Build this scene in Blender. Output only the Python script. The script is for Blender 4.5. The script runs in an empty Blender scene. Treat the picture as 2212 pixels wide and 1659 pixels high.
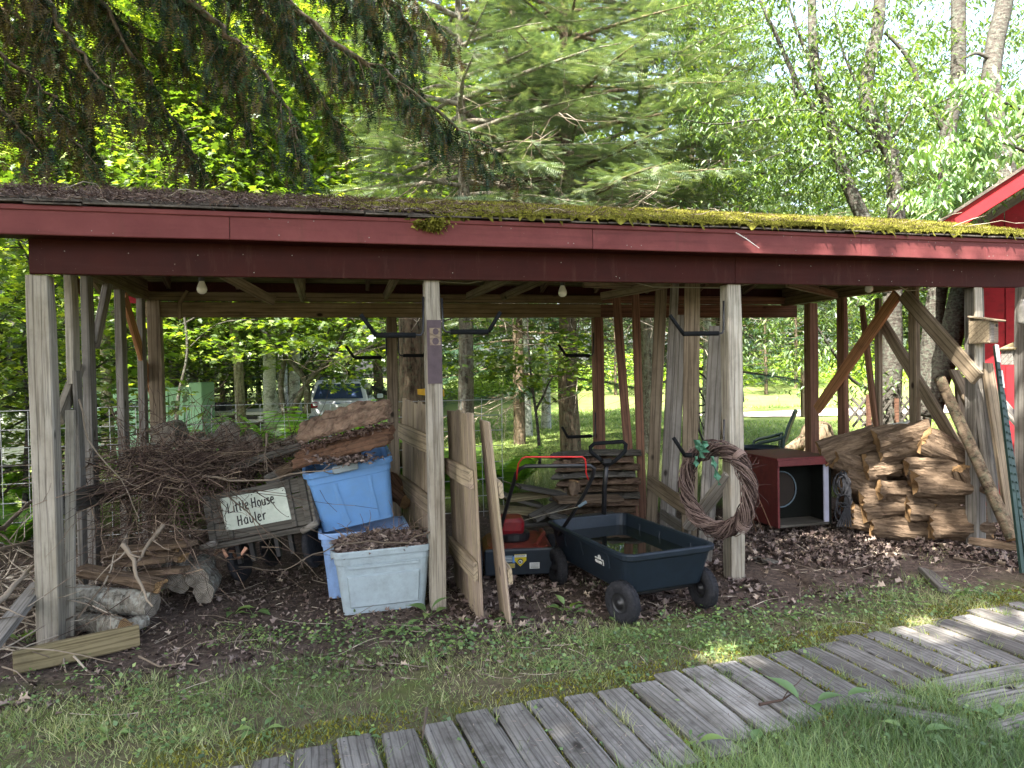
import bpy, math, random
import numpy as np
from mathutils import Vector, Matrix

random.seed(11)
rng = np.random.default_rng(11)
SC = bpy.context.scene
COL = SC.collection

# ------------------------------------------------------------------ camera
EYE = Vector((0, 0, 1.5))
FPX = 1536.0
PITCH = math.atan(29 / FPX)
ROLL = 0.019
cr, sr = math.cos(ROLL), math.sin(ROLL)
FWD = Vector((0, math.cos(PITCH), -math.sin(PITCH)))
R0 = Vector((1, 0, 0)); U0 = R0.cross(FWD)
RGT = R0 * cr - U0 * sr
UPV = RGT.cross(FWD)
cam_d = bpy.data.cameras.new('camera'); cam_d.sensor_width = 36
cam_d.lens = 36 * FPX / 2212; cam_d.clip_start = 0.05; cam_d.clip_end = 600
cam = bpy.data.objects.new('camera', cam_d); COL.objects.link(cam)
cam.matrix_world = Matrix.Translation(EYE) @ Matrix((RGT, UPV, -FWD)).transposed().to_4x4()
SC.camera = cam

# ------------------------------------------------------------------ sky, sun, exposure
SUN = Vector((-0.37, -0.60, 1.05)).normalized()      # towards the sun
SUN_EL = math.asin(SUN.z); SUN_AZ = math.atan2(SUN.x, SUN.y)
world = bpy.data.worlds.new('World'); SC.world = world; world.use_nodes = True
wn = world.node_tree.nodes; wn.clear()
wo = wn.new('ShaderNodeOutputWorld'); wb = wn.new('ShaderNodeBackground'); ws = wn.new('ShaderNodeTexSky')
ws.sky_type = 'NISHITA'; ws.sun_disc = False; ws.sun_elevation = SUN_EL; ws.sun_rotation = SUN_AZ
ws.air_density = 1.0; ws.dust_density = 5.0; ws.ozone_density = 1.0
wb.inputs['Strength'].default_value = 0.15
whs = wn.new('ShaderNodeHueSaturation'); whs.inputs['Saturation'].default_value = .82
world.node_tree.links.new(ws.outputs[0], whs.inputs['Color']); world.node_tree.links.new(whs.outputs[0], wb.inputs[0]); world.node_tree.links.new(wb.outputs[0], wo.inputs[0])
sun_d = bpy.data.lights.new('sun', 'SUN'); sun_d.energy = 4.7; sun_d.angle = math.radians(0.5); sun_d.color = (1, .95, .86)
sun = bpy.data.objects.new('sun', sun_d); COL.objects.link(sun)
sun.rotation_euler = (-SUN).to_track_quat('-Z', 'Y').to_euler()
VS = SC.view_settings
VS.view_transform = 'Standard'; VS.look = 'None'; VS.gamma = 1; VS.use_curve_mapping = False
VS.exposure = 2.68
cy = SC.cycles
cy.max_bounces = 6; cy.diffuse_bounces = 3; cy.glossy_bounces = 2; cy.transmission_bounces = 4; cy.transparent_max_bounces = 4

# ------------------------------------------------------------------ geometry of the photograph
def ray(px, py):
    return FWD + RGT * ((px - 1106) / FPX) + UPV * ((829.5 - py) / FPX)
def P(px, py, d):
    return EYE + ray(px, py) * d
def onZ(px, py, z=0.0):
    r = ray(px, py); return EYE + r * ((z - EYE.z) / r.z)
F0 = Vector((-2.61, 3.97, 0)); YAW = math.radians(14.6)
UD = Vector((math.cos(YAW), math.sin(YAW), 0)); VD = Vector((-math.sin(YAW), math.cos(YAW), 0)); ZD = Vector((0, 0, 1))
def W(u, v, z=0.0):
    return F0 + UD * u + VD * v + ZD * z
def onV(px, py, v):
    r = ray(px, py); t = (v - (EYE - F0).dot(VD)) / r.dot(VD); return EYE + r * t
def onU(px, py, u):
    r = ray(px, py); t = (u - (EYE - F0).dot(UD)) / r.dot(UD); return EYE + r * t
def uof(p): return (p - F0).dot(UD)
def vof(p): return (p - F0).dot(VD)
def sstep(a, b, x):
    t = np.clip((x - a) / (b - a), 0, 1); return t * t * (3 - 2 * t)
def gz(x, y):
    x = np.asarray(x, float); y = np.asarray(y, float)
    z = -0.36 * sstep(8, 22, y) * sstep(4, -6, x)
    z = z + 1.0 * sstep(26, 52, y) * sstep(-20, 0, x)
    z = z + (0.012 * np.sin(x * 2.1 + 1) * np.sin(y * 1.7) + 0.008 * np.sin(x * 5.3) * np.cos(y * 4.1))
    z = z + 0.05 * sstep(3.2, 4.6, x) * sstep(5, 6, y) * sstep(7.5, 6.5, y)
    return z

# ------------------------------------------------------------------ mesh tools
PW = {}
def finish(name, me, mats, parent=None, M=None, smooth=False):
    for m in (mats if isinstance(mats, (list, tuple)) else [mats]):
        me.materials.append(m)
    if smooth:
        me.polygons.foreach_set('use_smooth', np.ones(len(me.polygons), bool))
    o = bpy.data.objects.new(name, me); COL.objects.link(o)
    M = M or Matrix.Identity(4)
    if parent is not None:
        o.parent = parent; o.matrix_basis = PW[parent.name].inverted() @ M
    else:
        o.matrix_basis = M
    PW[o.name] = M
    return o
def tag(o, label=None, cat=None, group=None, kind=None):
    if label: o['label'] = label
    if cat: o['category'] = cat
    if group: o['group'] = group
    if kind: o['kind'] = kind
    return o
def empty(name, loc, label=None, cat=None, group=None, kind=None):
    o = bpy.data.objects.new(name, None); COL.objects.link(o); o.empty_display_size = .1
    o.location = loc; PW[o.name] = Matrix.Translation(Vector(loc))
    return tag(o, label, cat, group, kind)
def copy_tree(o, M, parent=None, only=None):
    """copy a thing with its parts; M is the new world matrix of the thing"""
    c = o.copy(); COL.objects.link(c); c.matrix_basis = M; PW[c.name] = M
    for k in ('label',):
        if k in c: del c[k]
    for ch in o.children:
        d = ch.copy(); COL.objects.link(d); d.parent = c
        PW[d.name] = M @ ch.matrix_basis
        for g in ch.children:
            e = g.copy(); COL.objects.link(e); e.parent = d
    return c

class MB:
    """collects shapes, then links them as one mesh object"""
    def __init__(s): s.v = []; s.f = []; s.m = []; s.cur = 0
    def add(s, vs, fs, m=None):
        b = len(s.v); s.v.extend([tuple(q) for q in vs]); s.f.extend([tuple(b + i for i in f) for f in fs])
        s.m.extend([s.cur if m is None else m] * len(fs)); return s
    def box(s, c, size, R=None, m=None, ch=0.0):
        hx, hy, hz = [q / 2 for q in size]; c = Vector(c); R = R or Matrix.Identity(3)
        if ch <= 0:
            vs = [c + R @ Vector((x * hx, y * hy, z * hz)) for x in (-1, 1) for y in (-1, 1) for z in (-1, 1)]
            return s.add(vs, [(0, 1, 3, 2), (4, 6, 7, 5), (0, 4, 5, 1), (2, 3, 7, 6), (0, 2, 6, 4), (1, 5, 7, 3)], m)
        prof = [(-hy + ch, -hz), (hy - ch, -hz), (hy, -hz + ch), (hy, hz - ch), (hy - ch, hz), (-hy + ch, hz), (-hy, hz - ch), (-hy, -hz + ch)]
        vs = []
        for x, k in ((-hx, ch), (-hx + ch, 0), (hx - ch, 0), (hx, ch)):
            for y, z in prof:
                vs.append(c + R @ Vector((x, y * (1 - k / hy), z * (1 - k / hz))))
        fs = [(j * 8 + i, (j + 1) * 8 + i, (j + 1) * 8 + (i + 1) % 8, j * 8 + (i + 1) % 8) for j in range(3) for i in range(8)]
        fs += [tuple(range(8)), tuple(24 + i for i in reversed(range(8)))]
        return s.add(vs, fs, m)
    def tube(s, pts, r, n=8, m=None, cap=True, close=False):
        pts = [Vector(p) for p in pts]; k = len(pts); rs = r if isinstance(r, (list, tuple)) else [r] * k
        vs = []; prev = None
        for i, p in enumerate(pts):
            if close: t = pts[(i + 1) % k] - pts[i - 1]
            else: t = pts[min(i + 1, k - 1)] - pts[max(i - 1, 0)]
            t = t.normalized() if t.length > 1e-9 else Vector((0, 0, 1))
            if prev is None:
                a = Vector((0, 0, 1)) if abs(t.z) < .9 else Vector((1, 0, 0)); x = t.cross(a).normalized()
            else:
                x = (prev - t * prev.dot(t)); x = x.normalized() if x.length > 1e-6 else t.orthogonal().normalized()
            prev = x; y = t.cross(x)
            for j in range(n):
                a = 2 * math.pi * j / n; vs.append(p + (x * math.cos(a) + y * math.sin(a)) * rs[i])
        fs = []
        for i in range(k if close else k - 1):
            i2 = (i + 1) % k
            for j in range(n): fs.append((i * n + j, i * n + (j + 1) % n, i2 * n + (j + 1) % n, i2 * n + j))
        if cap and not close: fs += [tuple(reversed(range(n))), tuple((k - 1) * n + j for j in range(n))]
        return s.add(vs, fs, m)
    def lathe(s, prof, n=24, M=None, m=None):
        """prof: (radius, height) pairs round local Z"""
        M = M or Matrix.Identity(4); vs = []
        for r, z in prof:
            for j in range(n):
                a = 2 * math.pi * j / n; vs.append(M @ Vector((r * math.cos(a), r * math.sin(a), z)))
        fs = [(i * n + j, i * n + (j + 1) % n, (i + 1) * n + (j + 1) % n, (i + 1) * n + j) for i in range(len(prof) - 1) for j in range(n)]
        return s.add(vs, fs, m)
    def poly(s, pts, th, nrm, m=None):
        """flat polygon given thickness th along nrm"""
        pts = [Vector(p) for p in pts]; nrm = Vector(nrm).normalized() * th; k = len(pts)
        vs = pts + [p + nrm for p in pts]
        fs = [tuple(range(k)), tuple(reversed(range(k, 2 * k)))] + [(i, (i + 1) % k, k + (i + 1) % k, k + i) for i in range(k)]
        return s.add(vs, fs, m)
    def build(s, name, mats, parent=None, M=None, smooth=False):
        me = bpy.data.meshes.new(name); me.from_pydata(s.v, [], s.f)
        if any(s.m): me.polygons.foreach_set('material_index', s.m)
        return finish(name, me, mats, parent, M, smooth)

def np_mesh(name, V, F, mats, parent=None, M=None, var=None, smooth=False, link=True):
    """V (n,3), F (m,3 or 4) arrays; var: one number per face"""
    V = np.asarray(V, np.float32); F = np.asarray(F, np.int32); k = F.shape[1]
    me = bpy.data.meshes.new(name); me.vertices.add(len(V)); me.vertices.foreach_set('co', V.ravel())
    me.loops.add(F.size); me.loops.foreach_set('vertex_index', F.ravel())
    me.polygons.add(len(F)); me.polygons.foreach_set('loop_start', np.arange(0, F.size, k, dtype=np.int32))
    me.update(calc_edges=True)
    if var is not None:
        a = me.attributes.new('var', 'FLOAT', 'FACE'); a.data.foreach_set('value', np.asarray(var, np.float32))
    if not link:
        for m in (mats if isinstance(mats, (list, tuple)) else [mats]): me.materials.append(m)
        return me
    return finish(name, me, mats, parent, M, smooth)

def frame(axis, hint):
    """matrix whose X runs along axis and Z is close to hint"""
    x = Vector(axis).normalized(); z = Vector(hint); z = (z - x * z.dot(x)).normalized(); y = z.cross(x)
    return Matrix((x, y, z)).transposed()
def board(name, p0, p1, w, t, face, mat, parent=None, seg=4, bow=0.0, ch=0.004, rough=0.0):
    """sawn piece: X along it, width w across, thickness t along face"""
    p0 = Vector(p0); p1 = Vector(p1); L = (p1 - p0).length; R = frame(p1 - p0, face)
    M = Matrix.Translation((p0 + p1) / 2) @ R.to_4x4(); hy, hz = w / 2, t / 2
    ch = min(ch, t * .25); prof = [(-hy + ch, -hz), (hy - ch, -hz), (hy, -hz + ch), (hy, hz - ch), (hy - ch, hz), (-hy + ch, hz), (-hy, hz - ch), (-hy, -hz + ch)]
    vs = []; b1 = random.uniform(-1, 1) * bow; b2 = random.uniform(-1, 1) * bow * .5
    for i in range(seg + 1):
        q = i / seg; x = (q - .5) * L; oy = b1 * math.sin(q * 3.14159) + random.uniform(-1, 1) * rough; oz = b2 * math.sin(q * 3.14159)
        e = ch * .7 if i in (0, seg) else 0
        for y, z in prof: vs.append((x, y * (1 - e / hy) + oy, z * (1 - e / hz) + oz))
    fs = [(j * 8 + i, j * 8 + (i + 1) % 8, (j + 1) * 8 + (i + 1) % 8, (j + 1) * 8 + i) for j in range(seg) for i in range(8)]
    fs += [tuple(reversed(range(8))), tuple(seg * 8 + i for i in range(8))]
    mb = MB(); mb.add(vs, fs); return mb.build(name, mat, parent, M)

# ------------------------------------------------------------------ materials
def hx(s, k=1.0):
    c = [int(s[i:i + 2], 16) / 255 for i in (1, 3, 5)]
    return tuple((q / 12.92 if q <= .04045 else ((q + .055) / 1.055) ** 2.4) * k for q in c) + (1,)
class NT:
    def __init__(s, name):
        s.m = bpy.data.materials.new(name); s.m.use_nodes = True; s.t = s.m.node_tree; s.n = s.t.nodes; s.n.clear()
        s.out = s.n.new('ShaderNodeOutputMaterial')
    def node(s, ty, **kw):
        n = s.n.new(ty)
        for k, v in kw.items():
            if k.startswith('_'): setattr(n, k[1:], v)
            else:
                key = int(k[1:]) if k[0] == 'i' and k[1:].isdigit() else k.replace('__', ' ')
                if hasattr(v, 'is_linked') or isinstance(v, bpy.types.NodeSocket): s.t.links.new(v, n.inputs[key])
                else: n.inputs[key].default_value = v
        return n
    def link(s, a, b): s.t.links.new(a, b)
    def ramp(s, fac, stops, interp='LINEAR'):
        n = s.n.new('ShaderNodeValToRGB'); s.t.links.new(fac, n.inputs[0]); cr_ = n.color_ramp; cr_.interpolation = interp
        while len(cr_.elements) < len(stops): cr_.elements.new(.5)
        for e, (p, c) in zip(cr_.elements, stops): e.position = p; e.color = c if len(c) == 4 else tuple(c) + (1,)
        return n.outputs[0]
    def mix(s, fac, a, b, mode='MIX'):
        n = s.n.new('ShaderNodeMix'); n.data_type = 'RGBA'; n.blend_type = mode
        for i, q in ((0, fac), (6, a), (7, b)):
            if isinstance(q, bpy.types.NodeSocket): s.t.links.new(q, n.inputs[i])
            else: n.inputs[i].default_value = q
        return n.outputs[2]
    def coord(s, scale=(1, 1, 1), kind='Object', rnd=True, rot=(0, 0, 0)):
        tc = s.n.new('ShaderNodeTexCoord').outputs[kind]
        if rnd:
            oi = s.n.new('ShaderNodeObjectInfo'); ma = s.n.new('ShaderNodeMath'); ma.operation = 'MULTIPLY'; ma.inputs[1].default_value = 37.0
            s.t.links.new(oi.outputs['Random'], ma.inputs[0]); va = s.n.new('ShaderNodeVectorMath'); va.operation = 'ADD'
            s.t.links.new(tc, va.inputs[0]); s.t.links.new(ma.outputs[0], va.inputs[1]); tc = va.outputs[0]
        mp = s.n.new('ShaderNodeMapping'); mp.inputs['Scale'].default_value = scale; mp.inputs['Rotation'].default_value = rot
        s.t.links.new(tc, mp.inputs[0]); return mp.outputs[0]
    def noise(s, vec, scale=1.0, detail=4, rough=.6, dist=0.0):
        n = s.n.new('ShaderNodeTexNoise'); s.t.links.new(vec, n.inputs['Vector'])
        n.inputs['Scale'].default_value = scale; n.inputs['Detail'].default_value = detail
        n.inputs['Roughness'].default_value = rough; n.inputs['Distortion'].default_value = dist
        return n.outputs['Fac']
    def bump(s, h, strength=.4, dist=.01, nrm=None):
        n = s.n.new('ShaderNodeBump'); s.t.links.new(h, n.inputs['Height']); n.inputs['Strength'].default_value = strength; n.inputs['Distance'].default_value = dist
        if nrm: s.t.links.new(nrm, n.inputs['Normal'])
        return n.outputs[0]
    def pbr(s, col, rough=.8, nrm=None, metal=0, spec=.3, **kw):
        b = s.n.new('ShaderNodeBsdfPrincipled')
        for k, q in (('Base Color', col), ('Roughness', rough), ('Metallic', metal), ('Specular IOR Level', spec)):
            if isinstance(q, bpy.types.NodeSocket): s.t.links.new(q, b.inputs[k])
            else: b.inputs[k].default_value = q
        for k, q in kw.items(): b.inputs[k.replace('_', ' ')].default_value = q
        if nrm: s.t.links.new(nrm, b.inputs['Normal'])
        s.t.links.new(b.outputs[0], s.out.inputs[0]); return s.m

def wood(name, light, dark, line, knots=True, stain=None, stain_amt=.5, bump=.35, ring=10.0, dirt=.35, thin=False, vr=(.78, 1.18)):
    t = NT(name); vec = t.coord((1, 1, 1))
    wv = t.n.new('ShaderNodeTexWave'); wv.wave_type = 'RINGS'; wv.rings_direction = 'X'; wv.wave_profile = 'SAW'
    mp = t.node('ShaderNodeMapping', Vector=vec); mp.inputs['Scale'].default_value = (.12, 1, 1)
    t.link(mp.outputs[0], wv.inputs['Vector']); wv.inputs['Scale'].default_value = ring; wv.inputs['Distortion'].default_value = 2.2
    wv.inputs['Detail'].default_value = 2.5; wv.inputs['Detail Scale'].default_value = .6
    fine = t.noise(t.node('ShaderNodeMapping', Vector=vec, Scale=(2.5, 70, 70)).outputs[0], 1.0, 5, .65)
    wide = t.noise(t.node('ShaderNodeMapping', Vector=vec, Scale=(1.6, 7, 7)).outputs[0], 1.0, 4, .6, .5)
    c = t.mix(t.ramp(wide, [(.3, (0, 0, 0)), (.72, (1, 1, 1))]), light, dark)
    c = t.mix(t.ramp(wv.outputs['Fac'], [(.0, (.7,) * 3), (.07 if thin else .16, (.05,) * 3), (.85, (0, 0, 0)), (1, (.5 if thin else .6,) * 3)]), c, line)
    c = t.mix(t.ramp(fine, [(.38, (.5,) * 3), (.52, (0, 0, 0))]), c, line)
    h = fine
    if knots:
        vo = t.n.new('ShaderNodeTexVoronoi'); vo.inputs['Scale'].default_value = 5.0
        t.link(t.node('ShaderNodeMapping', Vector=vec, Scale=(.55, 1, 1)).outputs[0], vo.inputs['Vector'])
        k = t.ramp(vo.outputs['Distance'], [(.05, (1, 1, 1)), (.11, (0, 0, 0))])
        c = t.mix(k, c, tuple(q * .45 for q in line[:3]) + (1,))
    if stain is not None:
        st = t.noise(t.node('ShaderNodeMapping', Vector=vec, Scale=(1.1, 3, 3)).outputs[0], 1.0, 5, .7)
        c = t.mix(t.ramp(st, [(.45, (0, 0, 0)), (.7, (stain_amt,) * 3)]), c, stain)
    d = t.noise(t.coord((1, 1, 1), rnd=True), 9.0, 6, .7)
    c = t.mix(t.ramp(d, [(.5, (0, 0, 0)), (.78, (dirt,) * 3)]), c, (.03, .026, .02, 1))
    oi = t.n.new('ShaderNodeObjectInfo')
    hsv = t.n.new('ShaderNodeHueSaturation'); mr = t.node('ShaderNodeMapRange', Value=oi.outputs['Random']); mr.inputs['To Min'].default_value = vr[0]; mr.inputs['To Max'].default_value = vr[1]
    t.link(mr.outputs[0], hsv.inputs['Value']); t.link(c, hsv.inputs['Color'])
    nb = t.bump(h, bump, .006)
    return t.pbr(hsv.outputs[0], .85, nb, spec=.2)

def plain(name, col, rough=.6, var=.15, scale=8.0, bump=0.0, metal=0, spec=.4, dust=None, dust_amt=.5, **kw):
    t = NT(name); v = t.coord(); n = t.noise(v, scale, 5, .65)
    a = tuple(q * (1 - var) for q in col[:3]) + (1,); b = tuple(min(1, q * (1 + var)) for q in col[:3]) + (1,)
    c = t.mix(t.ramp(n, [(.3, (0, 0, 0)), (.7, (1, 1, 1))]), a, b)
    if dust is not None:
        n2 = t.noise(v, scale * 2.3, 7, .75)
        c = t.mix(t.ramp(n2, [(.45, (0, 0, 0)), (.75, (dust_amt,) * 3)]), c, dust)
    return t.pbr(c, rough, t.bump(n, bump, .01) if bump else None, metal, spec, **kw)

def leafmat(name, c0, c1, c2, trans=.45, tcol=1.6, rough=.5, gloss=.05):
    """c0..c2: dark, middle, light leaf colours picked by the face attribute var"""
    t = NT(name); at = t.n.new('ShaderNodeAttribute'); at.attribute_name = 'var'
    c = t.ramp(at.outputs['Fac'], [(0, c0), (.5, c1), (1, c2)])
    df = t.node('ShaderNodeBsdfDiffuse', Color=c)
    tc = t.mix(1.0, c, (tcol, tcol * 1.05, .45, 1), 'MULTIPLY')
    tr = t.node('ShaderNodeBsdfTranslucent', Color=tc)
    m1 = t.node('ShaderNodeMixShader', Fac=trans, i1=df.outputs[0], i2=tr.outputs[0])
    gl = t.node('ShaderNodeBsdfGlossy', Roughness=.5); gl.inputs['Color'].default_value = (.9, .95, 1, 1)
    m2 = t.node('ShaderNodeMixShader', Fac=gloss, i1=m1.outputs[0], i2=gl.outputs[0])
    t.link(m2.outputs[0], t.out.inputs[0]); return t.m
def varmat(name, stops, rough=.9):
    t = NT(name); at = t.n.new('ShaderNodeAttribute'); at.attribute_name = 'var'
    return t.pbr(t.ramp(at.outputs['Fac'], stops), rough, spec=.15)

def barkmat(name, c0, c1, patch=None, scale=1.0, bump=.6, lichen=None, lich_amt=.0, vertical=True):
    t = NT(name); v = t.coord((7, 7, 1.6) if vertical else (4, 4, 14))
    n = t.noise(v, 3.2 * scale, 7, .7, .4)
    c = t.mix(t.ramp(n, [(.34, (0, 0, 0)), (.62, (1, 1, 1))]), c0, c1)
    if patch is not None:
        n2 = t.noise(t.coord((1, 1, 1)), 5.0, 5, .65); c = t.mix(t.ramp(n2, [(.5, (0, 0, 0)), (.62, (.8, .8, .8))]), c, patch)
    if lichen is not None:
        n3 = t.noise(t.coord((1, 1, 1)), 26.0, 5, .65); c = t.mix(t.ramp(n3, [(.48, (0, 0, 0)), (.6, (lich_amt,) * 3)]), c, lichen)
    return t.pbr(c, .92, t.bump(n, bump, .03), spec=.1)

G = {}
G['post'] = wood('weathered_post_wood', hx('#aca69a'), hx('#857c6e'), hx('#352e26'), stain=hx('#78715f'), ring=12, dirt=.3, bump=.6, thin=True)
G['stud'] = wood('brown_stud_wood', hx('#8d7f6c'), hx('#6c5f4e'), hx('#35291f'), stain=hx('#57503f'))
G['greystud'] = wood('grey_stud_wood', hx('#95908a'), hx('#77726a'), hx('#3b3630'), stain=hx('#6b6458'))
G['redstud'] = wood('reddish_stud_wood', hx('#866450'), hx('#664a3c'), hx('#32211a'), stain=hx('#5d4438'))
G['orange'] = wood('orange_lit_wood', hx('#c08f66'), hx('#a07250'), hx('#5b3a26'), stain=hx('#8a5f42'))  # orange light on the end-wall braces put into the wood colour
G['deck'] = wood('roof_board_wood', hx('#8a7a66'), hx('#695a49'), hx('#2c231b'), stain=hx('#4b3e31'), stain_amt=.7)
G['beam'] = wood('rear_beam_wood', hx('#83745a'), hx('#66583f'), hx('#32281b'), stain=hx('#54472f'))
G['plank'] = wood('boardwalk_wood', hx('#94918c'), hx('#6f6c68'), hx('#2f2c29'), stain=hx('#555149'), knots=True, bump=.9, ring=15, dirt=.75, stain_amt=.8, vr=(.68, 1.3))
G['picket'] = wood('picket_wood', hx('#aa9a80'), hx('#8a7c66'), hx('#55493a'), stain=hx('#8d7484'), stain_amt=.3)
G['treated'] = wood('treated_lumber', hx('#8c8062'), hx('#70664c'), hx('#463b26'))
G['greyplank'] = wood('old_grey_plank', hx('#6d6962'), hx('#4f4b45'), hx('#25221e'), stain=hx('#3a3832'))
G['rot'] = wood('rotten_red_wood', hx('#7d5d48'), hx('#5f4636'), hx('#2b1d15'), stain=hx('#4a392d'), bump=1.0, ring=9, dirt=.7)
def splitmat():
    t = NT('split_log_wood'); v = t.coord((1, 1, 1))
    a = t.noise(t.node('ShaderNodeMapping', Vector=v, Scale=(3.0, 26, 26)).outputs[0], 1.0, 8, .72, .6); b_ = t.noise(v, 7.0, 5, .7); c_ = t.noise(t.node('ShaderNodeMapping', Vector=v, Scale=(6, 60, 60)).outputs[0], 1.0, 4, .7)
    c = t.mix(t.ramp(a, [(.34, (0, 0, 0)), (.6, (1, 1, 1))]), hx('#42362d'), hx('#84715e')); c = t.mix(t.ramp(b_, [(.45, (0, 0, 0)), (.65, (.75,) * 3)]), c, hx('#6f5f50'))
    c = t.mix(t.ramp(c_, [(.4, (.5,) * 3), (.55, (0, 0, 0))]), c, hx('#33261a'))
    n1 = t.bump(a, .9, .035); return t.pbr(c, .92, t.bump(c_, .5, .01, n1), spec=.1)
G['splitlog'] = splitmat()
def endmat(name, a, b):
    t = NT(name); v = t.coord((1, 1, 1), rnd=False); w = t.n.new('ShaderNodeTexWave'); w.wave_type = 'RINGS'; w.rings_direction = 'X'; t.link(v, w.inputs['Vector']); w.inputs['Scale'].default_value = 34; w.inputs['Distortion'].default_value = 3.5; w.inputs['Detail'].default_value = 3
    n = t.noise(v, 16, 6, .7); c = t.mix(t.ramp(w.outputs['Fac'], [(.1, (0, 0, 0)), (.8, (1, 1, 1))]), b, a); c = t.mix(t.ramp(n, [(.45, (0, 0, 0)), (.7, (.7,) * 3)]), c, tuple(q * .5 for q in b[:3]) + (1,))
    return t.pbr(c, .9, t.bump(n, .5, .02), spec=.1)
G['cut'] = endmat('sawn_log_end', hx('#9c7f5c'), hx('#6d543a'))
G['cutgrey'] = endmat('grey_log_end', hx('#8d857a'), hx('#5f574c'))

def redpaint(name, base, dark):
    t = NT(name); v = t.coord((1, 1, 1)); n = t.noise(v, 3.0, 6, .7); n2 = t.noise(v, 55.0, 3, .6); n3 = t.noise(t.coord((.6, 9, 9)), 2.0, 5, .7)
    c = t.mix(t.ramp(n, [(.3, (0, 0, 0)), (.75, (1, 1, 1))]), base, dark)
    c = t.mix(t.ramp(n3, [(.5, (0, 0, 0)), (.75, (.5, .5, .5))]), c, (.05, .015, .012, 1)); n4 = t.noise(t.coord((9, 1.2, 1.2)), 1.6, 6, .75); c = t.mix(t.ramp(n4, [(.56, (0, 0, 0)), (.72, (.4, .4, .4))]), c, hx('#54382f'))
    c = t.mix(t.ramp(n2, [(.72, (0, 0, 0)), (.78, (.7, .7, .7))]), c, hx('#8f7f74'))
    return t.pbr(c, .55, t.bump(n2, .2, .003), spec=.12)
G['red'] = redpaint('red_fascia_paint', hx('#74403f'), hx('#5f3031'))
G['red_shade'] = redpaint('shade_darkened_red_paint', hx('#3a130c'), hx('#290d08'))  # red darkened to carry the shade under the overhang
G['barn'] = redpaint('barn_red_paint', hx('#97282e'), hx('#7d2025'))
G['bark'] = barkmat('dark_ridged_bark', hx('#2a231c'), hx('#7b6a58'), lichen=hx('#6f7a62'), lich_amt=.25)
G['cherrybark'] = barkmat('cherry_bark', hx('#282420'), hx('#55504a'), lichen=hx('#6f7a6c'), lich_amt=.35, vertical=False)  # bark darkened in place of shade from the leaf canopy
G['birch'] = barkmat('pale_birch_bark', hx('#8f928c'), hx('#c9cac4'), patch=hx('#4a4b45'), lichen=hx('#71806c'), lich_amt=.5, vertical=False, bump=.2)
G['firbark'] = barkmat('grey_fir_bark', hx('#3a352f'), hx('#857c70'), lichen=hx('#9aa192'), lich_amt=.4)
G['logbark'] = barkmat('log_bark', hx('#35302a'), hx('#8a857a'), lichen=hx('#a7a9a0'), lich_amt=.5)
G['twig'] = varmat('twig_brown', [(0, hx('#352a25')), (.5, hx('#5c4b43')), (1, hx('#8a7866'))])
G['deadtwig'] = varmat('dead_branch_grey', [(0, hx('#4a4037')), (.5, hx('#7c7062')), (1, hx('#b3a898'))])
G['litter'] = varmat('leaf_litter', [(0, hx('#352b27')), (.4, hx('#5d4f4a')), (.8, hx('#857770')), (1, hx('#aa9a88'))])
G['needles'] = varmat('needle_litter', [(0, hx('#2d221e')), (.5, hx('#59463f')), (1, hx('#8f7d70'))])
G['grass'] = leafmat('grass_blade', hx('#4a5a36'), hx('#70844a'), hx('#aeab80'), trans=.3, tcol=1.2, gloss=.04)
G['lushgrass'] = leafmat('lush_grass_blade', hx('#445b36'), hx('#677f4f'), hx('#9fb078'), trans=.3, tcol=1.2, gloss=.04)
G['lawnblade'] = leafmat('lawn_blade', hx('#55703a'), hx('#7c9550'), hx('#a9b56c'), trans=.35, tcol=1.25, gloss=.03)
G['weed'] = leafmat('weed_leaf', hx('#3f5633'), hx('#5f7c45'), hx('#8ea35a'), trans=.35, tcol=1.4)
G['broad'] = leafmat('maple_leaf', hx('#33461f'), hx('#536b2b'), hx('#8d9640'), trans=.5, tcol=1.65)
G['cherryleaf'] = leafmat('cherry_leaf', hx('#38492c'), hx('#516b38'), hx('#7e9050'), trans=.45, tcol=1.5, gloss=.05)
G['farleaf'] = leafmat('forest_leaf', hx('#2c3d24'), hx('#475c31'), hx('#7a8c49'), trans=.42, tcol=1.45)
G['fir'] = leafmat('fir_needle', hx('#3d4f3a'), hx('#617453'), hx('#9ba47c'), trans=.25, tcol=1.2, gloss=.08)
G['firdark'] = leafmat('dark_fir_needle', hx('#1b3022'), hx('#2c4a33'), hx('#46663f'), trans=.2, tcol=1.2, gloss=.06)
G['spruce'] = leafmat('spruce_needle', hx('#16241a'), hx('#263a22'), hx('#4a6330'), trans=.25, tcol=1.3, gloss=.02)
G['sprucebrown'] = leafmat('hanging_brown_needle', hx('#3a2f1c'), hx('#574827'), hx('#6f6a34'), trans=.25, tcol=1.3, gloss=.02)
G['fern'] = leafmat('fern_frond', hx('#41651f'), hx('#5f8a2a'), hx('#8fb03e'), trans=.45, tcol=1.5)
G['moss'] = leafmat('roof_moss', hx('#403c20'), hx('#68672a'), hx('#989648'), trans=.15, tcol=1.0, gloss=.0)
G['steel'] = plain('galvanised_wire', hx('#b5b8ba'), .45, .15, 20, metal=.6)
G['black'] = plain('black_paint', (.012, .012, .014, 1), .4, .3, 10, spec=.5)
G['foam'] = plain('black_foam', (.008, .009, .01, 1), .9, .2, 40, .3, spec=.15)
G['rubber'] = plain('dusty_rubber', (.014, .015, .018, 1), .85, .3, 30, .3, spec=.2, dust=hx('#4a4648'), dust_amt=.5)
G['cartplastic'] = plain('black_cart_plastic', (.008, .014, .022, 1), .5, .25, 14, .05, spec=.3, dust=hx('#20262c'), dust_amt=.25)
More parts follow.
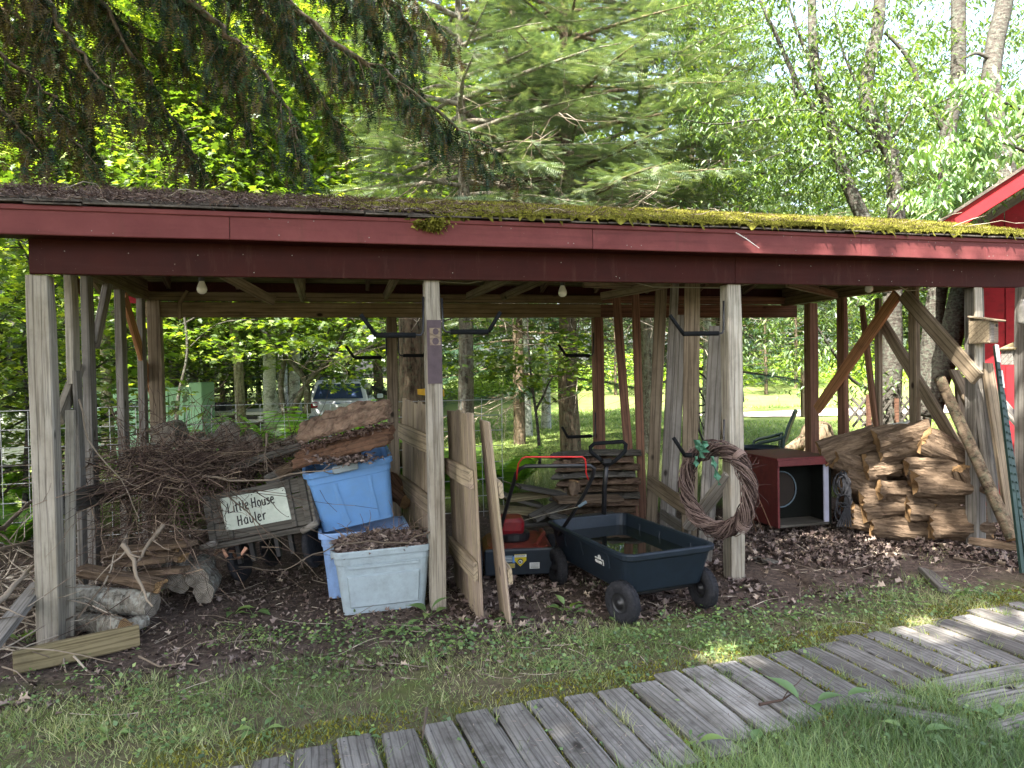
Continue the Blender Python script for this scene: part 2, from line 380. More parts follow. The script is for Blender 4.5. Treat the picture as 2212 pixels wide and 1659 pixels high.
G['bluetote'] = plain('blue_tote_plastic', hx('#628ec2'), .55, .1, 5, .03, dust=hx('#6f8ba0'), dust_amt=.35)
G['bluetote2'] = plain('pale_blue_tote_plastic', hx('#7c9ac6'), .55, .12, 6, .03, dust=hx('#626a72'), dust_amt=.5)
G['greytote'] = plain('grey_tote_plastic', hx('#929fa6'), .55, .1, 5, .03, dust=hx('#656d66'), dust_amt=.5)
G['mowerred'] = plain('mower_red', hx('#6f1119'), .4, .3, 12, dust=hx('#3a2020'), dust_amt=.5)  # both mower reds toned down to carry the shed roof's shade
G['mowerorange'] = plain('faded_red_deck', hx('#6a2a20'), .5, .3, 15, dust=hx('#3a2a22'), dust_amt=.7)
G['mowerflap'] = plain('mower_flap_black', (.012, .018, .026, 1), .5, .2, 12, dust=hx('#2c3138'), dust_amt=.3)
G['redwire'] = plain('red_bail', hx('#c02a2a'), .4, .1)
G['white'] = plain('dull_white', hx('#c9cac6'), .6, .1, 9, dust=hx('#8a8a84'), dust_amt=.4)
G['signboard'] = plain('painted_sign_board', hx('#b9c0b4'), .7, .12, 14, .2, dust=hx('#8fa396'), dust_amt=.4)
G['ink'] = plain('black_sign_paint', (.02, .02, .022, 1), .6, .1)
G['yellow'] = plain('yellow_tape', hx('#d3a622'), .5, .15, 12)
G['labelyellow'] = plain('label_yellow', hx('#b8a520'), .5, .1)
G['labelblue'] = plain('label_blue', hx('#5a86c0'), .5, .1)
G['labelgrey'] = plain('label_grey', hx('#5e6e78'), .5, .1)
G['labeltan'] = plain('label_tan', hx('#8a8168'), .5, .2)
G['wine'] = plain('dull_red_cabinet', hx('#5a2224'), .55, .25, 10, .1, dust=hx('#6b3a34'), dust_amt=.5)
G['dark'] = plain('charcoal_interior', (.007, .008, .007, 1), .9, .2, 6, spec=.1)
G['lilac'] = plain('faded_white_trim', hx('#a7a8ba'), .6, .12)
G['darkgreen'] = plain('dark_green_paint', hx('#1c302a'), .5, .2, 12, dust=hx('#3f4f48'), dust_amt=.4)
G['ribbon'] = plain('green_ribbon', hx('#3d6a54'), .5, .2, 20, .2)
G['vine'] = varmat('grapevine', [(0, hx('#2c2220')), (.5, hx('#51423e')), (1, hx('#83716a'))])
G['bulb'] = plain('frosted_bulb', hx('#d5d3cb'), .25, .03, spec=.6)
G['cord'] = plain('old_white_cord', hx('#8d8778'), .6, .2)
G['mint'] = plain('mint_green_paint', hx('#90b89a'), .55, .06, 3)
G['carwhite'] = plain('white_car_paint', hx('#e4e8ea'), .25, .04, 2, spec=.6)
G['glass'] = plain('dark_blue_glass', hx('#3a4866'), .08, .1, 3, spec=.9)
G['glassdark'] = plain('dark_glass', (.01, .014, .02, 1), .08, .1, 3, spec=.9)
G['taillight'] = plain('red_lens', hx('#a81420'), .2, .15, spec=.6)
G['stone'] = plain('grey_stone', hx('#8a8780'), .9, .25, 9, .5, dust=hx('#55534e'))
G['brass'] = plain('copper_foil', hx('#7a5a48'), .35, .3, 20, metal=.7)
# ================================================================== ground, lawn, drive
def zone_v(x, y): return (x - F0.x) * VD.x + (y - F0.y) * VD.y
def zone_u(x, y): return (x - F0.x) * UD.x + (y - F0.y) * UD.y
def build_ground():
    xs = np.unique(np.concatenate([np.arange(-7, 8.01, .12), np.arange(-26, 27, 1.0), np.arange(-200, 201, 12.0)]))
    ys = np.unique(np.concatenate([np.arange(0, 10.01, .12), np.arange(10, 60, 1.0), np.arange(-40, 0, 2.0), np.arange(60, 261, 12.0)]))
    X, Y = np.meshgrid(xs, ys); Z = gz(X, Y)
    near = (np.abs(X) < 7.2) & (Y < 10) & (Y > 0)
    Z = Z + near * rng.normal(0, .004, X.shape)
    V = np.stack([X.ravel(), Y.ravel(), Z.ravel()], 1); nx = len(xs); ny = len(ys)
    i, j = np.meshgrid(np.arange(nx - 1), np.arange(ny - 1)); b = (j * nx + i).ravel()
    F = np.stack([b, b + 1, b + nx + 1, b + nx], 1)
    t = NT('ground_soil_and_turf'); pos = t.n.new('ShaderNodeNewGeometry').outputs['Position']
    sx = t.node('ShaderNodeVectorMath', _operation='DOT_PRODUCT', i0=pos, i1=tuple(VD)).outputs['Value']
    off = F0.dot(VD); nz = t.noise(pos, 1.6, 5, .65)
    a = t.node('ShaderNodeMath', _operation='SUBTRACT', i0=sx, i1=off).outputs[0]
    a = t.node('ShaderNodeMath', _operation='MULTIPLY_ADD', i0=nz, i1=1.3, i2=a).outputs[0]       # v + 1.3*noise
    turf_front = t.node('ShaderNodeMapRange', Value=a, i1=.15, i2=-.25).outputs[0]
    turf_back = t.node('ShaderNodeMapRange', Value=a, i1=3.5, i2=4.2).outputs[0]
    turf = t.node('ShaderNodeMath', _operation='MAXIMUM', i0=turf_front, i1=turf_back).outputs[0]
    n1 = t.noise(pos, 22, 7, .75); n2 = t.noise(pos, 3.0, 4, .6); n3 = t.noise(pos, .6, 6, .7)
    soil = t.mix(t.ramp(n1, [(.35, (0, 0, 0)), (.65, (1, 1, 1))]), hx('#332c28'), hx('#685c54'))
    soil = t.mix(t.ramp(n2, [(.4, (0, 0, 0)), (.7, (.6, .6, .6))]), soil, hx('#39302b'))
    thatch = t.mix(t.ramp(n1, [(.35, (0, 0, 0)), (.65, (1, 1, 1))]), hx('#453f33'), hx('#6d6650'))
    thatch = t.mix(t.ramp(n2, [(.45, (0, 0, 0)), (.65, (.7, .7, .7))]), thatch, hx('#4f5a2c'))
    lawn = t.mix(t.ramp(n3, [(.35, (0, 0, 0)), (.65, (1, 1, 1))]), hx('#566a3a'), hx('#77834c'))
    lawn = t.mix(t.ramp(n1, [(.3, (0, 0, 0)), (.7, (.5, .5, .5))]), lawn, hx('#6f7a3a'))
    gr = t.mix(turf_back, thatch, lawn); c = t.mix(turf, soil, gr)
    m = t.pbr(c, .95, t.bump(n1, .5, .02), spec=.1)
    np_mesh('ground', V, F, m, smooth=True)['kind'] = 'structure'
build_ground()

def sheet(name, pts, mat, lift, step=1.2, zf=gz):
    """a draped polygon strip: pts is a list of (left, right) pairs across the strip"""
    V = []; F = []
    n = 8
    for a, b in pts:
        for k in range(n + 1):
            p = Vector(a).lerp(Vector(b), k / n); V.append((p.x, p.y, float(zf(p.x, p.y)) + lift))
    for i in range(len(pts) - 1):
        for k in range(n): F.append((i * (n + 1) + k, i * (n + 1) + k + 1, (i + 1) * (n + 1) + k + 1, (i + 1) * (n + 1) + k))
    return np_mesh(name, V, F, mat, smooth=True)
gravel = NT('pale_gravel'); _v = gravel.coord(rnd=False); _a = gravel.noise(_v, 1.2, 6, .7); _b = gravel.noise(_v, 25, 4, .6)
_c = gravel.mix(gravel.ramp(_a, [(.4, (0, 0, 0)), (.6, (1, 1, 1))]), hx('#a8a09a'), hx('#c9bcb0'))
_c = gravel.mix(gravel.ramp(_b, [(.45, (0, 0, 0)), (.7, (.5, .5, .5))]), _c, hx('#77706a'))
G['gravel'] = gravel.pbr(_c, .95, gravel.bump(_b, .3, .02), spec=.1)
drv = []
for k in range(15):
    x = 7.2 + k * 2.2; y = 21.5 - 1.0 * math.sin(k * .45) + k * .55
    drv.append(((x, y - (1.0 + .17 * k), 0), (x, y + 1.3 + .26 * k, 0)))
drv.insert(0, ((5.5, 21.7, 0), (5.5, 22.0, 0)))
sheet('driveway', drv, G['gravel'], .03)['kind'] = 'structure'

# ================================================================== vegetation tools
def basis(ax, nrm):
    ax = ax / np.linalg.norm(ax, axis=1, keepdims=True)
    nrm = nrm - ax * np.sum(ax * nrm, 1, keepdims=True); nrm = nrm / (np.linalg.norm(nrm, axis=1, keepdims=True) + 1e-9)
    return ax, np.cross(nrm, ax), nrm
def stamp(T, F, pos, ax, nrm, size, aspect=None):
    """put template T (k,3: along, across, up) at every pos"""
    a, s, n = basis(ax, nrm); size = np.asarray(size)[:, None, None]
    A = T[None, :, 0:1] * a[:, None, :] + T[None, :, 1:2] * s[:, None, :] * (1 if aspect is None else np.asarray(aspect)[:, None, None]) + T[None, :, 2:3] * n[:, None, :]
    V = pos[:, None, :] + A * size
    k = len(T); FF = (F[None] + (np.arange(len(pos)) * k)[:, None, None]).reshape(-1, F.shape[1])
    return V.reshape(-1, 3), FF
# leaf templates
T_OVAL = np.array([(0, 0, 0), (.35, .24, .07), (1, 0, -.05), (.35, -.24, .07)]); F_OVAL = np.array([(0, 2, 1), (0, 3, 2)])
T_LONG = np.array([(0, 0, 0), (.4, .17, .05), (1, 0, -.18), (.4, -.17, .05)]); F_LONG = F_OVAL
T_MAPLE = np.array([(0, 0, 0), (.12, .42, .0), (.38, .2, .03), (.62, .5, -.02), (.66, .17, .03), (1, 0, -.06), (.66, -.17, .03), (.62, -.5, -.02), (.38, -.2, .03), (.12, -.42, 0)])
F_MAPLE = np.array([(0, 2, 1), (0, 4, 2), (2, 4, 3), (0, 5, 4), (0, 6, 5), (0, 8, 6), (8, 7, 6), (0, 9, 8)])
def _spray(n=6, wid=.05):
    T = []; F = []
    for k in range(n):
        x = k / n; l = .34 * (1 - .55 * x)
        for s in (-1, 1):
            b = len(T); T += [(x, 0, 0), (x + wid, 0, 0.004), (x + l * .62, s * l, -.03)]; F.append((b, b + 1, b + 2) if s > 0 else (b + 1, b, b + 2))
    b = len(T); T += [(0, -.012, 0), (0, .012, 0), (1.05, 0, 0)]; F.append((b, b + 1, b + 2))
    return np.array(T), np.array(F)
T_SPRAY, F_SPRAY = _spray(6, .11)
T_SPRAY4, F_SPRAY4 = _spray(4, .14)
T_SPRAYT, F_SPRAYT = _spray(7, .06)
def unit(n): 
    v = rng.normal(size=(n, 3)); return v / np.linalg.norm(v, axis=1, keepdims=True)
def leaf_cloud(pos, size, T, F, droop=.3, flat=1.0, jit=.5):
    n = len(pos); ax = unit(n); ax[:, 2] = ax[:, 2] * .35 - droop; nr = unit(n) * jit + np.array([0, 0, flat])
    sz = size * rng.uniform(.65, 1.25, n); V, FF = stamp(T, F, pos, ax, nr, sz)
    var = np.repeat(np.clip(rng.normal(.5, .24, n), 0, 1), len(F)); return V, FF, var
def merge(parts):
    V = []; F = []; A = []; b = 0
    for v, f, a in parts: V.append(v); F.append(f + b); A.append(a); b += len(v)
    return np.concatenate(V), np.concatenate(F), np.concatenate(A)
def tubes_np(paths, n=5):
    """paths: list of (pts, radii); a joined mesh as V, F(4)"""
    mb = MB()
    for p, r in paths: mb.tube(p, list(r), n, cap=False)
    return np.array(mb.v), np.array(mb.f)
def wander(p, d, L, k, jit=.25, sag=0.0, lift=0.0):
    pts = [Vector(p)]; d = Vector(d).normalized()
    for i in range(k):
        d = (d + Vector((random.gauss(0, jit), random.gauss(0, jit), random.gauss(0, jit) * .6 - sag + lift))).normalized()
        pts.append(pts[-1] + d * (L / k))
    return pts
def taper(r0, r1, k): return [r0 + (r1 - r0) * (i / max(1, k - 1)) for i in range(k)]

def broad_tree_meshes(name, H, crown0, R, nleaf, lsize, lmat, bmat, tr=.14, T=T_OVAL, F=F_OVAL, seed=1, clump=.55, lean=(0, 0), nlimb=16, droop=.3):
    """meshes of a leafy tree standing at the origin"""
    random.seed(seed); paths = []; cen = []; rad = []
    trunk = [Vector((lean[0] * (i / 9) ** 1.3 + random.gauss(0, .03) * i * .4, lean[1] * (i / 9) ** 1.3 + random.gauss(0, .03) * i * .4, H * .93 * i / 9)) for i in range(10)]
    paths.append((trunk, [tr * (1.25 if i == 0 else 1) * (1 - .88 * i / 9) for i in range(10)]))
    for q in range(nlimb):
        f = crown0 + (1 - crown0) * (q + .3) / nlimb * .95; i = min(8, int(f * 9)); p = trunk[i].lerp(trunk[i + 1], f * 9 - i)
        a = q * 2.4 + random.uniform(-.4, .4); up = .15 + .9 * f; L = R * (1.1 - .62 * ((f - crown0) / (1 - crown0)) ** 1.6) * random.uniform(.75, 1.15)
        b = wander(p, (math.cos(a), math.sin(a), up), L, 6, .16); r = tr * (1 - f) * .5 + .015
        paths.append((b, taper(r, .008, 7)))
        for k in range(2, 7):
            cen.append(b[k]); rad.append(L * .17 + .12)
            for s in range(2):
                c = wander(b[k], (math.cos(a + random.uniform(-1.6, 1.6)), math.sin(a + random.uniform(-1.6, 1.6)), random.uniform(-.2, .6)), L * .38, 3, .25)
                paths.append((c, taper(r * .3 + .004, .003, 4))); cen.append(c[-1]); rad.append(L * .13 + .1); cen.append(c[2]); rad.append(L * .1 + .08)
    cen = np.array([tuple(c) for c in cen]); rad = np.array(rad); w = rad ** 2; w = w * rng.uniform(.3, 1.5, len(w)); w /= w.sum()
    idx = rng.choice(len(cen), nleaf, p=w)
    pos = cen[idx] + rng.normal(size=(nleaf, 3)) * (rad[idx] * clump * 1.3)[:, None] * np.array([1, 1, .5])
    V, FF, var = leaf_cloud(pos, lsize, T, F, droop)
    tint = rng.normal(0, .16, len(cen))[idx]; var = np.clip(var + np.repeat(tint, len(F)), 0, 1)
    crown = np_mesh(name + '_crown', V, FF, lmat, var=var, link=False)
    tv, tf = tubes_np(paths, 7); trunkm = np_mesh(name + '_trunk', tv, tf, bmat, link=False)
    trunkm.polygons.foreach_set('use_smooth', np.ones(len(trunkm.polygons), bool))
    return trunkm, crown
def place_tree(meshes, kind, loc, label, group=None, rot=None, sc=1.0, names=('trunk', 'crown'), cat='tree', szz=None):
    z = float(gz(loc[0], loc[1])); root = empty(kind, (loc[0], loc[1], z), label, cat, group)
    rot = random.uniform(0, 6.28) if rot is None else rot
    for me, nm in zip(meshes, names):
        o = bpy.data.objects.new(nm, me); COL.objects.link(o); o.parent = root
        o.rotation_euler = (0, 0, rot); o.scale = (sc, sc, sc * (szz or 1))
    return root

def conifer_meshes(name, H, z0, R, tr, nbr, lmat, bmat, seed=3, ssize=.3, per=34, deadlow=0, T=None, F=None, sag=.02):
    T = T_SPRAYT if T is None else T; F = F_SPRAYT if F is None else F
    random.seed(seed); paths = [([Vector((random.gauss(0, .02), random.gauss(0, .02), H * i / 8)) for i in range(9)], taper(tr, .02, 9))]
    P_, A_, N_, S_ = [], [], [], []; dead = []
    for q in range(nbr):
        f = (q / nbr) ** .85; z = z0 + (H - z0) * f; a = q * 2.399 + random.uniform(-.3, .3)
        L = R * (1 - f) ** .75 * random.uniform(.6, 1.2) + .15; d = Vector((math.cos(a), math.sin(a), .05 + .35 * f - .12 * (1 - f)))
        b = wander((0, 0, z), d, L, 6, .07, sag); paths.append((b, taper(.012 + .012 * L, .004, 7)))
        side = Vector((-math.sin(a), math.cos(a), 0))
        for k in range(int(per * L / R) + 5):
            t = random.uniform(.18, 1.0) ** .8 * 5.99; i = int(t); p = b[i].lerp(b[i + 1], t - i); ax = (b[i + 1] - b[i]).normalized()
            s = random.choice((-1, 1)); ll = (1.15 - t / 6) * L * .33 + ssize * .4
            dd = (ax * random.uniform(.4, .9) + side * s * random.uniform(.4, 1) + Vector((0, 0, random.uniform(-.3, .08)))).normalized()
            m = max(1, int(ll / (ssize * .6)))
            for w in range(m):
                P_.append(p + dd * (ll * w / m)); A_.append(dd + Vector((random.gauss(0, .25), random.gauss(0, .25), random.gauss(-.05, .15)))); N_.append((random.gauss(0, .3), random.gauss(0, .3), 1)); S_.append(ssize * random.uniform(.7, 1.2))
    for q in range(deadlow):
        z = random.uniform(z0 * .7, z0 * 1.6); a = random.uniform(0, 6.28); L = R * random.uniform(.4, 1.1)
        b = wander((0, 0, z), (math.cos(a), math.sin(a), random.uniform(-.5, .1)), L, 6, .16, .02); dead.append((b, taper(.011, .003, 7)))
        for k in range(12):
            t = random.uniform(1, 5.9); i = int(t); p = b[i].lerp(b[i + 1], t - i)
            dead.append((wander(p, (random.gauss(0, 1), random.gauss(0, 1), random.gauss(-.3, .5)), random.uniform(.25, .8), 4, .3), taper(.005, .002, 5)))
    P_, A_, N_ = [np.array([tuple(q) for q in z]) for z in (P_, A_, N_)]; n = len(P_)
    V, FF = stamp(T, F, P_, A_, N_, np.array(S_)); var = np.repeat(np.clip(rng.normal(.5, .22, n), 0, 1), len(F))
    tv, tf = tubes_np(paths, 6); tm = np_mesh(name + '_trunk', tv, tf, bmat, link=False); cm = np_mesh(name + '_crown', V, FF, lmat, var=var, link=False)
    if deadlow:
        dv, df = tubes_np(dead, 3); dm = np_mesh(name + '_dead', dv, df, G['deadtwig'], var=rng.uniform(0, 1, len(df)), link=False)
        return tm, cm, dm
    return tm, cm
# ================================================================== the open shed
shed = empty('open_shed', W(0, 0, 0), 'long open-fronted wooden shed with red fascia and mossy low roof', 'shed')
UE = 7.2                      # the roof runs on past the right edge of the picture
def part(name, p0, p1, w, t, face, mat, **kw): return board(name, p0, p1, w, t, face, G[mat] if isinstance(mat, str) else mat, shed, **kw)
FV = -0.24                    # fascia plane
ZR = 2.82; VR = 1.2; ZE = 2.41; ZB = 2.26
def roof_z(v): return ZE + (ZR - ZE) * (v - FV) / (VR - FV) if v <= VR else ZR - (ZR - 2.36) * (v - VR) / 1.4
# fascia in butt-jointed lengths, trim strip above it
joints = [-.75, 1.02, 3.18, 5.2, UE]
for a, b in zip(joints, joints[1:]):
    part('fascia', W(a + .002, FV, 2.335), W(b - .002, FV, 2.335), .15, .022, -VD, 'red', bow=.002)
for a, b in ((-.75, 1.9), (1.9, 5.0), (5.0, UE)):
    part('trim_strip', W(a + .002, FV - .012, 2.402), W(b - .002, FV - .012, 2.402), .028, .02, -VD, 'red')
for a, b in ((-.03, 4.3), (4.3, UE)):
    part('front_beam', W(a + .002, -.065, 2.175), W(b - .002, -.065, 2.175), .20, .04, -VD, 'red_shade')
part('beam_plate', W(-.02, -.01, 2.225), W(UE, -.01, 2.225), .05, .06, -VD, 'beam')
part('soffit_board', W(-.7, -.155, 2.27), W(UE, -.155, 2.27), .12, .018, ZD, 'red_shade')
# rear beam in two layers
for a, b, m in ((-.05, 4.28, 'beam'), (4.28, 6.62, 'redstud')):
    part('rear_beam', W(a, 2.4, 2.10), W(b - .003, 2.4, 2.10), .14, .045, -VD, m)
    part('rear_plate', W(a, 2.375, 2.215), W(b - .003, 2.375, 2.215), .08, .09, -VD, m)
for a, b in ((-.05, 3.0), (3.0, 6.62)):
    part('rear_blocking', W(a, 2.44, 2.29), W(b - .003, 2.44, 2.29), .12, .03, -VD, 'red_shade')
# posts
def vpost(px, py, v, s, name, mat, z1=2.075, z0=-.1, sz=None):
    p = onV(px, py, v); part(name, Vector((p.x, p.y, z0)), Vector((p.x, p.y, z1)), sz or s, s, -VD, mat, seg=8, bow=.006, ch=.005)
vpost(97, 950, .0, .115, 'post', 'post'); vpost(938, 950, .0, .10, 'post', 'post'); vpost(1582, 950, .0, .112, 'post', 'post')
vpost(2106, 900, .0, .10, 'post', 'greystud'); vpost(2213, 900, -.12, .09, 'post', 'greystud')
vpost(847, 760, 2.4, .10, 'post', 'stud', 2.03); vpost(1292, 800, 2.4, .10, 'post', 'redstud', 2.03); vpost(336, 760, 2.4, .11, 'post', 'stud', 2.2); vpost(1753, 800, 2.4, .11, 'post', 'redstud', 2.19)
# rafters and ridge
u = -.4; k = 0
while u < UE:
    m = random.choice(['deck', 'deck', 'stud'])
    for va, vb in ((FV + .03, VR - .02), (VR + .02, 2.62)):
        za, zb = roof_z(va), roof_z(vb); part('rafter', W(u, va, za - .085), W(u, vb, zb - .085), .09, .038, UD, m, seg=3)
    u += .58; k += 1
part('ridge_board', W(-.45, VR, ZR - .1), W(UE, VR, ZR - .1), .14, .02, VD, 'deck')
def slope_board(u0, u1, va, vb, mat, lift):
    p0 = W(u0, (va + vb) / 2, roof_z((va + vb) / 2) + lift); p1 = W(u1, (va + vb) / 2, roof_z((va + vb) / 2) + lift)
    d = W(0, vb, roof_z(vb)) - W(0, va, roof_z(va)); n = UD.cross(d).normalized()
    board('roof_board', p0, p1, d.length - .006, .02, n, G[mat], shed, seg=2)
nb = 11
for i in range(nb):
    va = FV + .012 + (VR - FV - .014) * i / nb; vb = FV + .012 + (VR - FV - .014) * (i + 1) / nb
    cut = random.uniform(1.5, 5)
    slope_board(-.5, cut, va, vb, 'deck', -.026); slope_board(cut + .004, UE, va, vb, 'deck', -.026)
    va = VR + .002 + 1.42 * i / nb; vb = VR + .002 + 1.42 * (i + 1) / nb; cut = random.uniform(3, 6)
    slope_board(-.5, cut, va, vb, 'deck', -.026); slope_board(cut + .004, UE, va, vb, 'deck', -.026)
# shingle courses, each a thin overlapping row with its own ragged butts
shm = NT('old_roof_shingle'); _v = shm.coord(rnd=False); _n = shm.noise(_v, 6, 6, .7); _n2 = shm.noise(_v, 60, 3, .6)
_c = shm.mix(shm.ramp(_n, [(.35, (0, 0, 0)), (.65, (1, 1, 1))]), hx('#3b3734'), hx('#6e675f')); _c = shm.mix(shm.ramp(_n2, [(.5, (0, 0, 0)), (.7, (.5, .5, .5))]), _c, hx('#2a2220'))
G['shingle'] = shm.pbr(_c, .95, shm.bump(_n2, .4, .01), spec=.1)
mb = MB()
for side, rows in ((0, 13), (1, 12)):
    for r in range(rows):
        uu = -.56
        while uu < UE:
            w = random.uniform(.22, .34)
            if side == 0: va = FV - .035 + (VR - FV + .03) * r / rows - random.uniform(0, .012); vb = va + .15
            else: va = 2.68 - (2.68 - VR) * r / rows + random.uniform(0, .012); vb = va - .15
            th = random.uniform(.006, .016); za = roof_z(va) + .022 + th; zb = roof_z(vb) + .004
            q = [W(uu, va, za), W(uu + w - .006, va, za + random.uniform(-.004, .006)), W(uu + w - .006, vb, zb), W(uu, vb, zb)]
            q2 = [p - ZD * .009 for p in q]
            fs = [(0, 1, 2, 3), (4, 7, 6, 5), (0, 4, 5, 1), (1, 5, 6, 2), (3, 2, 6, 7), (0, 3, 7, 4)]
            mb.add(q + q2, fs); uu += w
mb.build('shingle', G['shingle'], shed)['kind'] = 'stuff'
# rake board at the left end
part('rake_board', W(UE + .014, FV, ZE - .06), W(UE + .014, VR, ZR - .06), .13, .022, UD, 'red'); part('rake_board', W(UE + .014, VR, ZR - .06), W(UE + .014, 2.6, roof_z(2.6) - .06), .13, .022, UD, 'red')
part('rake_board', W(-.57, FV, ZE - .06), W(-.57, VR, ZR - .06), .13, .022, -UD, 'red'); part('rake_board', W(-.57, VR, ZR - .06), W(-.57, 2.6, roof_z(2.6) - .06), .13, .022, -UD, 'red')

m = MB(); rr_ = random.Random(3)
for q in range(60):
    u_ = rr_.uniform(-.6, 7.1); fz = rr_.random() < .6; zc = rr_.choice((2.285, 2.375)) + rr_.uniform(-.01, .01) if fz else rr_.choice((2.11, 2.2)) + rr_.uniform(-.01, .01); vv = FV - .0125 if fz else -.0865
    m.add([W(u_ + .0034 * math.cos(a * 1.047), vv, zc + .0034 * math.sin(a * 1.047)) for a in range(6)], [tuple(range(6))])
m.build('nail_head', G['stone'], shed)['kind'] = 'stuff'
# end walls and partition: pieces measured in their own vertical planes
def upiece(name, u, a, b, w, t, mat, face=None, **kw):
    p0 = onU(a[0], a[1], u); p1 = onU(b[0], b[1], u); return part(name, p0, p1, w, t, face if face is not None else UD, mat, **kw)
def vfit(px, py, u): return max(0, min(2.4, vof(onU(px, py, u))))
def stud(u, px, py, mat, w=.085, t=.04, z0=-.05, z1=2.2, lean=0, name='stud'):
    v = vof(onU(px, py, u)); part(name, W(u, v + lean, z0), W(u, v, z1), w, t, UD, mat, seg=5, bow=.006)
# left end (u = 0)
stud(.0, 155, 700, 'post', .12, .045, z0=1.47, z1=2.2); stud(.03, 172, 1000, 'greystud', .1, .03, z0=.0, z1=1.55); stud(0, 193, 800, 'greystud', .12, .05); stud(0, 263, 800, 'greystud', .14, .05, z1=2.25)
stud(0, 308, 800, 'greystud', .12, .05, z1=2.25)
part('short_stud', onV(152, 1380, .12), onV(152, 886, .12), .05, .04, -VD, 'post', seg=3)
upiece('brace', -.02, (172, 792), (128, 905), .1, .04, 'post'); upiece('brace', .02, (238, 590), (206, 745), .09, .04, 'greystud')
upiece('brace', .0, (268, 640), (352, 925), .12, .03, 'orange'); upiece('rail', .03, (128, 1088), (330, 1040), .14, .04, 'greyplank')
part('end_plate', W(0, .05, 2.22), W(0, 2.4, 2.22), .08, .09, ZD, 'beam'); part('end_plate', W(0, .05, 2.30), W(0, 2.4, 2.30), .04, .12, ZD, 'deck')
part('hanger_block', onV(388, 690, 2.3), onV(388, 650, 2.3), .035, .035, -VD, 'beam', seg=1); part('hanger_block', onV(388, 655, 2.3), onV(405, 628, 2.3), .035, .035, -VD, 'beam', seg=1)
part('red_panel', onV(283, 655, 2.46), onV(283, 630, 2.46), .12, .02, -VD, 'barn', seg=1)
# partition between the middle and right bays (u of the third post)
U2 = uof(onV(1582, 950, 0))
for a, b, w, t, m in (((1330, 620), (1366, 1060), .085, .04, 'redstud'), ((1372, 610), (1388, 1092), .075, .04, 'redstud'), ((1430, 590), (1408, 1105), .1, .05, 'stud'),
                      ((1459, 590), (1435, 1105), .07, .04, 'greystud'), ((1473, 680), (1452, 1060), .08, .04, 'greystud'), ((1496, 590), (1488, 1165), .12, .045, 'stud'), ((1549, 704), (1524, 1160), .115, .04, 'greystud')):
    p0 = onU(a[0], a[1], U2); p1 = onU(b[0], b[1], U2)
    d = (p0 - p1); p1 = p1 - d * ((p1.z + .03) / d.z) if p1.z > -.03 else p1
    s = w / .14
    part('partition_stud', p0, p1, w, t, (-VD * .8 - UD * .35).normalized(), m, seg=5, bow=.008)
upiece('rail', U2 - .06, (1401, 1040), (1484, 1098), .13, .03, 'stud'); upiece('rail', U2 - .03, (1430, 1110), (1490, 1150), .09, .03, 'greystud')
part('brace', onV(1577, 1026, -.02), onV(1487, 1140, .35), .1, .045, -VD, 'greystud')
# right end wall
U3 = uof(onV(2106, 900, 0))
part('end_plate', W(U3, .05, 2.2), W(U3, 2.4, 2.2), .08, .09, ZD, 'beam'); part('end_plate', W(U3, -.02, 2.285), W(U3, 2.4, 2.285), .05, .14, ZD, 'beam')
stud(U3, 1820, 780, 'redstud', .11, .05); stud(U3, 1975, 780, 'stud', .085, .05); stud(U3, 1898, 760, 'stud', .06, .04, z1=2.1)
part('stud', onU(1893, 930, U3 - .05), onU(1862, 660, U3 - .05), .06, .03, -UD, 'redstud')
upiece('brace', U3 - .09, (1765, 885), (1938, 636), .11, .04, 'orange'); upiece('brace', U3 - .1, (1952, 636), (2112, 818), .12, .045, 'stud'); upiece('brace', U3 + .03, (1902, 690), (2080, 985), .1, .045, 'stud')
part('nailed_board', onV(2114, 800, -.07), onV(2112, 600, -.07), .075, .02, -VD, 'post', seg=2)
# loose braces up under the roof
for a, b, va, vb in (((1180, 600), (1085, 642), .6, 1.9), ((1110, 596), (1010, 640), .4, 1.8), ((1300, 640), (1450, 612), 1.2, .5), ((860, 590), (832, 640), .5, 2.1), ((455, 578), (590, 650), .3, 1.0), ((1260, 612), (1390, 616), .8, .9), ((1700, 612), (1820, 640), .6, 1.6), ((640, 590), (655, 645), .5, 2.2)):
    part('roof_brace', onV(a[0], a[1], va), onV(b[0], b[1], vb), .07, .035, -VD, random.choice(['deck', 'stud']), seg=2)

# moss, and the needles and twigs lying on the roof
def on_roof(u, v, lift): return np.stack([F0.x + UD.x * u + VD.x * v, F0.y + UD.y * u + VD.y * v, np.where(v <= VR, ZE + (ZR - ZE) * (v - FV) / (VR - FV), ZR - (ZR - 2.36) * (v - VR) / 1.4) + lift], 1)
def mossh(u, v):
    n = .5 + .5 * np.sin(u * 7.1 + 2 * np.sin(v * 9)) * np.sin(v * 13 + u * 2.3) * .6 + .25 * np.sin(u * 19 + v * 31)
    return np.clip(sstep(1.2, 2.7, u + .6 * np.sin(v * 8)) * (.55 + .6 * n) + sstep(.2, .8, np.sin(u * 3.3 + v * 5)) * .25 * sstep(-.5, .6, u), 0, 1.2)
us = np.arange(-.5, UE, .018); vs = np.arange(FV - .055, VR + .08, .02); UU, VV = np.meshgrid(us, vs)
hh = mossh(UU, VV); hgt = np.where(hh > .3, .03 + .03 * hh * (1 + .14 * rng.normal(size=hh.shape)), -.01) + .0018 * rng.normal(size=hh.shape)
lip = FV - .038 + .016 * np.sin(UU * 17 + 2 * np.sin(UU * 5)) + .01 * np.sin(UU * 53) ; edge = sstep(lip - .03, lip + .012, VV); hgt = hgt * edge - (1 - edge) * (.012 + .012 * np.sin(UU * 29 + np.sin(UU * 7) * 3)); hh = np.where(VV < lip - .012, 0, hh)
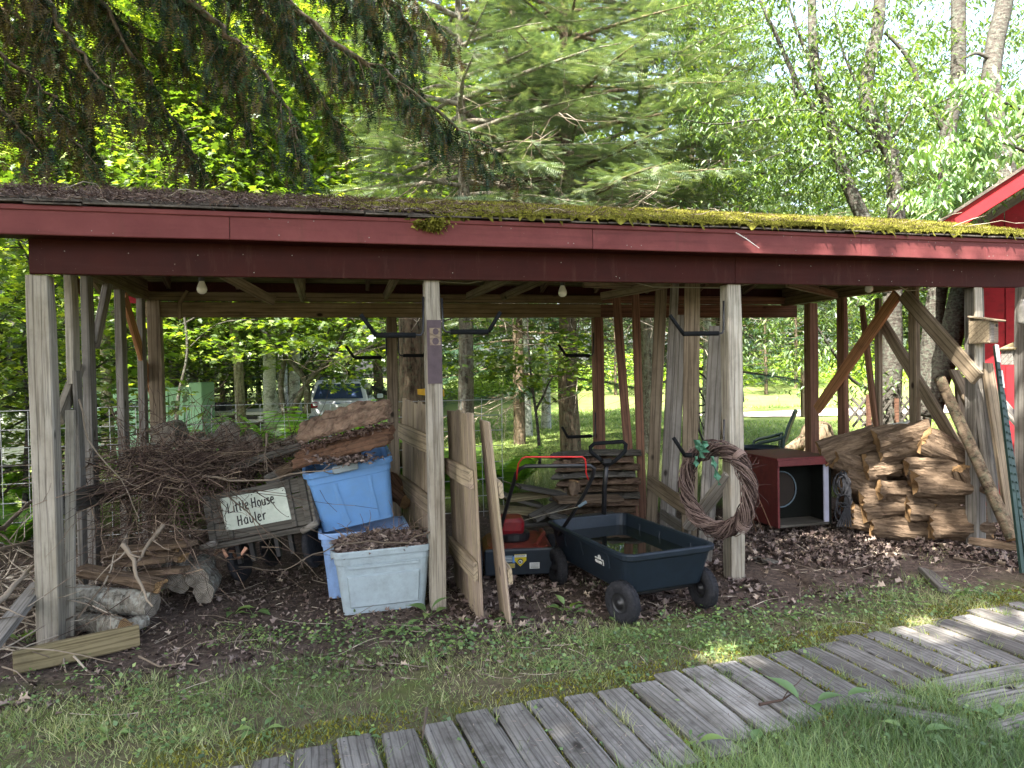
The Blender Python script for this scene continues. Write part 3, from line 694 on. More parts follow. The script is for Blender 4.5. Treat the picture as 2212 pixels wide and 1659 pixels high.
PV = on_roof(UU.ravel(), np.minimum(VV, VR + .05).ravel(), hgt.ravel()); nx = len(us)
i, j = np.meshgrid(np.arange(nx - 1), np.arange(len(vs) - 1)); b = (j * nx + i).ravel(); FQ = np.stack([b, b + 1, b + nx + 1, b + nx], 1)
keep = hh.ravel()[b] > .28; FQ = FQ[keep]
np_mesh('moss', PV, FQ, G['moss'], shed, var=np.clip(rng.normal(.36, .2, len(FQ)) + .22 * np.sin(UU.ravel()[b][keep] * 4) * np.sin(VV.ravel()[b][keep] * 11), 0, 1))['kind'] = 'stuff'
n = 150000; u = rng.uniform(-.4, UE, n); v = rng.uniform(FV - .05, VR + .03, n); front = rng.random(n) < .25; v = np.where(front, rng.uniform(FV - .055, FV + .05, n), v)
k = mossh(u, v) > rng.uniform(.25, .6, n); u, v = u[k], v[k]; pos = on_roof(u, v, .035 + .03 * mossh(u, v) * rng.uniform(.6, 1.1, len(u)))
ax = unit(len(u)) * .6 + np.array([0, -.25, .9]); ax[v < FV - .02] += np.array([0, -.5, -1.3])
Vm, Fm = stamp(np.array([(0, -.22, 0), (0, .22, 0), (1, 0, 0)]), np.array([(0, 1, 2)]), pos, ax, unit(len(u)), rng.uniform(.006, .015, len(u)))
np_mesh('moss_tuft', Vm, Fm, G['moss'], shed, var=np.clip(rng.normal(.55, .25, len(Fm)), 0, 1))['kind'] = 'stuff'
cl = onV(930, 484, FV - .03); n = 700; pos = np.array(cl) + rng.normal(size=(n, 3)) * np.array([.045, .014, .016])
ax = unit(n) * .7 + np.array([0, -.5, -.5]); Vm, Fm = stamp(np.array([(0, -.22, 0), (0, .22, 0), (1, 0, 0)]), np.array([(0, 1, 2)]), pos, ax, unit(n), rng.uniform(.02, .045, n))
np_mesh('moss_clump', Vm, Fm, G['moss'], shed, var=np.clip(rng.normal(.5, .3, len(Fm)), 0, 1))['kind'] = 'stuff'
n = 26000; u = np.where(rng.random(n) < .7, rng.uniform(-.55, 3.2, n), rng.uniform(3, 7, n)); v = rng.uniform(FV - .04, VR, n); pos = on_roof(u, v, .045 + rng.uniform(0, .025, n))
ax = unit(n); ax[:, 2] *= .3; Vm, Fm = stamp(np.array([(0, -.06, 0), (0, .06, 0), (1, .02, 0)]), np.array([(0, 1, 2)]), pos, ax, unit(n) + np.array([0, 0, 1]), rng.uniform(.015, .06, n))
nd = np_mesh('needle_litter_on_roof', Vm, Fm, G['needles'], None, var=rng.uniform(0, 1, len(Fm))); tag(nd, 'reddish brown needles and litter lying on the shed roof', 'needle litter', kind='stuff')
paths = []
for q in range(46):
    u = random.uniform(-.4, 6.8); v = random.uniform(FV, VR); p = W(u, v, roof_z(v) + .05)
    paths.append((wander(p, (random.gauss(0, 1), random.gauss(0, .4), .05), random.uniform(.1, .5), 5, .3), taper(.004, .0015, 6)))
tv, tf = tubes_np(paths, 4); tag(np_mesh('roof_twig', tv, tf, G['deadtwig'], None, var=rng.uniform(.3, 1, len(tf))), 'scattered pale dead twigs lying on the mossy roof', 'twigs', kind='stuff')
g = MB(); g.tube([onV(1590, 503, FV - .04), onV(1612, 516, FV - .04), onV(1640, 536, FV - .045)], [.004, .003, .002], 5)
tag(g.build('hanging_straw', G['white']), 'single pale dry straw hanging over the fascia right of centre', 'straw')

# light bulbs and the slack cord under the roof
def bulb(px, py, v, label):
    p = onV(px, py, v); r = empty('light_bulb', p, label, 'light bulb', 'bare bulbs hanging under the shed roof')
    m = MB(); m.lathe([(.0, -.045), (.012, -.044), (.026, -.034), (.031, -.018), (.030, -.004), (.022, .018), (.015, .034), (.014, .04)], 16, Matrix.Translation(p)); m.build('glass', G['bulb'], r, smooth=True)
    m = MB(); m.lathe([(.014, .036), (.018, .038), (.019, .075), (.006, .085), (0, .085)], 12, Matrix.Translation(p)); m.build('socket', G['black'], r)
bulb(436, 620, .35, 'round bare bulb under the roof at the left bay'); bulb(1215, 628, .35, 'narrow bare bulb hanging over the middle bay'); bulb(1877, 620, .3, 'bare bulb under the roof over the right bay')
c = MB(); pts = [(300, 570), (420, 594), (520, 600), (650, 594), (790, 592), (915, 606), (1010, 612), (1110, 595), (1200, 609), (1260, 606), (1330, 600), (1410, 620), (1560, 622), (1640, 611), (1760, 608), (1810, 602), (1930, 612), (1960, 628), (2000, 626), (2028, 612)]
cp = [onV(x, y, .22) for x, y in pts]; c.tube(cp, .004, 5)
tag(c.build('electric_cord', G['cord']), 'slack pale cord strung under the roof between the bulbs', 'cord')
c = MB(); c.tube([onV(x, y, 2.3) for x, y in ((960, 740), (1040, 725), (1130, 706), (1235, 688))], .004, 5); tag(c.build('rope', G['cord']), 'pale taut rope sloping below the rear beam behind the middle post', 'rope')

# foam-covered storage hooks on the posts
def hook(v, vert, arm, tip, label, out):
    r = empty('storage_hook', onV(vert[0][0], vert[0][1], v), label, 'storage hook', 'black foam-covered hooks screwed to the posts')
    a = [onV(*vert[0], v), onV(*vert[1], v)]; b = [onV(*arm[0], v + out * .4), onV(*arm[1], v + out)]; e = onV(*tip, v + out * 1.1)
    m = MB(); m.tube([a[0], a[1], a[1].lerp(b[0], .5) - ZD * .012, b[0], b[1], e], .007, 8); m.build('rod', G['black'], r, smooth=True)
    m = MB(); m.tube([b[0].lerp(b[1], .06), b[1]], .017, 10); m.build('foam_sleeve', G['foam'], r, smooth=True)
    m = MB(); m.tube([b[1], e], .013, 10); m.build('end_sleeve', G['foam'], r, smooth=True)
hook(-.05, ((914, 641), (914, 716)), ((903, 724), (812, 724)), (779, 679), 'black hook on the left side of the middle front post', -.03)
hook(-.05, ((954, 644), (957, 708)), ((968, 717), (1055, 717)), (1081, 674), 'black hook on the right side of the middle front post', -.03)
hook(2.34, ((834, 725), (835, 765)), ((828, 772), (765, 773)), (747, 747), 'thin black hook on the left side of the rear post by the car', -.03)
hook(2.34, ((860, 725), (861, 762)), ((868, 768), (915, 768)), (925, 752), 'thin black hook on the right side of the rear post by the car', -.03)
hook(-.06, ((1563, 650), (1563, 712)), ((1556, 720), (1476, 721)), (1447, 681), 'upper black hook on the post beside the wreath', -.03)
hook(2.34, ((1282, 719), (1281, 762)), ((1276, 768), (1223, 768)), (1206, 744), 'upper thin black hook on the rear post behind the mower', -.03)
hook(2.34, ((1286, 891), (1286, 936)), ((1281, 942), (1226, 944)), (1214, 922), 'lower thin black hook on the rear post behind the mower', -.03)
hook(-.06, ((1564, 906), (1562, 976)), ((1540, 983), (1479, 983)), (1455, 946), 'lower black hook holding the twig wreath', -.06)

# worn number stencil on the middle post
st = plain('dark_purple_stain', hx('#4d4146'), .8, .2, 20); 
m = MB(); c0 = onV(939, 760, -.0525)
m.box(c0, (.092, .004, .40), Matrix.Rotation(YAW, 3, 'Z'))
m.build('stencil_patch', st, shed)
m = MB(); m.box(onV(940, 727, -.056), (.068, .003, .108), Matrix.Rotation(YAW, 3, 'Z')); m.build('stencil_square', G['picket'], shed)
m = MB()
for yy, rr in ((716, .019), (737, .021)):
    c1 = onV(941, yy, -.059); RR = Matrix.Rotation(YAW, 3, 'Z') @ Matrix.Rotation(math.pi / 2, 3, 'X')
    m.add([c1 + RR @ Vector((rr * math.cos(a * .524), rr * 1.1 * math.sin(a * .524), 0)) for a in range(12)], [tuple(range(12))])
m.build('stencil_eight', st, shed)

# ================================================================== red barn at the right
barn = empty('red_barn', P(2180, 1100, 6.6), 'small barn-red board building at the right edge with steep eave', 'barn')
bw0 = P(2122, 900, 7.4); BU = Vector((.84, -.543, 0)).normalized(); BV = ZD.cross(BU).normalized()
def BW(a, b, z): return Vector((bw0.x, bw0.y, 0)) + BU * a + BV * b + ZD * z
sl = .62
eave = P(2040, 492, 6.5); ez = eave.z
for i in range(12):
    a = i * .2; m = MB(); zt = ez - .05 + (a + .35) * sl
    pts = [BW(a + .004, 0, -.1), BW(a + .194, 0, -.1), BW(a + .194, 0, zt + .19 * sl), BW(a + .004, 0, zt)]
    m.poly(pts, .03, -BV); m.build('wall_board', G['barn'], barn)
m = MB(); m.poly([BW(0, .04, -.1), BW(2.6, .04, -.1), BW(2.6, .04, ez + 1.8), BW(0, .04, ez + .1)], .03, BV); m.build('wall', G['barn'], barn)
m = MB(); m.poly([BW(0, .04, -.1), BW(0, 4, -.1), BW(0, 4, ez + .12), BW(0, .04, ez + .12)], .03, -BU); m.build('wall', G['barn'], barn)
d0 = BW(0, -.45, 0); 
def rk(a, b, z): return BW(a, b, ez + (a + .46) * sl + z)
part_ = lambda nm, p0, p1, w, t, f, mt: board(nm, p0, p1, w, t, f, G[mt], barn)
part_('rake_board', rk(-.46, -.95, -.06), rk(2.6, -.95, -.06), .16, .025, -BV, 'barn')
for i in range(9):
    b0 = -.94 + i * .11
    m = MB(); m.poly([rk(-.42, b0 + .003, -.02), rk(2.6, b0 + .003, -.02), rk(2.6, b0 + .107, -.02), rk(-.42, b0 + .107, -.02)], .02, ZD); m.build('soffit_board', G['red_shade'], barn)
m = MB(); m.poly([rk(-.5, -.99, .01), rk(2.6, -.99, .01), rk(2.6, 4, .01), rk(-.5, 4, .01)], .03, ZD); m.build('roof', G['shingle'], barn)
m = MB()
# ================================================================== things in the left bay
def local(name, origin, R, label, cat, group=None):
    e = bpy.data.objects.new(name, None); COL.objects.link(e); M = Matrix.Translation(origin) @ R.to_4x4(); e.matrix_basis = M; PW[e.name] = M
    return tag(e, label, cat, group), M
RZ = lambda a: Matrix.Rotation(a, 3, 'Z')
def rrect(w, d, r, n=4):
    out = []
    for cx, cy, a0 in ((w / 2 - r, d / 2 - r, 0), (-w / 2 + r, d / 2 - r, 90), (-w / 2 + r, -d / 2 + r, 180), (w / 2 - r, -d / 2 + r, 270)):
        for k in range(n + 1):
            a = math.radians(a0 + 90 * k / n); out.append((cx + r * math.cos(a), cy + r * math.sin(a)))
    return out
def rings(mb, rows, close_bottom=True, close_top=False, m=None):
    """rows: list of (w, d, r, z)"""
    n = None; vs = []
    for w, d, r, z in rows:
        pr = rrect(w, d, r); n = len(pr); vs += [(x, y, z) for x, y in pr]
    fs = [(i * n + j, i * n + (j + 1) % n, (i + 1) * n + (j + 1) % n, (i + 1) * n + j) for i in range(len(rows) - 1) for j in range(n)]
    if close_bottom: fs.append(tuple(reversed(range(n))))
    if close_top: fs.append(tuple((len(rows) - 1) * n + j for j in range(n)))
    mb.add(vs, fs, m)
def tote(origin, R, w, d, h, mat, label, full=True, ribs=True):
    r, M = local('storage_tote', origin, R, label, 'storage tote')
    b = MB(); k = .84
    rings(b, [(w * k, d * k, .03, 0), (w * k * 1.0, d * k, .04, .01), (w * .95, d * .95, .045, h * .78), (w * .975, d * .965, .05, h * .80), (w * .985, d * .975, .05, h - .03), (w * .97, d * .955, .045, h - .03), (w * .93, d * .93, .04, h * .8), (w * k * .97, d * k * .97, .03, .02)])
    rings(b, [(w * k * .97, d * k * .97, .03, .02)], True); b.build('body', mat, r, M, smooth=False)
    l = MB(); rings(l, [(w * .985, d * .975, .05, h - .035), (w * 1.045, d * 1.05, .06, h - .035), (w * 1.05, d * 1.055, .062, h - .004), (w * 1.03, d * 1.035, .058, h + .004), (w * .97, d * .96, .05, h), (w * .96, d * .95, .048, h - .03)], False)
    l.build('rim', mat, r, M)
    if ribs:
        for sx in (-.17, .17):
            t = MB(); y0 = -d * .5 * k - .002; y1 = -d * .5 * .95 - .002
            t.add([(w * sx - .006, y0, .02), (w * sx + .05, y0 - .005, .02), (w * sx + .006, y0, .02), (w * sx * 1.2 - .006, y1, h * .76), (w * sx * 1.2 + .012, y1 - .004, h * .76), (w * sx * 1.2 + .03, y1, h * .76)], [(0, 1, 4, 3), (1, 2, 5, 4)]); t.build('rib', mat, r, M)
    else:
        t = MB(); y0 = -d * .5 * .87; y1 = -d * .5 * .94
        t.add([(-w * .34, y0 - .012, .05), (w * .34, y0 - .012, .05), (w * .36, y1 - .012, h * .6), (-w * .36, y1 - .012, h * .6), (-w * .35, y0 + .005, .04), (w * .35, y0 + .005, .04), (w * .37, y1 + .005, h * .62), (-w * .37, y1 + .005, h * .62)],
              [(0, 1, 2, 3), (4, 5, 1, 0), (1, 5, 6, 2), (2, 6, 7, 3), (3, 7, 4, 0)]); t.build('front_panel', mat, r, M)
        t = MB(); t.box((0, -d * .5 * .955 - .006, h * .75), (w * .72, .012, .014)); t.build('rib', mat, r, M)
    return r, M
RY = RZ(YAW)
g0 = onZ(833, 1322, 0)
grey, GM = tote(g0 + VD * .19 + UD * -.0, RY @ Matrix.Rotation(-.02, 3, 'Y'), .61, .40, .40, G['greytote'], 'grey plastic tote full of dead leaves and twigs in front', ribs=False)
lo = onZ(775, 1290, 0) + VD * .12; 
tote(lo + UD * .05 + VD * .08, RY, .58, .42, .44, G['bluetote2'], 'lower pale blue tote half hidden behind the grey one')
up = P(775, 1128, 4.86)
tilt = Matrix.Rotation(-.16, 3, 'Y') @ Matrix.Rotation(.12, 3, 'X')
blue, BM_ = tote(up + VD * .2 , RY @ tilt, .575, .42, .43, G['bluetote'], 'bright blue tote tilted on top of the lower tote')
m = MB(); m.box((-.02, -.232, .425), (.17, .03, .05), ch=.008); m.build('latch', G['greytote'], blue, BM_)
# heap of leaves and twigs in the grey tote
def heap(name, M, w, d, h, n, label, twn=60, h0=0.0):
    r = tag(bpy.data.objects.new(name, None), label, 'leaf litter', kind='stuff'); COL.objects.link(r); r.matrix_basis = M; PW[r.name] = M
    xs = np.linspace(-w / 2, w / 2, 14); ys = np.linspace(-d / 2, d / 2, 12); X, Y = np.meshgrid(xs, ys)
    Z = h0 + h * np.cos(X / w * 2.6) * np.cos(Y / d * 2.6) + rng.normal(0, .006, X.shape)
    V = np.stack([X.ravel(), Y.ravel(), Z.ravel()], 1); i, j = np.meshgrid(np.arange(13), np.arange(11)); b = (j * 14 + i).ravel()
    np_mesh('litter_bed', V, np.stack([b, b + 1, b + 15, b + 14], 1), G['needles'], r, M, var=rng.uniform(.1, .7, len(b)))['kind'] = 'stuff'
    x = rng.uniform(-w / 2, w / 2, n); y = rng.uniform(-d / 2, d / 2, n); z = h0 + h * np.cos(x / w * 2.6) * np.cos(y / d * 2.6) + rng.uniform(0, .03, n)
    V, F, var = leaf_cloud(np.stack([x, y, z], 1), .05, T_OVAL, F_OVAL, 0, .6, .9); np_mesh('dead_leaf', V, F, G['litter'], r, M, var=var)['kind'] = 'stuff'
    pt = []
    for q in range(twn):
        p = Vector((random.uniform(-w / 2, w / 2) * .8, random.uniform(-d / 2, d / 2) * .8, h0 + h)); pt.append((wander(p, (random.gauss(0, 1), random.gauss(0, 1), abs(random.gauss(.1, .4))), random.uniform(.06, .25), 5, .3), taper(.003, .0012, 6)))
    tv, tf = tubes_np(pt, 4); np_mesh('small_twig', tv, tf, G['twig'], r, M, var=rng.uniform(.3, 1, len(tf)))['kind'] = 'stuff'
    return r
heap('leaf_heap', GM, .56, .36, .06, 2600, 'dead leaves and twigs heaped inside the grey tote', 70, .37)
def branch(name, pts, r0, label, twigs=0, mat='deadtwig', group=None, wob=0.0):
    pts = [Vector(p) for p in pts]; pa = []; fine = []
    for a, b in zip(pts, pts[1:]):
        for k in range(3): fine.append(a.lerp(b, k / 3) + Vector((random.gauss(0, wob), random.gauss(0, wob), random.gauss(0, wob))))
    fine.append(pts[-1]); pa.append((fine, taper(r0, r0 * .35, len(fine))))
    for q in range(twigs):
        i = random.randrange(1, len(fine) - 1); d = fine[i + 1] - fine[i - 1]
        pa.append((wander(fine[i], d.normalized() + Vector((random.gauss(0, .8), random.gauss(0, .8), random.gauss(.1, .6))), random.uniform(.08, .3), 4, .3), taper(r0 * .4, .0012, 5)))
    tv, tf = tubes_np(pa, 6); o = np_mesh(name, tv, tf, G[mat], None, var=np.full(len(tf), random.uniform(.05, .6)), smooth=True)
    return tag(o, label, 'branch', group)
branch('dead_branch', [P(1117, 1238, 4.5), P(1050, 1150, 4.5), P(890, 1262, 4.45), P(870, 1183, 4.45)][1:] and [P(1120, 1050, 4.6), P(1060, 1030, 4.62)], .004, 'thin dry stick caught behind the picket panel')
branch('dead_branch', [P(935, 1240 - 95, 4.5), P(880, 1172, 4.4), P(800, 1170, 4.35), P(737, 1178, 4.3), P(680, 1195, 4.2), P(640, 1218, 4.1), P(612, 1240, 4.1), P(598, 1250, 4.1)], .006, 'long pale stick running from the grey tote down to the left', 5, wob=.004)
# bark slabs on the blue tote
def slab(name, M, L, w, t, mat, label, arch=.04, cat='bark slab'):
    nx, ny = 22, 8; V = []; rr = random.Random(len(label))
    ex = [rr.uniform(-.02, .02) for _ in range(nx)]; ey = [rr.uniform(-.01, .01) for _ in range(nx)]
    for side in (1, -1):
        for i in range(nx):
            for j in range(ny):
                x = (i / (nx - 1) - .5) * L; y = (j / (ny - 1) - .5) * w * (1 - .25 * abs(2 * i / (nx - 1) - 1) ** 4) + ey[i]
                z = side * t / 2 * (1 - .8 * abs(2 * j / (ny - 1) - 1) ** 3) + arch * math.cos((i / (nx - 1) - .5) * 3.0) + (rr.gauss(0, t * .13) if side > 0 else 0)
                V.append((x + ex[j] * (i in (0, nx - 1)), y, z))
    F = []
    for s in (0, 1):
        o = s * nx * ny
        for i in range(nx - 1):
            for j in range(ny - 1):
                q = (o + i * ny + j, o + (i + 1) * ny + j, o + (i + 1) * ny + j + 1, o + i * ny + j + 1); F.append(q if s == 0 else q[::-1])
    o = nx * ny
    for i in range(nx - 1): F += [(i * ny, o + i * ny, o + (i + 1) * ny, (i + 1) * ny), (i * ny + ny - 1, (i + 1) * ny + ny - 1, o + (i + 1) * ny + ny - 1, o + i * ny + ny - 1)]
    for j in range(ny - 1): F += [(j, j + 1, o + j + 1, o + j), ((nx - 1) * ny + j, o + (nx - 1) * ny + j, o + (nx - 1) * ny + j + 1, (nx - 1) * ny + j + 1)]
    mb = MB(); mb.add(V, F); return tag(mb.build(name, mat, None, M), label, cat)
def slab_at(pa, pb, d, w, t, pitch, mat, label, arch=.03):
    a = P(*pa, d + .1); b = P(*pb, d - .02); x = (b - a).normalized(); y = x.cross(Vector((0, -math.cos(pitch), math.sin(pitch)))).normalized(); z = x.cross(y).normalized()
    if z.z < 0: y = -y; z = -z
    M = Matrix.Translation((a + b) / 2) @ Matrix((x, y, z)).transposed().to_4x4(); return slab('bark_slab', M, (b - a).length, w, t, mat, label, arch)
G['barkslab'] = barkmat('slab_bark', hx('#4c3a30'), hx('#86705f'), lichen=hx('#5f5a4a'), lich_amt=.3, vertical=False)
s1 = slab_at((650, 938), (838, 885), 4.78, .24, .075, .9, G['barkslab'], 'curved brown bark slab lying on top of the blue tote')
s2 = slab_at((642, 992), (845, 938), 4.72, .23, .06, .95, G['rot'], 'reddish rotten wood slab under the curved bark slab', .012)
n = 500; a = P(650, 965, 4.7); b = P(840, 915, 4.68); t_ = rng.random(n); pos = np.array(a)[None] * (1 - t_[:, None]) + np.array(b)[None] * t_[:, None] + rng.normal(size=(n, 3)) * np.array([.01, .02, .012])
V, F, var = leaf_cloud(pos, .035, T_LONG, F_LONG, 0, .5, 1.0); tag(np_mesh('bark_litter', V, F, G['needles'], None, var=var), 'dry crumbs and needles between the two bark slabs', 'litter', kind='stuff')
V, F, var = leaf_cloud(np.array(P(745, 990, 4.7)) + rng.normal(size=(500, 3)) * np.array([.1, .05, .015]), .04, T_OVAL, F_OVAL, 0, .6, 1.0); tag(np_mesh('leaf_crumbs', V, F, G['litter'], None, var=var), 'dead leaves along the rim of the blue tote', 'leaf litter', kind='stuff')

# ---- the little hauler wagon
hp = P(561, 1100, 4.83)
hr = frame(P(675, 1127, 4.78) - P(447, 1172, 4.86), -VD + ZD * .12)
wag, HM = local('wooden_wagon', hp, hr, 'old grey plank wagon with a hand lettered sign board', 'wagon')
HWD, HHT = .74, .33
y = -HHT / 2
for i, hh_ in enumerate((.125, .1, .1)):
    m = MB(); m.box((0, y + hh_ / 2, 0), (HWD - .02 * (i == 2), hh_ - .006, .022), ch=.003); m.build('plank', G['greyplank'], wag, HM); y += hh_
for x, w_ in ((-.355, .05), (-.22, .03), (.235, .03), (.335, .045)):
    m = MB(); m.box((x, 0, .02), (w_, HHT - .01, .018), ch=.003); m.build('batten', G['greyplank'], wag, HM)
m = MB(); m.box((0, -HHT / 2 - .02, .03), (HWD + .02, .035, .07), ch=.004); m.build('bottom_rail', G['greyplank'], wag, HM)
for sx in (-1, 1):
    m = MB(); m.tube([(sx * .36 - .06, -HHT / 2 - .02 - .01 * sx, .07), (sx * .36 + .06, -HHT / 2 - .02 + .03, .09)], .022, 10); m.build('axle_end', G['greystud'], wag, HM, smooth=True)
    m = MB(); m.box((sx * (HWD / 2 + .004), 0, -.35), (.02, HHT, .74), ch=.003); m.build('side_board', G['greyplank'], wag, HM)
for i in range(5):
    m = MB(); m.box((0, -HHT / 2 + .01, -.08 - i * .15), (HWD - .03, .02, .14)); m.build('floor_board', G['greyplank'], wag, HM)
for sx in (-1, 1):
    for sz in (-.12, -.6):
        m = MB(); T_ = Matrix.Translation((sx * .27, -HHT / 2 - .16, sz)) @ Matrix.Rotation(math.pi / 2, 4, 'Y'); m.lathe([(.0, -.02), (.04, -.03), (.12, -.02), (.14, -.02), (.15, 0), (.14, .02), (.12, .02), (.04, .03), (0, .02)], 20, T_); m.build('wheel', G['rubber'], wag, HM, smooth=True)
for sx in (-.2, -.1, .08, .18):
    m = MB(); m.box((sx, -HHT / 2 - .10, .0), (.028, .14, .03)); m.build('bracket', G['black'], wag, HM)
sg = MB(); sg.add([(-.245, -.10, .032), (.222, -.105, .032), (.215, .115, .032), (-.25, .125, .032), (-.245, -.10, .026), (.222, -.105, .026), (.215, .115, .026), (-.25, .125, .026)], [(0, 1, 2, 3), (7, 6, 5, 4), (0, 4, 5, 1), (1, 5, 6, 2), (2, 6, 7, 3), (3, 7, 4, 0)])
sign = sg.build('sign_board', G['signboard'], wag, HM)
for x_, y_ in ((-.235, .1), (.2, .095), (.205, -.085), (-.23, -.08), (0, -.095), (-.02, .108)):
    m = MB(); m.tube([(x_, y_, .032), (x_, y_, .036)], .004, 6); m.build('screw', G['black'], sign, HM)
GLY = {'L': [[(.05, 1), (0, .04), (.6, .1)]], 'i': [[(.1, .62), (.08, 0)], [(.13, .86), (.14, .9)]], 't': [[(.15, .95), (.1, .08), (.25, 0)], [(-.05, .62), (.35, .68)]],
       'l': [[(.1, 1), (.08, .05), (.2, .0)]], 'e': [[(.02, .32), (.42, .42), (.36, .62), (.18, .66), (.02, .45), (.04, .15), (.22, .0), (.45, .08)]],
       'H': [[(.05, 1), (0, 0)], [(.5, 1), (.47, 0)], [(0, .5), (.5, .55)]], 'o': [[(.22, .64), (.03, .5), (.02, .18), (.2, 0), (.4, .15), (.4, .45), (.22, .64)]],
       'u': [[(.02, .62), (.02, .15), (.18, 0), (.38, .15), (.4, .62)], [(.4, .5), (.42, 0)]], 's': [[(.38, .6), (.12, .62), (.06, .45), (.3, .32), (.34, .1), (.02, .02)]],
       'a': [[(.4, .55), (.2, .66), (.02, .45), (.04, .12), (.22, .02), (.4, .2)], [(.42, .64), (.44, 0)]], 'r': [[(.05, .62), (.06, 0)], [(.06, .4), (.22, .62), (.42, .6)]]}
ADV = {'L': .62, 'i': .3, 't': .42, 'l': .3, 'e': .56, 'H': .68, 'o': .54, 'u': .56, 's': .48, 'a': .6, 'r': .5, ' ': .28}
def letter_strokes(text, x, y, h, slope, sp=1.0):
    for ch_ in text:
        if ch_ != ' ':
            m = MB()
            for st_ in GLY[ch_]:
                pts = [(x + a * h * .78, y + b * h + slope * (x + a * h), .034) for a, b in st_]; m.tube(pts, .0048, 6)
            for k in range(len(m.v)): m.v[k] = (m.v[k][0], m.v[k][1], .0325 + (m.v[k][2] - .030) * .25)
            m.build('letter', G['ink'], sign, HM)
        x += ADV[ch_] * h * .88 * sp
letter_strokes('Little House', -.205, .02, .068, .03, 1.0)
letter_strokes('Hauler', -.15, -.075, .068, .04, 1.12)
# copper-coloured crumpled foil shining under the wagon
m = MB(); c0 = P(680 * 0 + 497, 1190, 4.85)
for q in range(7): m.tube([c0 + Vector((.03 * q - .1, random.uniform(-.02, .02), random.uniform(-.03, .03))), c0 + Vector((.03 * q - .07, random.uniform(-.03, .03), random.uniform(-.06, .02)))], [.012, .02], 5)
tag(m.build('crumpled_can', G['brass']), 'crumpled shiny copper coloured can under the wagon', 'can')

# ---- brush heap
def brush(n, cx, sx, name, label, mat, L=(.25, .9), r=(.0035, .0012)):
    pa = []
    for q in range(n):
        u = random.gauss(cx[0], sx[0]); v = random.gauss(cx[1], sx[1]); z = max(.05, random.gauss(cx[2], sx[2]))
        k = wander(W(u, v, z), (random.gauss(0, 1), random.gauss(0, 1), random.gauss(-.05, .45)), random.uniform(*L), 6, .22, .04)
        pa.append((k, taper(r[0] * random.uniform(.6, 1.5), r[1], 7)))
        if random.random() < .6: pa.append((wander(k[2], k[3] - k[2] + Vector((random.gauss(0, .1), random.gauss(0, .1), random.gauss(0, .1))), random.uniform(.1, .4), 4, .3, .05), taper(r[0] * .6, r[1] * .8, 5)))
    tv, tf = tubes_np(pa, 3); return tag(np_mesh(name, tv, tf, G[mat], None, var=np.repeat(rng.uniform(0, 1, len(tf) // 3 + 1), 3)[:len(tf)]), label, 'brush', kind='stuff')
brush(900, (.55, 1.0, .87), (.30, .32, .09), 'brush_heap', 'heap of tangled purplish brown brushwood in the left bay', 'twig')
brush(340, (.42, .75, .5), (.22, .3, .2), 'brush_hanging', 'thin brushwood hanging down below the brush heap', 'twig', (.3, .8), (.0028, .001))
brush(150, (1.1, 1.1, .93), (.25, .2, .05), 'brush_edge', 'fine brushwood spilling over the wagon', 'twig', (.2, .6), (.0025, .001))
brush(260, (-.5, .5, .12), (.35, .5, .08), 'brush_outside', 'dry brushwood scattered on the ground left of the shed', 'deadtwig', (.3, 1.0), (.006, .002))
for pts, r_, lb in (
    ([P(170, 860, 4.2), P(190, 950, 4.25), P(260, 1035, 4.3), P(300, 1120, 4.3)], .006, 'thin dark branch arching down beside the left posts'),
    ([P(268, 1180, 4.1), P(290, 1210, 4.05), P(300, 1260, 4.0), P(330, 1310, 3.95)], .016, 'grey forked branch standing among the firewood'),
    ([P(350, 1135, 4.4), P(310, 1190, 4.3), P(295, 1215, 4.2)], .014, 'dark bent branch behind the forked branch'),
    ([P(575, 935, 4.9), P(570, 985, 4.85), P(578, 1022, 4.8)], .008, 'upright pale twig standing out of the brush heap'),
    ([P(440, 1030, 4.7), P(520, 1040, 4.7), P(620, 1030, 4.7), P(735, 1010, 4.65)], .009, 'pale curved branch lying across the wagon top'),
    ([P(480, 1060, 4.6), P(560, 1130, 4.6), P(620, 1180, 4.6), P(690, 1250, 4.5)], .005, 'thin dark branch hanging in front of the wagon'),
    ([P(-60, 1150, 3.9), P(10, 1140, 4.2), P(60, 1090, 4.6), P(105, 1060, 4.9)], .018, 'thick curved dead branch outside the left posts'),
    ([P(-60, 1200, 3.9), P(50, 1175, 4.3), P(110, 1165, 4.6)], .014, 'lower curved dead branch outside the left posts'),
    ([P(-40, 1330, 3.6), P(30, 1265, 3.8), P(80, 1215, 4.1)], .02, 'straight peeled branch leaning at the left edge')):
    branch('dead_branch', pts, r_, lb, 3, wob=.006)
branch('dead_branch', [onZ(300, 1418, .03), onZ(345, 1440, .02), onZ(395, 1432, .03), onZ(430, 1438, .02)], .006, 'pale crooked twig on the needle litter near the grey log', 2)
branch('dead_branch', [onZ(5, 1440, .05), onZ(35, 1450, .04), onZ(60, 1475, .03)], .005, 'bleached curled twig at the lower left edge')

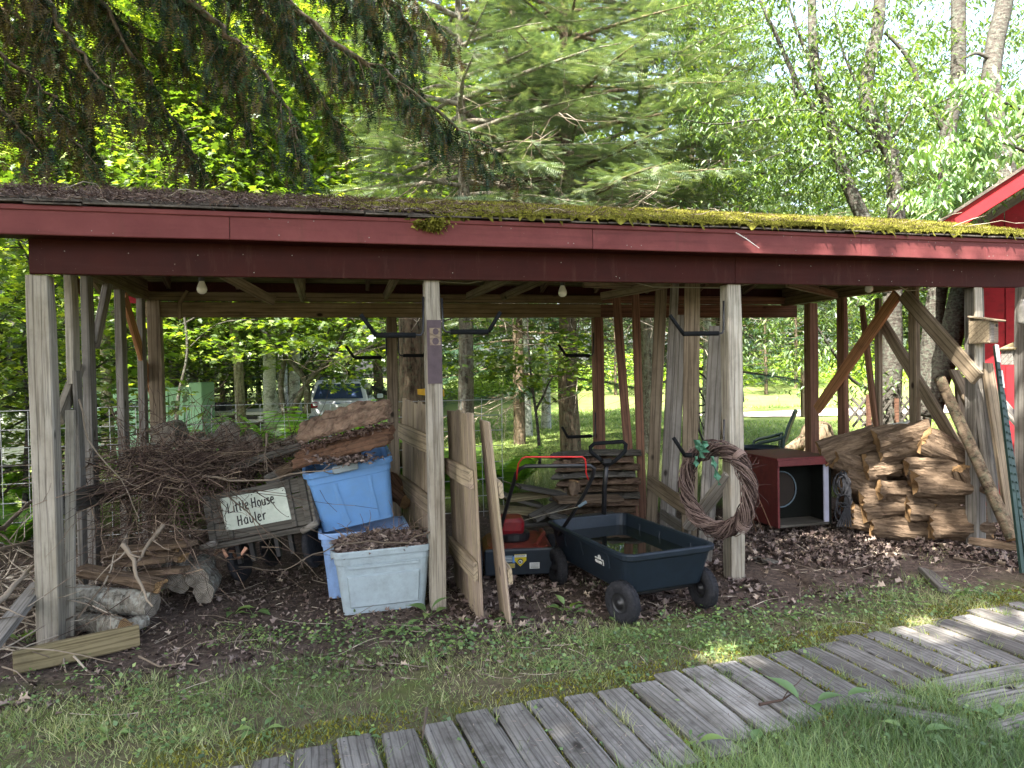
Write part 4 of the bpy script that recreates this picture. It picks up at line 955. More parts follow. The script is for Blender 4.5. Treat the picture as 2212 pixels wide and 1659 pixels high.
# ---- logs
def log(p0, p1, r, body, end, label=None, group=None, r1=None, lump=.12, name='log', cat='log', n=16, seed=0, split=None):
    p0, p1 = Vector(p0), Vector(p1); L = (p1 - p0).length; R = frame(p1 - p0, split if split is not None else ZD); M = Matrix.Translation(p0) @ R.to_4x4()
    rr = random.Random(int(p0.x * 9973 + p0.z * 771 + seed)); r1 = r1 or r; k = 12; n = max(n, 26); sp = [1 + (rr.uniform(-.10, .05) if body is G['splitlog'] else rr.uniform(-.03, .03)) for _ in range(n)]
    ph = [rr.uniform(0, 6.28) for _ in range(6)]; am = [rr.uniform(.2, 1) * lump for _ in range(6)]
    vs = []
    for i in range(k + 1):
        t = i / k; ra = r + (r1 - r) * t
        for j in range(n):
            a = 2 * math.pi * j / n
            q = ra * (1 + am[0] * math.sin(a * 2 + ph[0]) + am[1] * .7 * math.sin(a * 3 + ph[1] + t * 2) + am[2] * .5 * math.sin(a * 5 + ph[2] + t * 5) + am[3] * .5 * math.sin(t * 7 + ph[3])) * sp[j] + rr.gauss(0, ra * lump * .12)
            y_, z_ = q * math.cos(a), q * math.sin(a)
            if split is not None: z_ = min(z_, ra * .15 + .02 * ra * math.sin(t * 9 + a))
            vs.append((t * L + rr.gauss(0, ra * .08 * (body is G['splitlog']) + ra * .03) * (i in (0, k)), y_, z_))
    mb = MB(); mb.add(vs, [(i * n + j, i * n + (j + 1) % n, (i + 1) * n + (j + 1) % n, (i + 1) * n + j) for i in range(k) for j in range(n)], 0)
    root = mb.build(name, body, None, M, smooth=body is not G['splitlog']); tag(root, label, cat, group)
    for i, nm in ((0, 'cut_end'), (k, 'cut_end')):
        e = MB(); ring = [Vector(vs[i * n + j]) for j in range(n)]; c = sum(ring, Vector()) / n; dx = -.004 if i == 0 else .004
        e.add([(q.x + dx * .5, q.y * 1.0, q.z * 1.0) for q in ring] + [((c.x) + dx * 3, c.y, c.z)], [(j, (j + 1) % n, n) for j in range(n)]); e.build(nm, end, root, M)
    return root
GR = 'grey firewood stacked behind the brush heap'
lst = [(352, 942, 26), (408, 965, 22), (448, 960, 16), (490, 945, 27), (536, 962, 24), (596, 980, 20), (625, 968, 18), (384, 1000, 24), (430, 1010, 25), (480, 1000, 24), (530, 1010, 26), (585, 1015, 22), (340, 1000, 24), (300, 985, 22)]
for x_, y_, r_ in lst:
    p = P(x_, y_, 5.55); log(p, p + VD * .42 + UD * random.uniform(-.04, .04), r_ * 5.5 / FPX, G['logbark'], G['cutgrey'], 'grey firewood log end in the row behind the brush heap', GR, lump=.14)
log(P(700, 965, 5.2), P(760, 1010, 5.0), .05, G['splitlog'], G['cut'], 'short pale split log behind the blue tote', lump=.2)
log(P(598, 1025, 4.98), P(668, 985, 5.05), .042, G['splitlog'], G['cutgrey'], 'pale split firewood piece leaning left of the blue tote', lump=.2)
board('loose_board', P(575, 1042, 4.9), P(700, 985, 5.2), .10, .02, -VD, G['greyplank']); bpy.data.objects['loose_board']; tag(bpy.context.scene.objects['loose_board'], 'grey loose board sloping up behind the wagon', 'board')
tag(board('loose_board', P(500, 1010, 4.95), P(650, 962, 5.1), .05, .03, -VD, G['greyplank']), 'dark narrow board sloping above the wagon', 'board')
# low firewood at the left front
log(onZ(160, 1340, .06), onZ(275, 1362, .07), .062, G['logbark'], G['cut'], 'thick grey log with brown cut end by the left post', lump=.22)
log(P(165, 1290, 4.25), P(330, 1305, 4.2), .075, G['logbark'], G['cutgrey'], 'long round grey log behind the thick grey log', lump=.08)
log(P(272, 1352, 4.05), P(318, 1340, 4.15), .035, G['logbark'], G['cut'], 'small round log stub right of the thick log', lump=.1)
log(P(175, 1225, 4.35), P(345, 1258, 4.2), .05, G['splitlog'], G['cut'], 'yellowish split log above the round grey log', lump=.25, split=ZD)
log(P(330, 1190, 4.5), P(395, 1200, 4.45), .05, G['splitlog'], G['cut'], 'flat split firewood under the brush', lump=.2, split=ZD)
log(P(230, 1190, 4.6), P(385, 1170, 4.5), .06, G['splitlog'], G['cut'], 'long split log under the brush heap', lump=.2, split=ZD)
for x_, y_, r_, lb in ((385, 1255, 30, 'dark round log end left of the wheels'), (425, 1248, 28, 'dark log end under the wagon corner'), (440, 1280, 26, 'mossy grey log end on the needle litter'), (350, 1252, 24, 'brown log end beside the plantain leaves')):
    p = P(x_, y_, 4.55); log(p, p + VD * .35, r_ * 4.5 / FPX * .85, G['logbark'], G['cutgrey'], lb, lump=.12)
for i, (x_, y_, w_) in enumerate(((300, 1213, .5), (330, 1236, .4), (345, 1180, .45))):
    tag(board('firewood_plank', P(x_ - 60, y_ + 6, 4.55), P(x_ + 70, y_ - 6, 4.4), .1, .035, ZD, G['splitlog']), ('top', 'bottom', 'rearmost')[i] + ' flat board end in the stack below the brush', 'board')
tag(board('timber_offcut', onZ(28, 1432, .07), onZ(300, 1372, .07), .12, .05, -VD + ZD * .1, G['treated'], ch=.006), 'brown treated timber lying on the ground by the left post', 'timber')
tag(board('timber_offcut', P(-40, 1420, 3.35), P(85, 1262, 4.1), .09, .04, -VD + ZD * .3, G['greystud']), 'grey board leaning against the left post', 'board')

# ================================================================== picket panels by the middle post
def picket_panel(tl, tr, bl, d_l, d_r, n, label, rails=(.25, .7), thick=.018, railside=-1, rw=.09):
    a = P(*tl, d_l); b = P(*tr, d_r); c = P(*bl, d_l); x = (b - a); Wd = x.length; x.normalize(); dn = (c - a); Hh = dn.length; z = -dn.normalized(); y = z.cross(x).normalized(); z = x.cross(y).normalized()
    R = Matrix((x, y, z)).transposed(); r, M = local('picket_panel', c, R, label, 'picket panel')
    w = Wd / n
    for i in range(n):
        h_ = Hh + random.uniform(-.015, .01); yy = random.uniform(-.002, .002)
        board('picket', M @ Vector(((i + .5) * w, yy, 0)), M @ Vector(((i + .5) * w, yy, h_)), w - .006, thick, y, G['picket'], r, seg=4, ch=.003)
    for f in rails:
        board('rail', M @ Vector((Wd * .01, railside * (thick / 2 + .018), Hh * f)), M @ Vector((Wd * .99, railside * (thick / 2 + .018), Hh * f)), rw, .035, y, G['picket'], r, ch=.006)
    return r, M, Wd, Hh
picket_panel((868, 860), (934, 876), (872, 1128), 5.7, 4.75, 9, 'weathered picket panel standing left of the middle post', (.33, .74), railside=-1, rw=.13)
picket_panel((966, 884), (1021, 892), (987, 1316), 5.0, 4.22, 5, 'tan picket panel leaning right of the middle post', (.33, .72), railside=-1, rw=.12)
pp, PM, pw_, ph_ = picket_panel((1032, 905), (1052, 912), (1086, 1365), 4.42, 4.15, 2, 'narrow leaning picket panel nearest the mower', (.32, .7), railside=1, rw=.1)
# ================================================================== lawn mower
def mpt(*a): return [Vector(q) for q in a]
mo = onZ(1125, 1262, 0); MYAW = RZ(YAW * .3)
mow, MM = local('lawn_mower', mo, MYAW, 'push lawn mower with red engine cover behind the picket panels', 'lawn mower')
def MP(px, py, d): return MM.inverted() @ P(px, py, d)
m = MB(); rows = []
for z_, w_, d_ in ((.09, .50, .60), (.2, .5, .62), (.235, .44, .56), (.245, .36, .44)): rows.append((w_, d_, .12, z_))
rings(m, rows, False, True); 
for i in range(len(m.v)): m.v[i] = (m.v[i][0], m.v[i][1] + .36, m.v[i][2])
m.build('deck', G['mowerorange'], mow, MM)
m = MB(); m.box((0, .02, .155), (.50, .035, .19), Matrix.Rotation(.12, 3, 'X'), ch=.01); flap = m.build('rear_flap', G['mowerflap'], mow, MM)
def sticker(nm, x, z, w, h, mat, y=-.003, pts=None, parent=None):
    m = MB(); RR = Matrix.Rotation(.12, 3, 'X')
    pts = pts or [(-w / 2, -h / 2), (w / 2, -h / 2), (w / 2, h / 2), (-w / 2, h / 2)]
    m.add([Vector((0, .02, .155)) + RR @ Vector((x + a, -.0175 + y, z - .155 + b)) for a, b in pts], [tuple(range(len(pts)))]); return m.build(nm, G[mat] if isinstance(mat, str) else mat, parent or flap, MM)
sticker('label', -.10, .185, .095, .05, 'labelgrey'); sticker('label', -.085, .135, .095, .035, 'labeltan'); sticker('label', -.045, .18, .02, .045, 'labelblue', -.004)
sticker('label', .0, .172, .085, .085, 'labelyellow', -.005, [(-.042, .0), (0, -.045), (.042, 0), (.042, .045), (-.042, .045)])
sticker('label', .0, .205, .085, .018, 'white', -.0065); sticker('label', .1, .13, .07, .045, 'white', -.004)
sticker('emblem', .0, .165, 0, 0, 'ink', -.0065, [(.02 * math.cos(a * .45), .02 * math.sin(a * .45)) for a in range(14)])
sticker('emblem', .0, .163, 0, 0, 'white', -.008, [(.0145 * math.cos(a * .45), .0145 * math.sin(a * .45)) for a in range(14)])
sticker('emblem', .0, .163, 0, 0, 'ink', -.0095, [(-.009, -.006), (.008, -.008), (.004, .0), (.009, .009), (-.002, .003), (-.01, .008)])
for k in range(4): sticker('print_line', -.10, .2 - k * .011, .08, .003, 'white', -.0055); sticker('print_line', .1, .143 - k * .009, .056, .0025, 'ink', -.0055)
for k in range(3): sticker('print_line', -.085, .145 - k * .01, .085, .004, 'labelyellow', -.0055)
tc = bpy.data.curves.new('danger', 'FONT'); tc.body = 'DANGER'; tc.size = .0165; tc.align_x = 'CENTER'; to = bpy.data.objects.new('danger', tc)
COL.objects.link(to); dg = bpy.context.evaluated_depsgraph_get(); tm_ = bpy.data.meshes.new_from_object(to.evaluated_get(dg)); bpy.data.objects.remove(to)
finish('lettering', tm_, G['ink'], flap, MM @ Matrix.Translation((0, .0015, .1995)) @ Matrix.Rotation(.12 + math.pi / 2, 4, 'X') @ Matrix.Translation((0, 0, .012)))
m = MB(); rings(m, [(.17, .2, .03, .3), (.19, .22, .04, .33), (.19, .22, .04, .39), (.15, .18, .04, .415)], True, True)
m.v = [(x - .04, y + .32, z) for x, y, z in m.v]; m.build('engine_cover', G['mowerred'], mow, MM)
m = MB(); m.lathe([(.12, .24), (.13, .26), (.13, .3), (.1, .31), (0, .31)], 20, Matrix.Translation((-.03, .32, 0))); m.build('engine', G['black'], mow, MM)
m = MB(); m.tube([(.12, .1, .24), (.2, .3, .28), (.21, .5, .26)], .02, 8); m.build('deck_rib', G['mowerorange'], mow, MM)
for sx in (-1, 1):
    for yy, rr in ((.06, .13), (.62, .1)):
        m = MB(); T_ = Matrix.Translation((sx * .295, yy, rr)) @ Matrix.Rotation(math.pi / 2, 4, 'Y')
        m.lathe([(rr * .62, -.03), (rr * .93, -.028), (rr, -.018), (rr, .018), (rr * .93, .028), (rr * .62, .03)], 28, T_); w_ = m.build('wheel', G['rubber'], mow, MM, smooth=True)
        m = MB(); m.lathe([(0, -.026), (rr * .2, -.03), (rr * .3, -.012), (rr * .55, -.012), (rr * .64, -.026), (rr * .64, .026), (rr * .3, .012), (0, .03)], 24, T_); m.build('rim', G['greystud'] if False else G['stone'], w_, MM, smooth=True)
hd = [MP(1074, 1165, 4.95), MP(1089, 1114, 4.8), MP(1114, 1026, 4.5), MP(1121, 1014, 4.46), MP(1135, 1007, 4.45), MP(1275, 1006, 4.45), MP(1284, 1012, 4.47), MP(1280, 1030, 4.52), MP(1264, 1064, 4.62), MP(1243, 1100, 4.75), MP(1207, 1155, 4.95)]
m = MB(); m.tube(hd, .0125, 10); m.build('handle', G['black'], mow, MM, smooth=True)
m = MB(); m.tube([MP(1116, 1036, 4.5), MP(1117, 1018, 4.46), MP(1120, 1001, 4.42), MP(1128, 990, 4.4), MP(1135, 987, 4.4), MP(1258, 987, 4.4), MP(1264, 992, 4.41), MP(1266, 1008, 4.44), MP(1266, 1022, 4.48), MP(1271, 1036, 4.5)], .005, 8); m.build('bail', G['redwire'], mow, MM, smooth=True)
m = MB(); m.tube([MP(1250, 1094, 4.7), MP(1266, 1084, 4.68)], .011, 8); m.build('pull_grip', G['labelgrey'], mow, MM)
m = MB(); m.tube([MP(1132, 1124, 4.9), MP(1190, 1108, 4.8), MP(1248, 1095, 4.7)], .002, 5); m.build('pull_rope', G['cord'], mow, MM)

# ================================================================== black garden cart
C4 = Vector((.63, 4.06, 0)); C3 = Vector((1.235, 4.30, 0)); CU = (C3 - C4).normalized(); CV = ZD.cross(CU).normalized(); CW, CL = .66, 1.12
cc = C4 + CU * CW / 2 + CV * CL / 2
cart, CM = local('garden_cart', cc, Matrix((CU, CV, ZD)).transposed(), 'black plastic garden cart half full of rain water', 'garden cart')
zt, zb_ = .42, .17
m = MB(); rings(m, [(CW * .80, CL * .84, .05, zb_), (CW * .82, CL * .86, .06, zb_ + .01), (CW * .93, CL * .95, .07, zt - .05), (CW * .95, CL * .97, .07, zt - .04), (CW * .95, CL * .97, .07, zt - .01)], True); m.build('tub', G['cartplastic'], cart, CM)
m = MB(); rings(m, [(CW * .95, CL * .97, .07, zt - .03), (CW, CL, .08, zt - .03), (CW * 1.005, CL * 1.003, .08, zt - .008), (CW * .985, CL * .99, .075, zt), (CW * .93, CL * .955, .065, zt), (CW * .915, CL * .945, .06, zt - .012), (CW * .86, CL * .90, .06, zt - .12), (CW * .855, CL * .89, .06, zt - .125), (CW * .80, CL * .85, .05, zb_ + .02)], False); rings(m, [(CW * .80, CL * .85, .05, zb_ + .02)], True); m.build('rim', G['cartplastic'], cart, CM)
wt = NT('still_dark_water'); wmat = wt.pbr((.006, .008, .007, 1), .02, None, 0, 1.0)
m = MB(); rings(m, [(CW * .88, CL * .915, .055, zt - .082)], False, True); m.build('water', wmat, cart, CM)
for sx in (-1, 1):
    for yy in (-.3, .05, .3):
        m = MB(); m.box((sx * CW * .445, yy, zt - .09), (.02, .035, .10), Matrix.Rotation(sx * .2, 3, 'Y'), ch=.004); m.build('rib', G['cartplastic'], cart, CM)
m = MB(); y_ = -CL * .13
bx = -CW * .452
Rb = Matrix.Rotation(-.13, 3, 'Y')
m.box((bx - .004, -.2, zt - .115), (.004, .105, .036), Rb); badge = m.build('badge', G['white'], cart, CM)
m = MB(); m.box((bx - .0068, -.2, zt - .117), (.003, .097, .026), Rb); m.build('badge_face', G['ink'], badge, CM)
for k in range(9): m = MB(); m.box((bx - .0095, -.238 + k * .0095, zt - .118), (.003, .006, .014 + .004 * (k % 2)), Rb); m.build('badge_letter', G['white'], badge, CM)
m = MB(); m.lathe([(.016, 0), (.016, .004), (0, .005)], 10, Matrix.Translation((bx - .003, -.2, zt - .092)) @ Matrix.Rotation(-math.pi / 2, 4, 'Y')); m.build('badge_figure', G['white'], badge, CM)
# undercarriage
m = MB()
for yy in (-.36, .40): m.tube([(-.33, yy, .125), (.33, yy, .125)], .012, 8); m.box((0, yy, .145), (.4, .05, .03))
m.box((0, 0, .15), (.05, .8, .02)); m.build('axle_frame', G['black'], cart, CM)
def cwheel(x_, y_, steer=0.0):
    rr = .125; T_ = Matrix.Translation((x_, y_, rr)) @ Matrix.Rotation(steer, 4, 'Z') @ Matrix.Rotation(math.pi / 2, 4, 'Y')
    m = MB(); m.lathe([(rr * .5, -.03), (rr * .72, -.038), (rr * .9, -.034), (rr, -.02), (rr * 1.005, 0), (rr, .02), (rr * .9, .034), (rr * .72, .038), (rr * .5, .03)], 32, T_); w_ = m.build('wheel', G['rubber'], cart, CM, smooth=True)
    for k in range(28):
        a = k * math.pi / 14; m = MB() if k == 0 else m
        for sx in (-.014, .014): m.box((T_ @ Vector((rr * math.cos(a + (sx > 0) * .11), rr * math.sin(a + (sx > 0) * .11), sx))), (.012, .018, .006), T_.to_3x3() @ Matrix.Rotation(a, 3, 'Z') @ Matrix.Rotation(math.pi / 2, 3, 'Y'))
    m.build('tread', G['rubber'], w_, CM)['kind'] = 'stuff'
    m = MB(); m.lathe([(0, -.04), (rr * .16, -.04), (rr * .2, -.022), (rr * .48, -.02), (rr * .52, -.03), (rr * .52, .03), (rr * .48, .02), (rr * .2, .022), (rr * .16, .04), (0, .04)], 20, T_); m.build('rim', G['black'], w_, CM, smooth=True)
cwheel(-.30, -.47, .25); cwheel(.30, -.43, .0); cwheel(-.32, .38, -.05); cwheel(.32, .38, -.05)
def CP(px, py, d): return CM.inverted() @ P(px, py, d)
hb = [CP(1304, 1130, 5.3), CP(1306, 1050, 5.25), CP(1310, 1002, 5.2)]
m = MB(); m.tube(hb, .019, 10); m.build('pull_bar', G['black'], cart, CM, smooth=True)
m = MB(); m.tube([CP(1310, 1006, 5.18), CP(1296, 992, 5.18), CP(1276, 976, 5.18), CP(1275, 966, 5.18), CP(1284, 958, 5.18), CP(1345, 954, 5.18), CP(1352, 960, 5.18), CP(1350, 975, 5.18), CP(1330, 994, 5.18), CP(1313, 1005, 5.18)], .015, 10, close=False); m.build('grip', G['foam'], cart, CM, smooth=True)
m = MB(); m.box(CP(1310, 996, 5.17), (.07, .04, .035), ch=.006); m.build('grip_joint', G['black'], cart, CM)

# ================================================================== slab wood stack behind the cart
for i in range(9):
    y_ = 984 + i * 15.5; x0 = 1196 + random.uniform(-8, 12); x1 = 1378 + random.uniform(-14, 8); dd = 6.35 - i * .02
    M = None; a = P(x0, y_ + 4, dd + .15); b = P(x1, y_ - 2, dd); x = (b - a).normalized(); y = ZD.cross(x).normalized(); z = x.cross(y)
    slab('slab_board', Matrix.Translation((a + b) / 2 + y * .12) @ Matrix((x, y, z)).transposed().to_4x4(), (b - a).length, .3, .05, G[('greyplank', 'barkslab', 'splitlog')[i % 3]], 'bark edged slab board in the flat stack behind the cart', .012, 'slab board')['group'] = 'slab boards stacked behind the garden cart'
for i, (x0, y0, x1, y1, w_, mt) in enumerate(((1060, 1062, 1170, 1092, .12, 'greyplank'), (1090, 1078, 1215, 1062, .1, 'treated'), (1150, 1120, 1250, 1070, .12, 'greyplank'), (1070, 1100, 1200, 1108, .12, 'treated'), (1110, 1130, 1230, 1120, .14, 'greyplank'), (1180, 1110, 1290, 1140, .12, 'greyplank'), (1060, 1120, 1130, 1150, .1, 'greyplank'), (1200, 1080, 1340, 1075, .12, 'splitlog'), (1120, 1050, 1240, 1072, .1, 'greyplank'), (1195, 1130, 1330, 1112, .12, 'greyplank'))):
    lb = ('long grey', 'greenish sloping', 'rising grey', 'level mossy', 'lower grey', 'right hand falling', 'lowest left', 'top brown', 'uppermost left grey', 'lowest right grey')[i]
    tag(board('scrap_board', P(x0, y0, 5.75), P(x1, y1, 6.05), w_, .03, ZD + UD * random.uniform(-.2, .2) - VD * .25, G[mt]), lb + ' scrap board in the loose pile behind the mower', 'board')
log(P(1236, 1068, 5.5), P(1240, 1040, 5.5), .045, G['splitlog'], G['cut'], 'small upright wood chunk on the loose boards', lump=.25)
log(P(846, 1030, 5.6), P(868, 1060, 5.5), .05, G['rot'], G['cut'], 'reddish wood chunk between blue tote and picket panel', lump=.2)
log(P(848, 1060, 5.5), P(878, 1085, 5.4), .06, G['rot'], G['cut'], 'lower reddish wood chunk right of the blue tote', lump=.2)

# ================================================================== twig wreath
wc = P(1549, 1057, 4.78); hdir = (Vector((1, 0, 0)) * .62 + Vector((0, -1, 0)) * .70).normalized(); wn_ = hdir.cross(ZD).normalized()
wr = empty('twig_wreath', wc, 'round grapevine twig wreath with green ribbon hanging from the hook', 'wreath')
pa = []
for q in range(300):
    a0 = random.uniform(0, 6.28); ln = random.uniform(.9, 2.6); ph1 = random.uniform(0, 6.28); rr_ = min(.062, abs(random.gauss(.030, .018))); pts = []
    for k in range(12):
        a = a0 + ln * k / 11; rad = .262 + rr_ * math.cos(ph1 + a * 3) + random.gauss(0, .003); off = rr_ * math.sin(ph1 + a * 3)
        pts.append(wc + hdir * (rad * math.cos(a) * .93) + ZD * (rad * math.sin(a) * 1.05) + wn_ * off)
    pa.append((pts, [random.uniform(.0025, .0045)] * 12))
for q in range(60):
    a = random.uniform(0, 6.28); p = wc + hdir * .29 * math.cos(a) + ZD * .3 * math.sin(a); pa.append((wander(p, (random.gauss(0, 1), random.gauss(0, .4), random.gauss(0, 1)), random.uniform(.04, .12), 4, .4), taper(.002, .001, 5)))
tv, tf = tubes_np(pa, 5); vr = np.repeat(rng.uniform(0, 1, 400), 55)[:len(tf)]; np_mesh('vine_ring', tv, tf, G['vine'], wr, var=np.resize(vr, len(tf)))
pa = []
for a in (2.35, 5.5, .9):
    for q in range(16):
        b = a + random.gauss(0, .05); c0 = wc + hdir * .285 * math.cos(b) * .93 + ZD * .285 * math.sin(b) * 1.05; e = (hdir * math.cos(b) + ZD * math.sin(b)).normalized()
        pa.append(([c0 + e * .05 * math.cos(t) + wn_ * .05 * math.sin(t) for t in [i * .7 for i in range(10)]], [.0025] * 10))
tv, tf = tubes_np(pa, 4); np_mesh('binding', tv, tf, G['vine'], wr, var=np.full(len(tf), .9))
def ribbon(pts, w, name='ribbon'):
    m = MB(); V = []; F = []
    for i, p in enumerate(pts):
        o_ = hdir * w * (.5 + .2 * math.sin(i * 1.7)) + wn_ * .02 * math.sin(i * 2.3) ; V += [p - o_, p + wn_ * .01, p + o_]
    for i in range(len(pts) - 1): F += [(3 * i, 3 * i + 1, 3 * i + 4, 3 * i + 3), (3 * i + 1, 3 * i + 2, 3 * i + 5, 3 * i + 4)]
    m.add(V, F); m.build(name, G['ribbon'], wr)
ribbon([P(1505 + 3 * i, 950 + i * 9 + 3 * math.sin(i * 2), 4.66 + .02 * math.sin(i * 3)) for i in range(5)], .05)
ribbon([P(1522, 952 + i * 5, 4.64 + .02 * math.sin(i * 2)) for i in range(6)], .045)
ribbon([P(1538 + i * 2.4, 985 + i * 9, 4.66 + .012 * math.sin(i * 2)) for i in range(8)], .028); ribbon([P(1504, 985 + i * 8, 4.67) for i in range(4)], .025)

# ================================================================== right bay
kr = (P(1811, 1135, 6.25) - P(1681, 1135, 6.1)); kr.z = 0; kr.normalize(); kb = ZD.cross(kr)
kbase = P(1681, 1142, 6.1)
cab, KM = local('wooden_cabinet', kbase, Matrix((kr, kb, ZD)).transposed(), 'open dull red wooden box lying in front of the log pile', 'cabinet')
KW, KH, KD = .54, .58, .62
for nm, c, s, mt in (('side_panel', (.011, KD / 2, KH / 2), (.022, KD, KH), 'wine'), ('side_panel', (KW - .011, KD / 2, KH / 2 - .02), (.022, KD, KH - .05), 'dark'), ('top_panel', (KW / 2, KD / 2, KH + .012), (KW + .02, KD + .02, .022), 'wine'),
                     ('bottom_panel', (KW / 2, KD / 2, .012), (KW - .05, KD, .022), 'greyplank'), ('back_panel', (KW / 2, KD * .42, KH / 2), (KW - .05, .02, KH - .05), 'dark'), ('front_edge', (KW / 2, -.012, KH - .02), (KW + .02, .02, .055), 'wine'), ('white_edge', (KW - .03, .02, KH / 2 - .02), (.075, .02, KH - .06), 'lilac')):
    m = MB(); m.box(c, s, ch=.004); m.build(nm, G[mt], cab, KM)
m = MB(); m.tube([(KW * .36 + .155 * math.cos(a * .2618), KD * .42 - .028, KH * .5 + .16 * math.sin(a * .2618)) for a in range(24)], .006, 6, close=True); m.build('ring', G['labelgrey'], cab, KM, smooth=True)
m = MB(); m.lathe([(0, 0), (.15, .0), (.15, .004), (0, .004)], 28, KM.inverted().to_3x3().to_4x4() @ Matrix.Identity(4)); m = MB()
m.add([(KW * .36 + .15 * math.cos(a * .2618), KD * .42 - .016, KH * .5 + .155 * math.sin(a * .2618)) for a in range(24)], [tuple(range(24))]); m.build('ring_disc', plain('dark_brown_disc', (.02, .014, .01, 1), .8), cab, KM)
tag(board('thin_rod', P(1622, 1035, 5.6), P(1666, 1142, 5.75), .008, .008, -VD, G['rot'], seg=1), 'right rusty rod leaning between wreath and red box', 'rod')
tag(board('thin_rod', P(1620, 1078, 5.6), P(1648, 1148, 5.7), .008, .008, -VD, G['rot'], seg=1), 'left rusty rod leaning between wreath and red box', 'rod')
tag(board('thin_rod', P(1615, 1085, 5.5), P(1634, 1150, 5.6), .008, .008, -VD, G['rot'], seg=1), 'shortest rusty rod beside the wreath post', 'rod')
# wire coil hanging by the box
m = MB(); rr = random.Random(5)
for q in range(9):
    cx, cy = rr.uniform(1812, 1826), rr.uniform(1030, 1110); rx, ry = rr.uniform(8, 16), rr.uniform(12, 26)
    m.tube([P(cx + rx * math.cos(a * .5236), cy + ry * math.sin(a * .5236), 5.95 + .02 * math.sin(a + q)) for a in range(13)], .006, 6, cap=False)
for q in range(7): m.tube([P(1815 + q * 2, 1020, 5.95), P(1826 + 2 * q, 1060, 5.95), P(1824 + q * 2, 1100, 5.94), P(1808 + q * 5, 1138, 5.92)], .006, 6)
tag(m.build('cable_coil', G['rubber']), 'tangled dark cable hanging beside the red box', 'cable')
# big log pile
def dr(px): return 6.25 - (px - 1780) / 360 * .72
LP = [(1775, 984, 1895, 945, 26, 'long bark-covered log at the top left of the log pile'), (1895, 962, 2010, 938, 34, 'top log with round sawn end facing out'), (1995, 950, 2078, 985, 26, 'knotty reddish log at the top right of the pile'),
      (1955, 1006, 2095, 1006, 24, 'long log below the knotty log'), (1800, 985, 1880, 1010, 28, 'log just right of the red box top'), (1868, 1012, 1940, 1002, 27, 'stubby log under the round sawn end'),
      (1972, 1046, 2122, 1056, 38, 'biggest log with broad sawn end in the middle'), (1820, 1030, 1905, 1055, 26, 'rough log beside the hanging cable'), (1895, 1060, 1975, 1068, 24, 'narrow split log left of the biggest log'),
      (1860, 1088, 1960, 1078, 30, 'brown log in the lower left of the pile'), (1960, 1095, 2070, 1105, 30, 'log under the biggest log'), (2012, 1132, 2140, 1136, 34, 'bottom right log with torn end'), (1880, 1128, 2005, 1142, 30, 'half buried log at the bottom of the pile'), (1835, 1115, 1900, 1130, 24, 'low mossy chunk at the left foot of the pile'), (2075, 1010, 2110, 1090, 20, 'short chunk wedged at the right of the pile')]
for x0, y0, x1, y1, r_, lb in LP:
    d0_, d1_ = dr(x0), dr(x1) + .12; log(P(x0, y0, d0_), P(x1, y1, d1_), r_ * d0_ / FPX, G['splitlog'], G['cut'], lb, r1=r_ * .9 * d1_ / FPX, lump=.26, n=20, name='pile_log')
for k, (x0, y0, x1, y1, r_) in enumerate(((1800, 1010, 1950, 1000, 36), (1830, 1060, 1990, 1050, 40), (1860, 1110, 2060, 1100, 40), (1950, 990, 2060, 980, 34))):
    log(P(x0, y0, 6.65), P(x1, y1, 6.4), r_ * 6.5 / FPX, G['splitlog'], G['cut'], ('uppermost', 'second', 'lowest', 'right hand')[k] + ' log in the back row of the log pile', lump=.2, name='pile_log')
tag(board('thin_plank', P(2095, 1168, 5.35), P(2215, 1184, 5.1), .07, .05, ZD, G['splitlog'], rough=.004), 'reddish flat wood piece at the foot of the pile', 'board')
tag(board('metal_strip', P(1795, 946, 6.55), P(1962, 912, 6.0), .07, .02, -VD * .6 + ZD, G['white']), 'pale grey gutter strip lying on top of the log pile', 'gutter')
log(P(2030, 818, 5.75), P(2188, 1165, 5.15), .042, G['bark'], G['cut'], 'long thin bark-covered pole leaning at the right end', r1=.045, lump=.06, name='leaning_pole', cat='pole')
for i, (a, b, d0_, d1_, w_, mt) in enumerate((((2112, 790), (2150, 1128), 5.6, 5.45, .11, 'greystud'), ((2132, 785), (2185, 1130), 5.55, 5.3, .10, 'stud'), ((2075, 815), (2085, 960), 6.4, 6.3, .13, 'stud'), ((2060, 800), (2150, 990), 6.0, 5.6, .1, 'stud'))):
    tag(board('leaning_board', P(*a, d0_), P(*b, d1_), w_, .035, -VD, G[mt]), ('pale grey', 'brown', 'short wide', 'steeply tilted')[i] + ' board leaning in the right end wall', 'board')
tag(board('leaning_board', P(2128, 830, 5.9), P(2215, 930, 5.6), .1, .03, -VD, G['greystud']), 'grey board slanting across the barn wall', 'board')
for i, (a, b) in enumerate((((2152, 745), (2211, 1238)), ((2160, 800), (2224, 1240)))):
    p0, p1 = P(*a, 5.3), P(*b, 4.75); r, M = local('fence_stake', p0, frame(p1 - p0, -VD), ('left', 'right')[i] + ' dark green steel fence stake leaning at the right edge', 'fence stake'); L = (p1 - p0).length
    m = MB(); m.box((L / 2, 0, 0), (L, .032, .004)); m.box((L / 2, 0, -.014), (L, .005, .026)); m.build('shaft', G['darkgreen'], r, M)
    m = MB(); m.box((.07, 0, .004), (.14, .034, .006)); m.build('white_tip', G['white'], r, M)
    m = MB(); [m.box((.2 + k * .06, 0, .006), (.012, .014, .01)) for k in range(16)]; m.build('stud_row', G['darkgreen'], r, M)['kind'] = 'stuff'
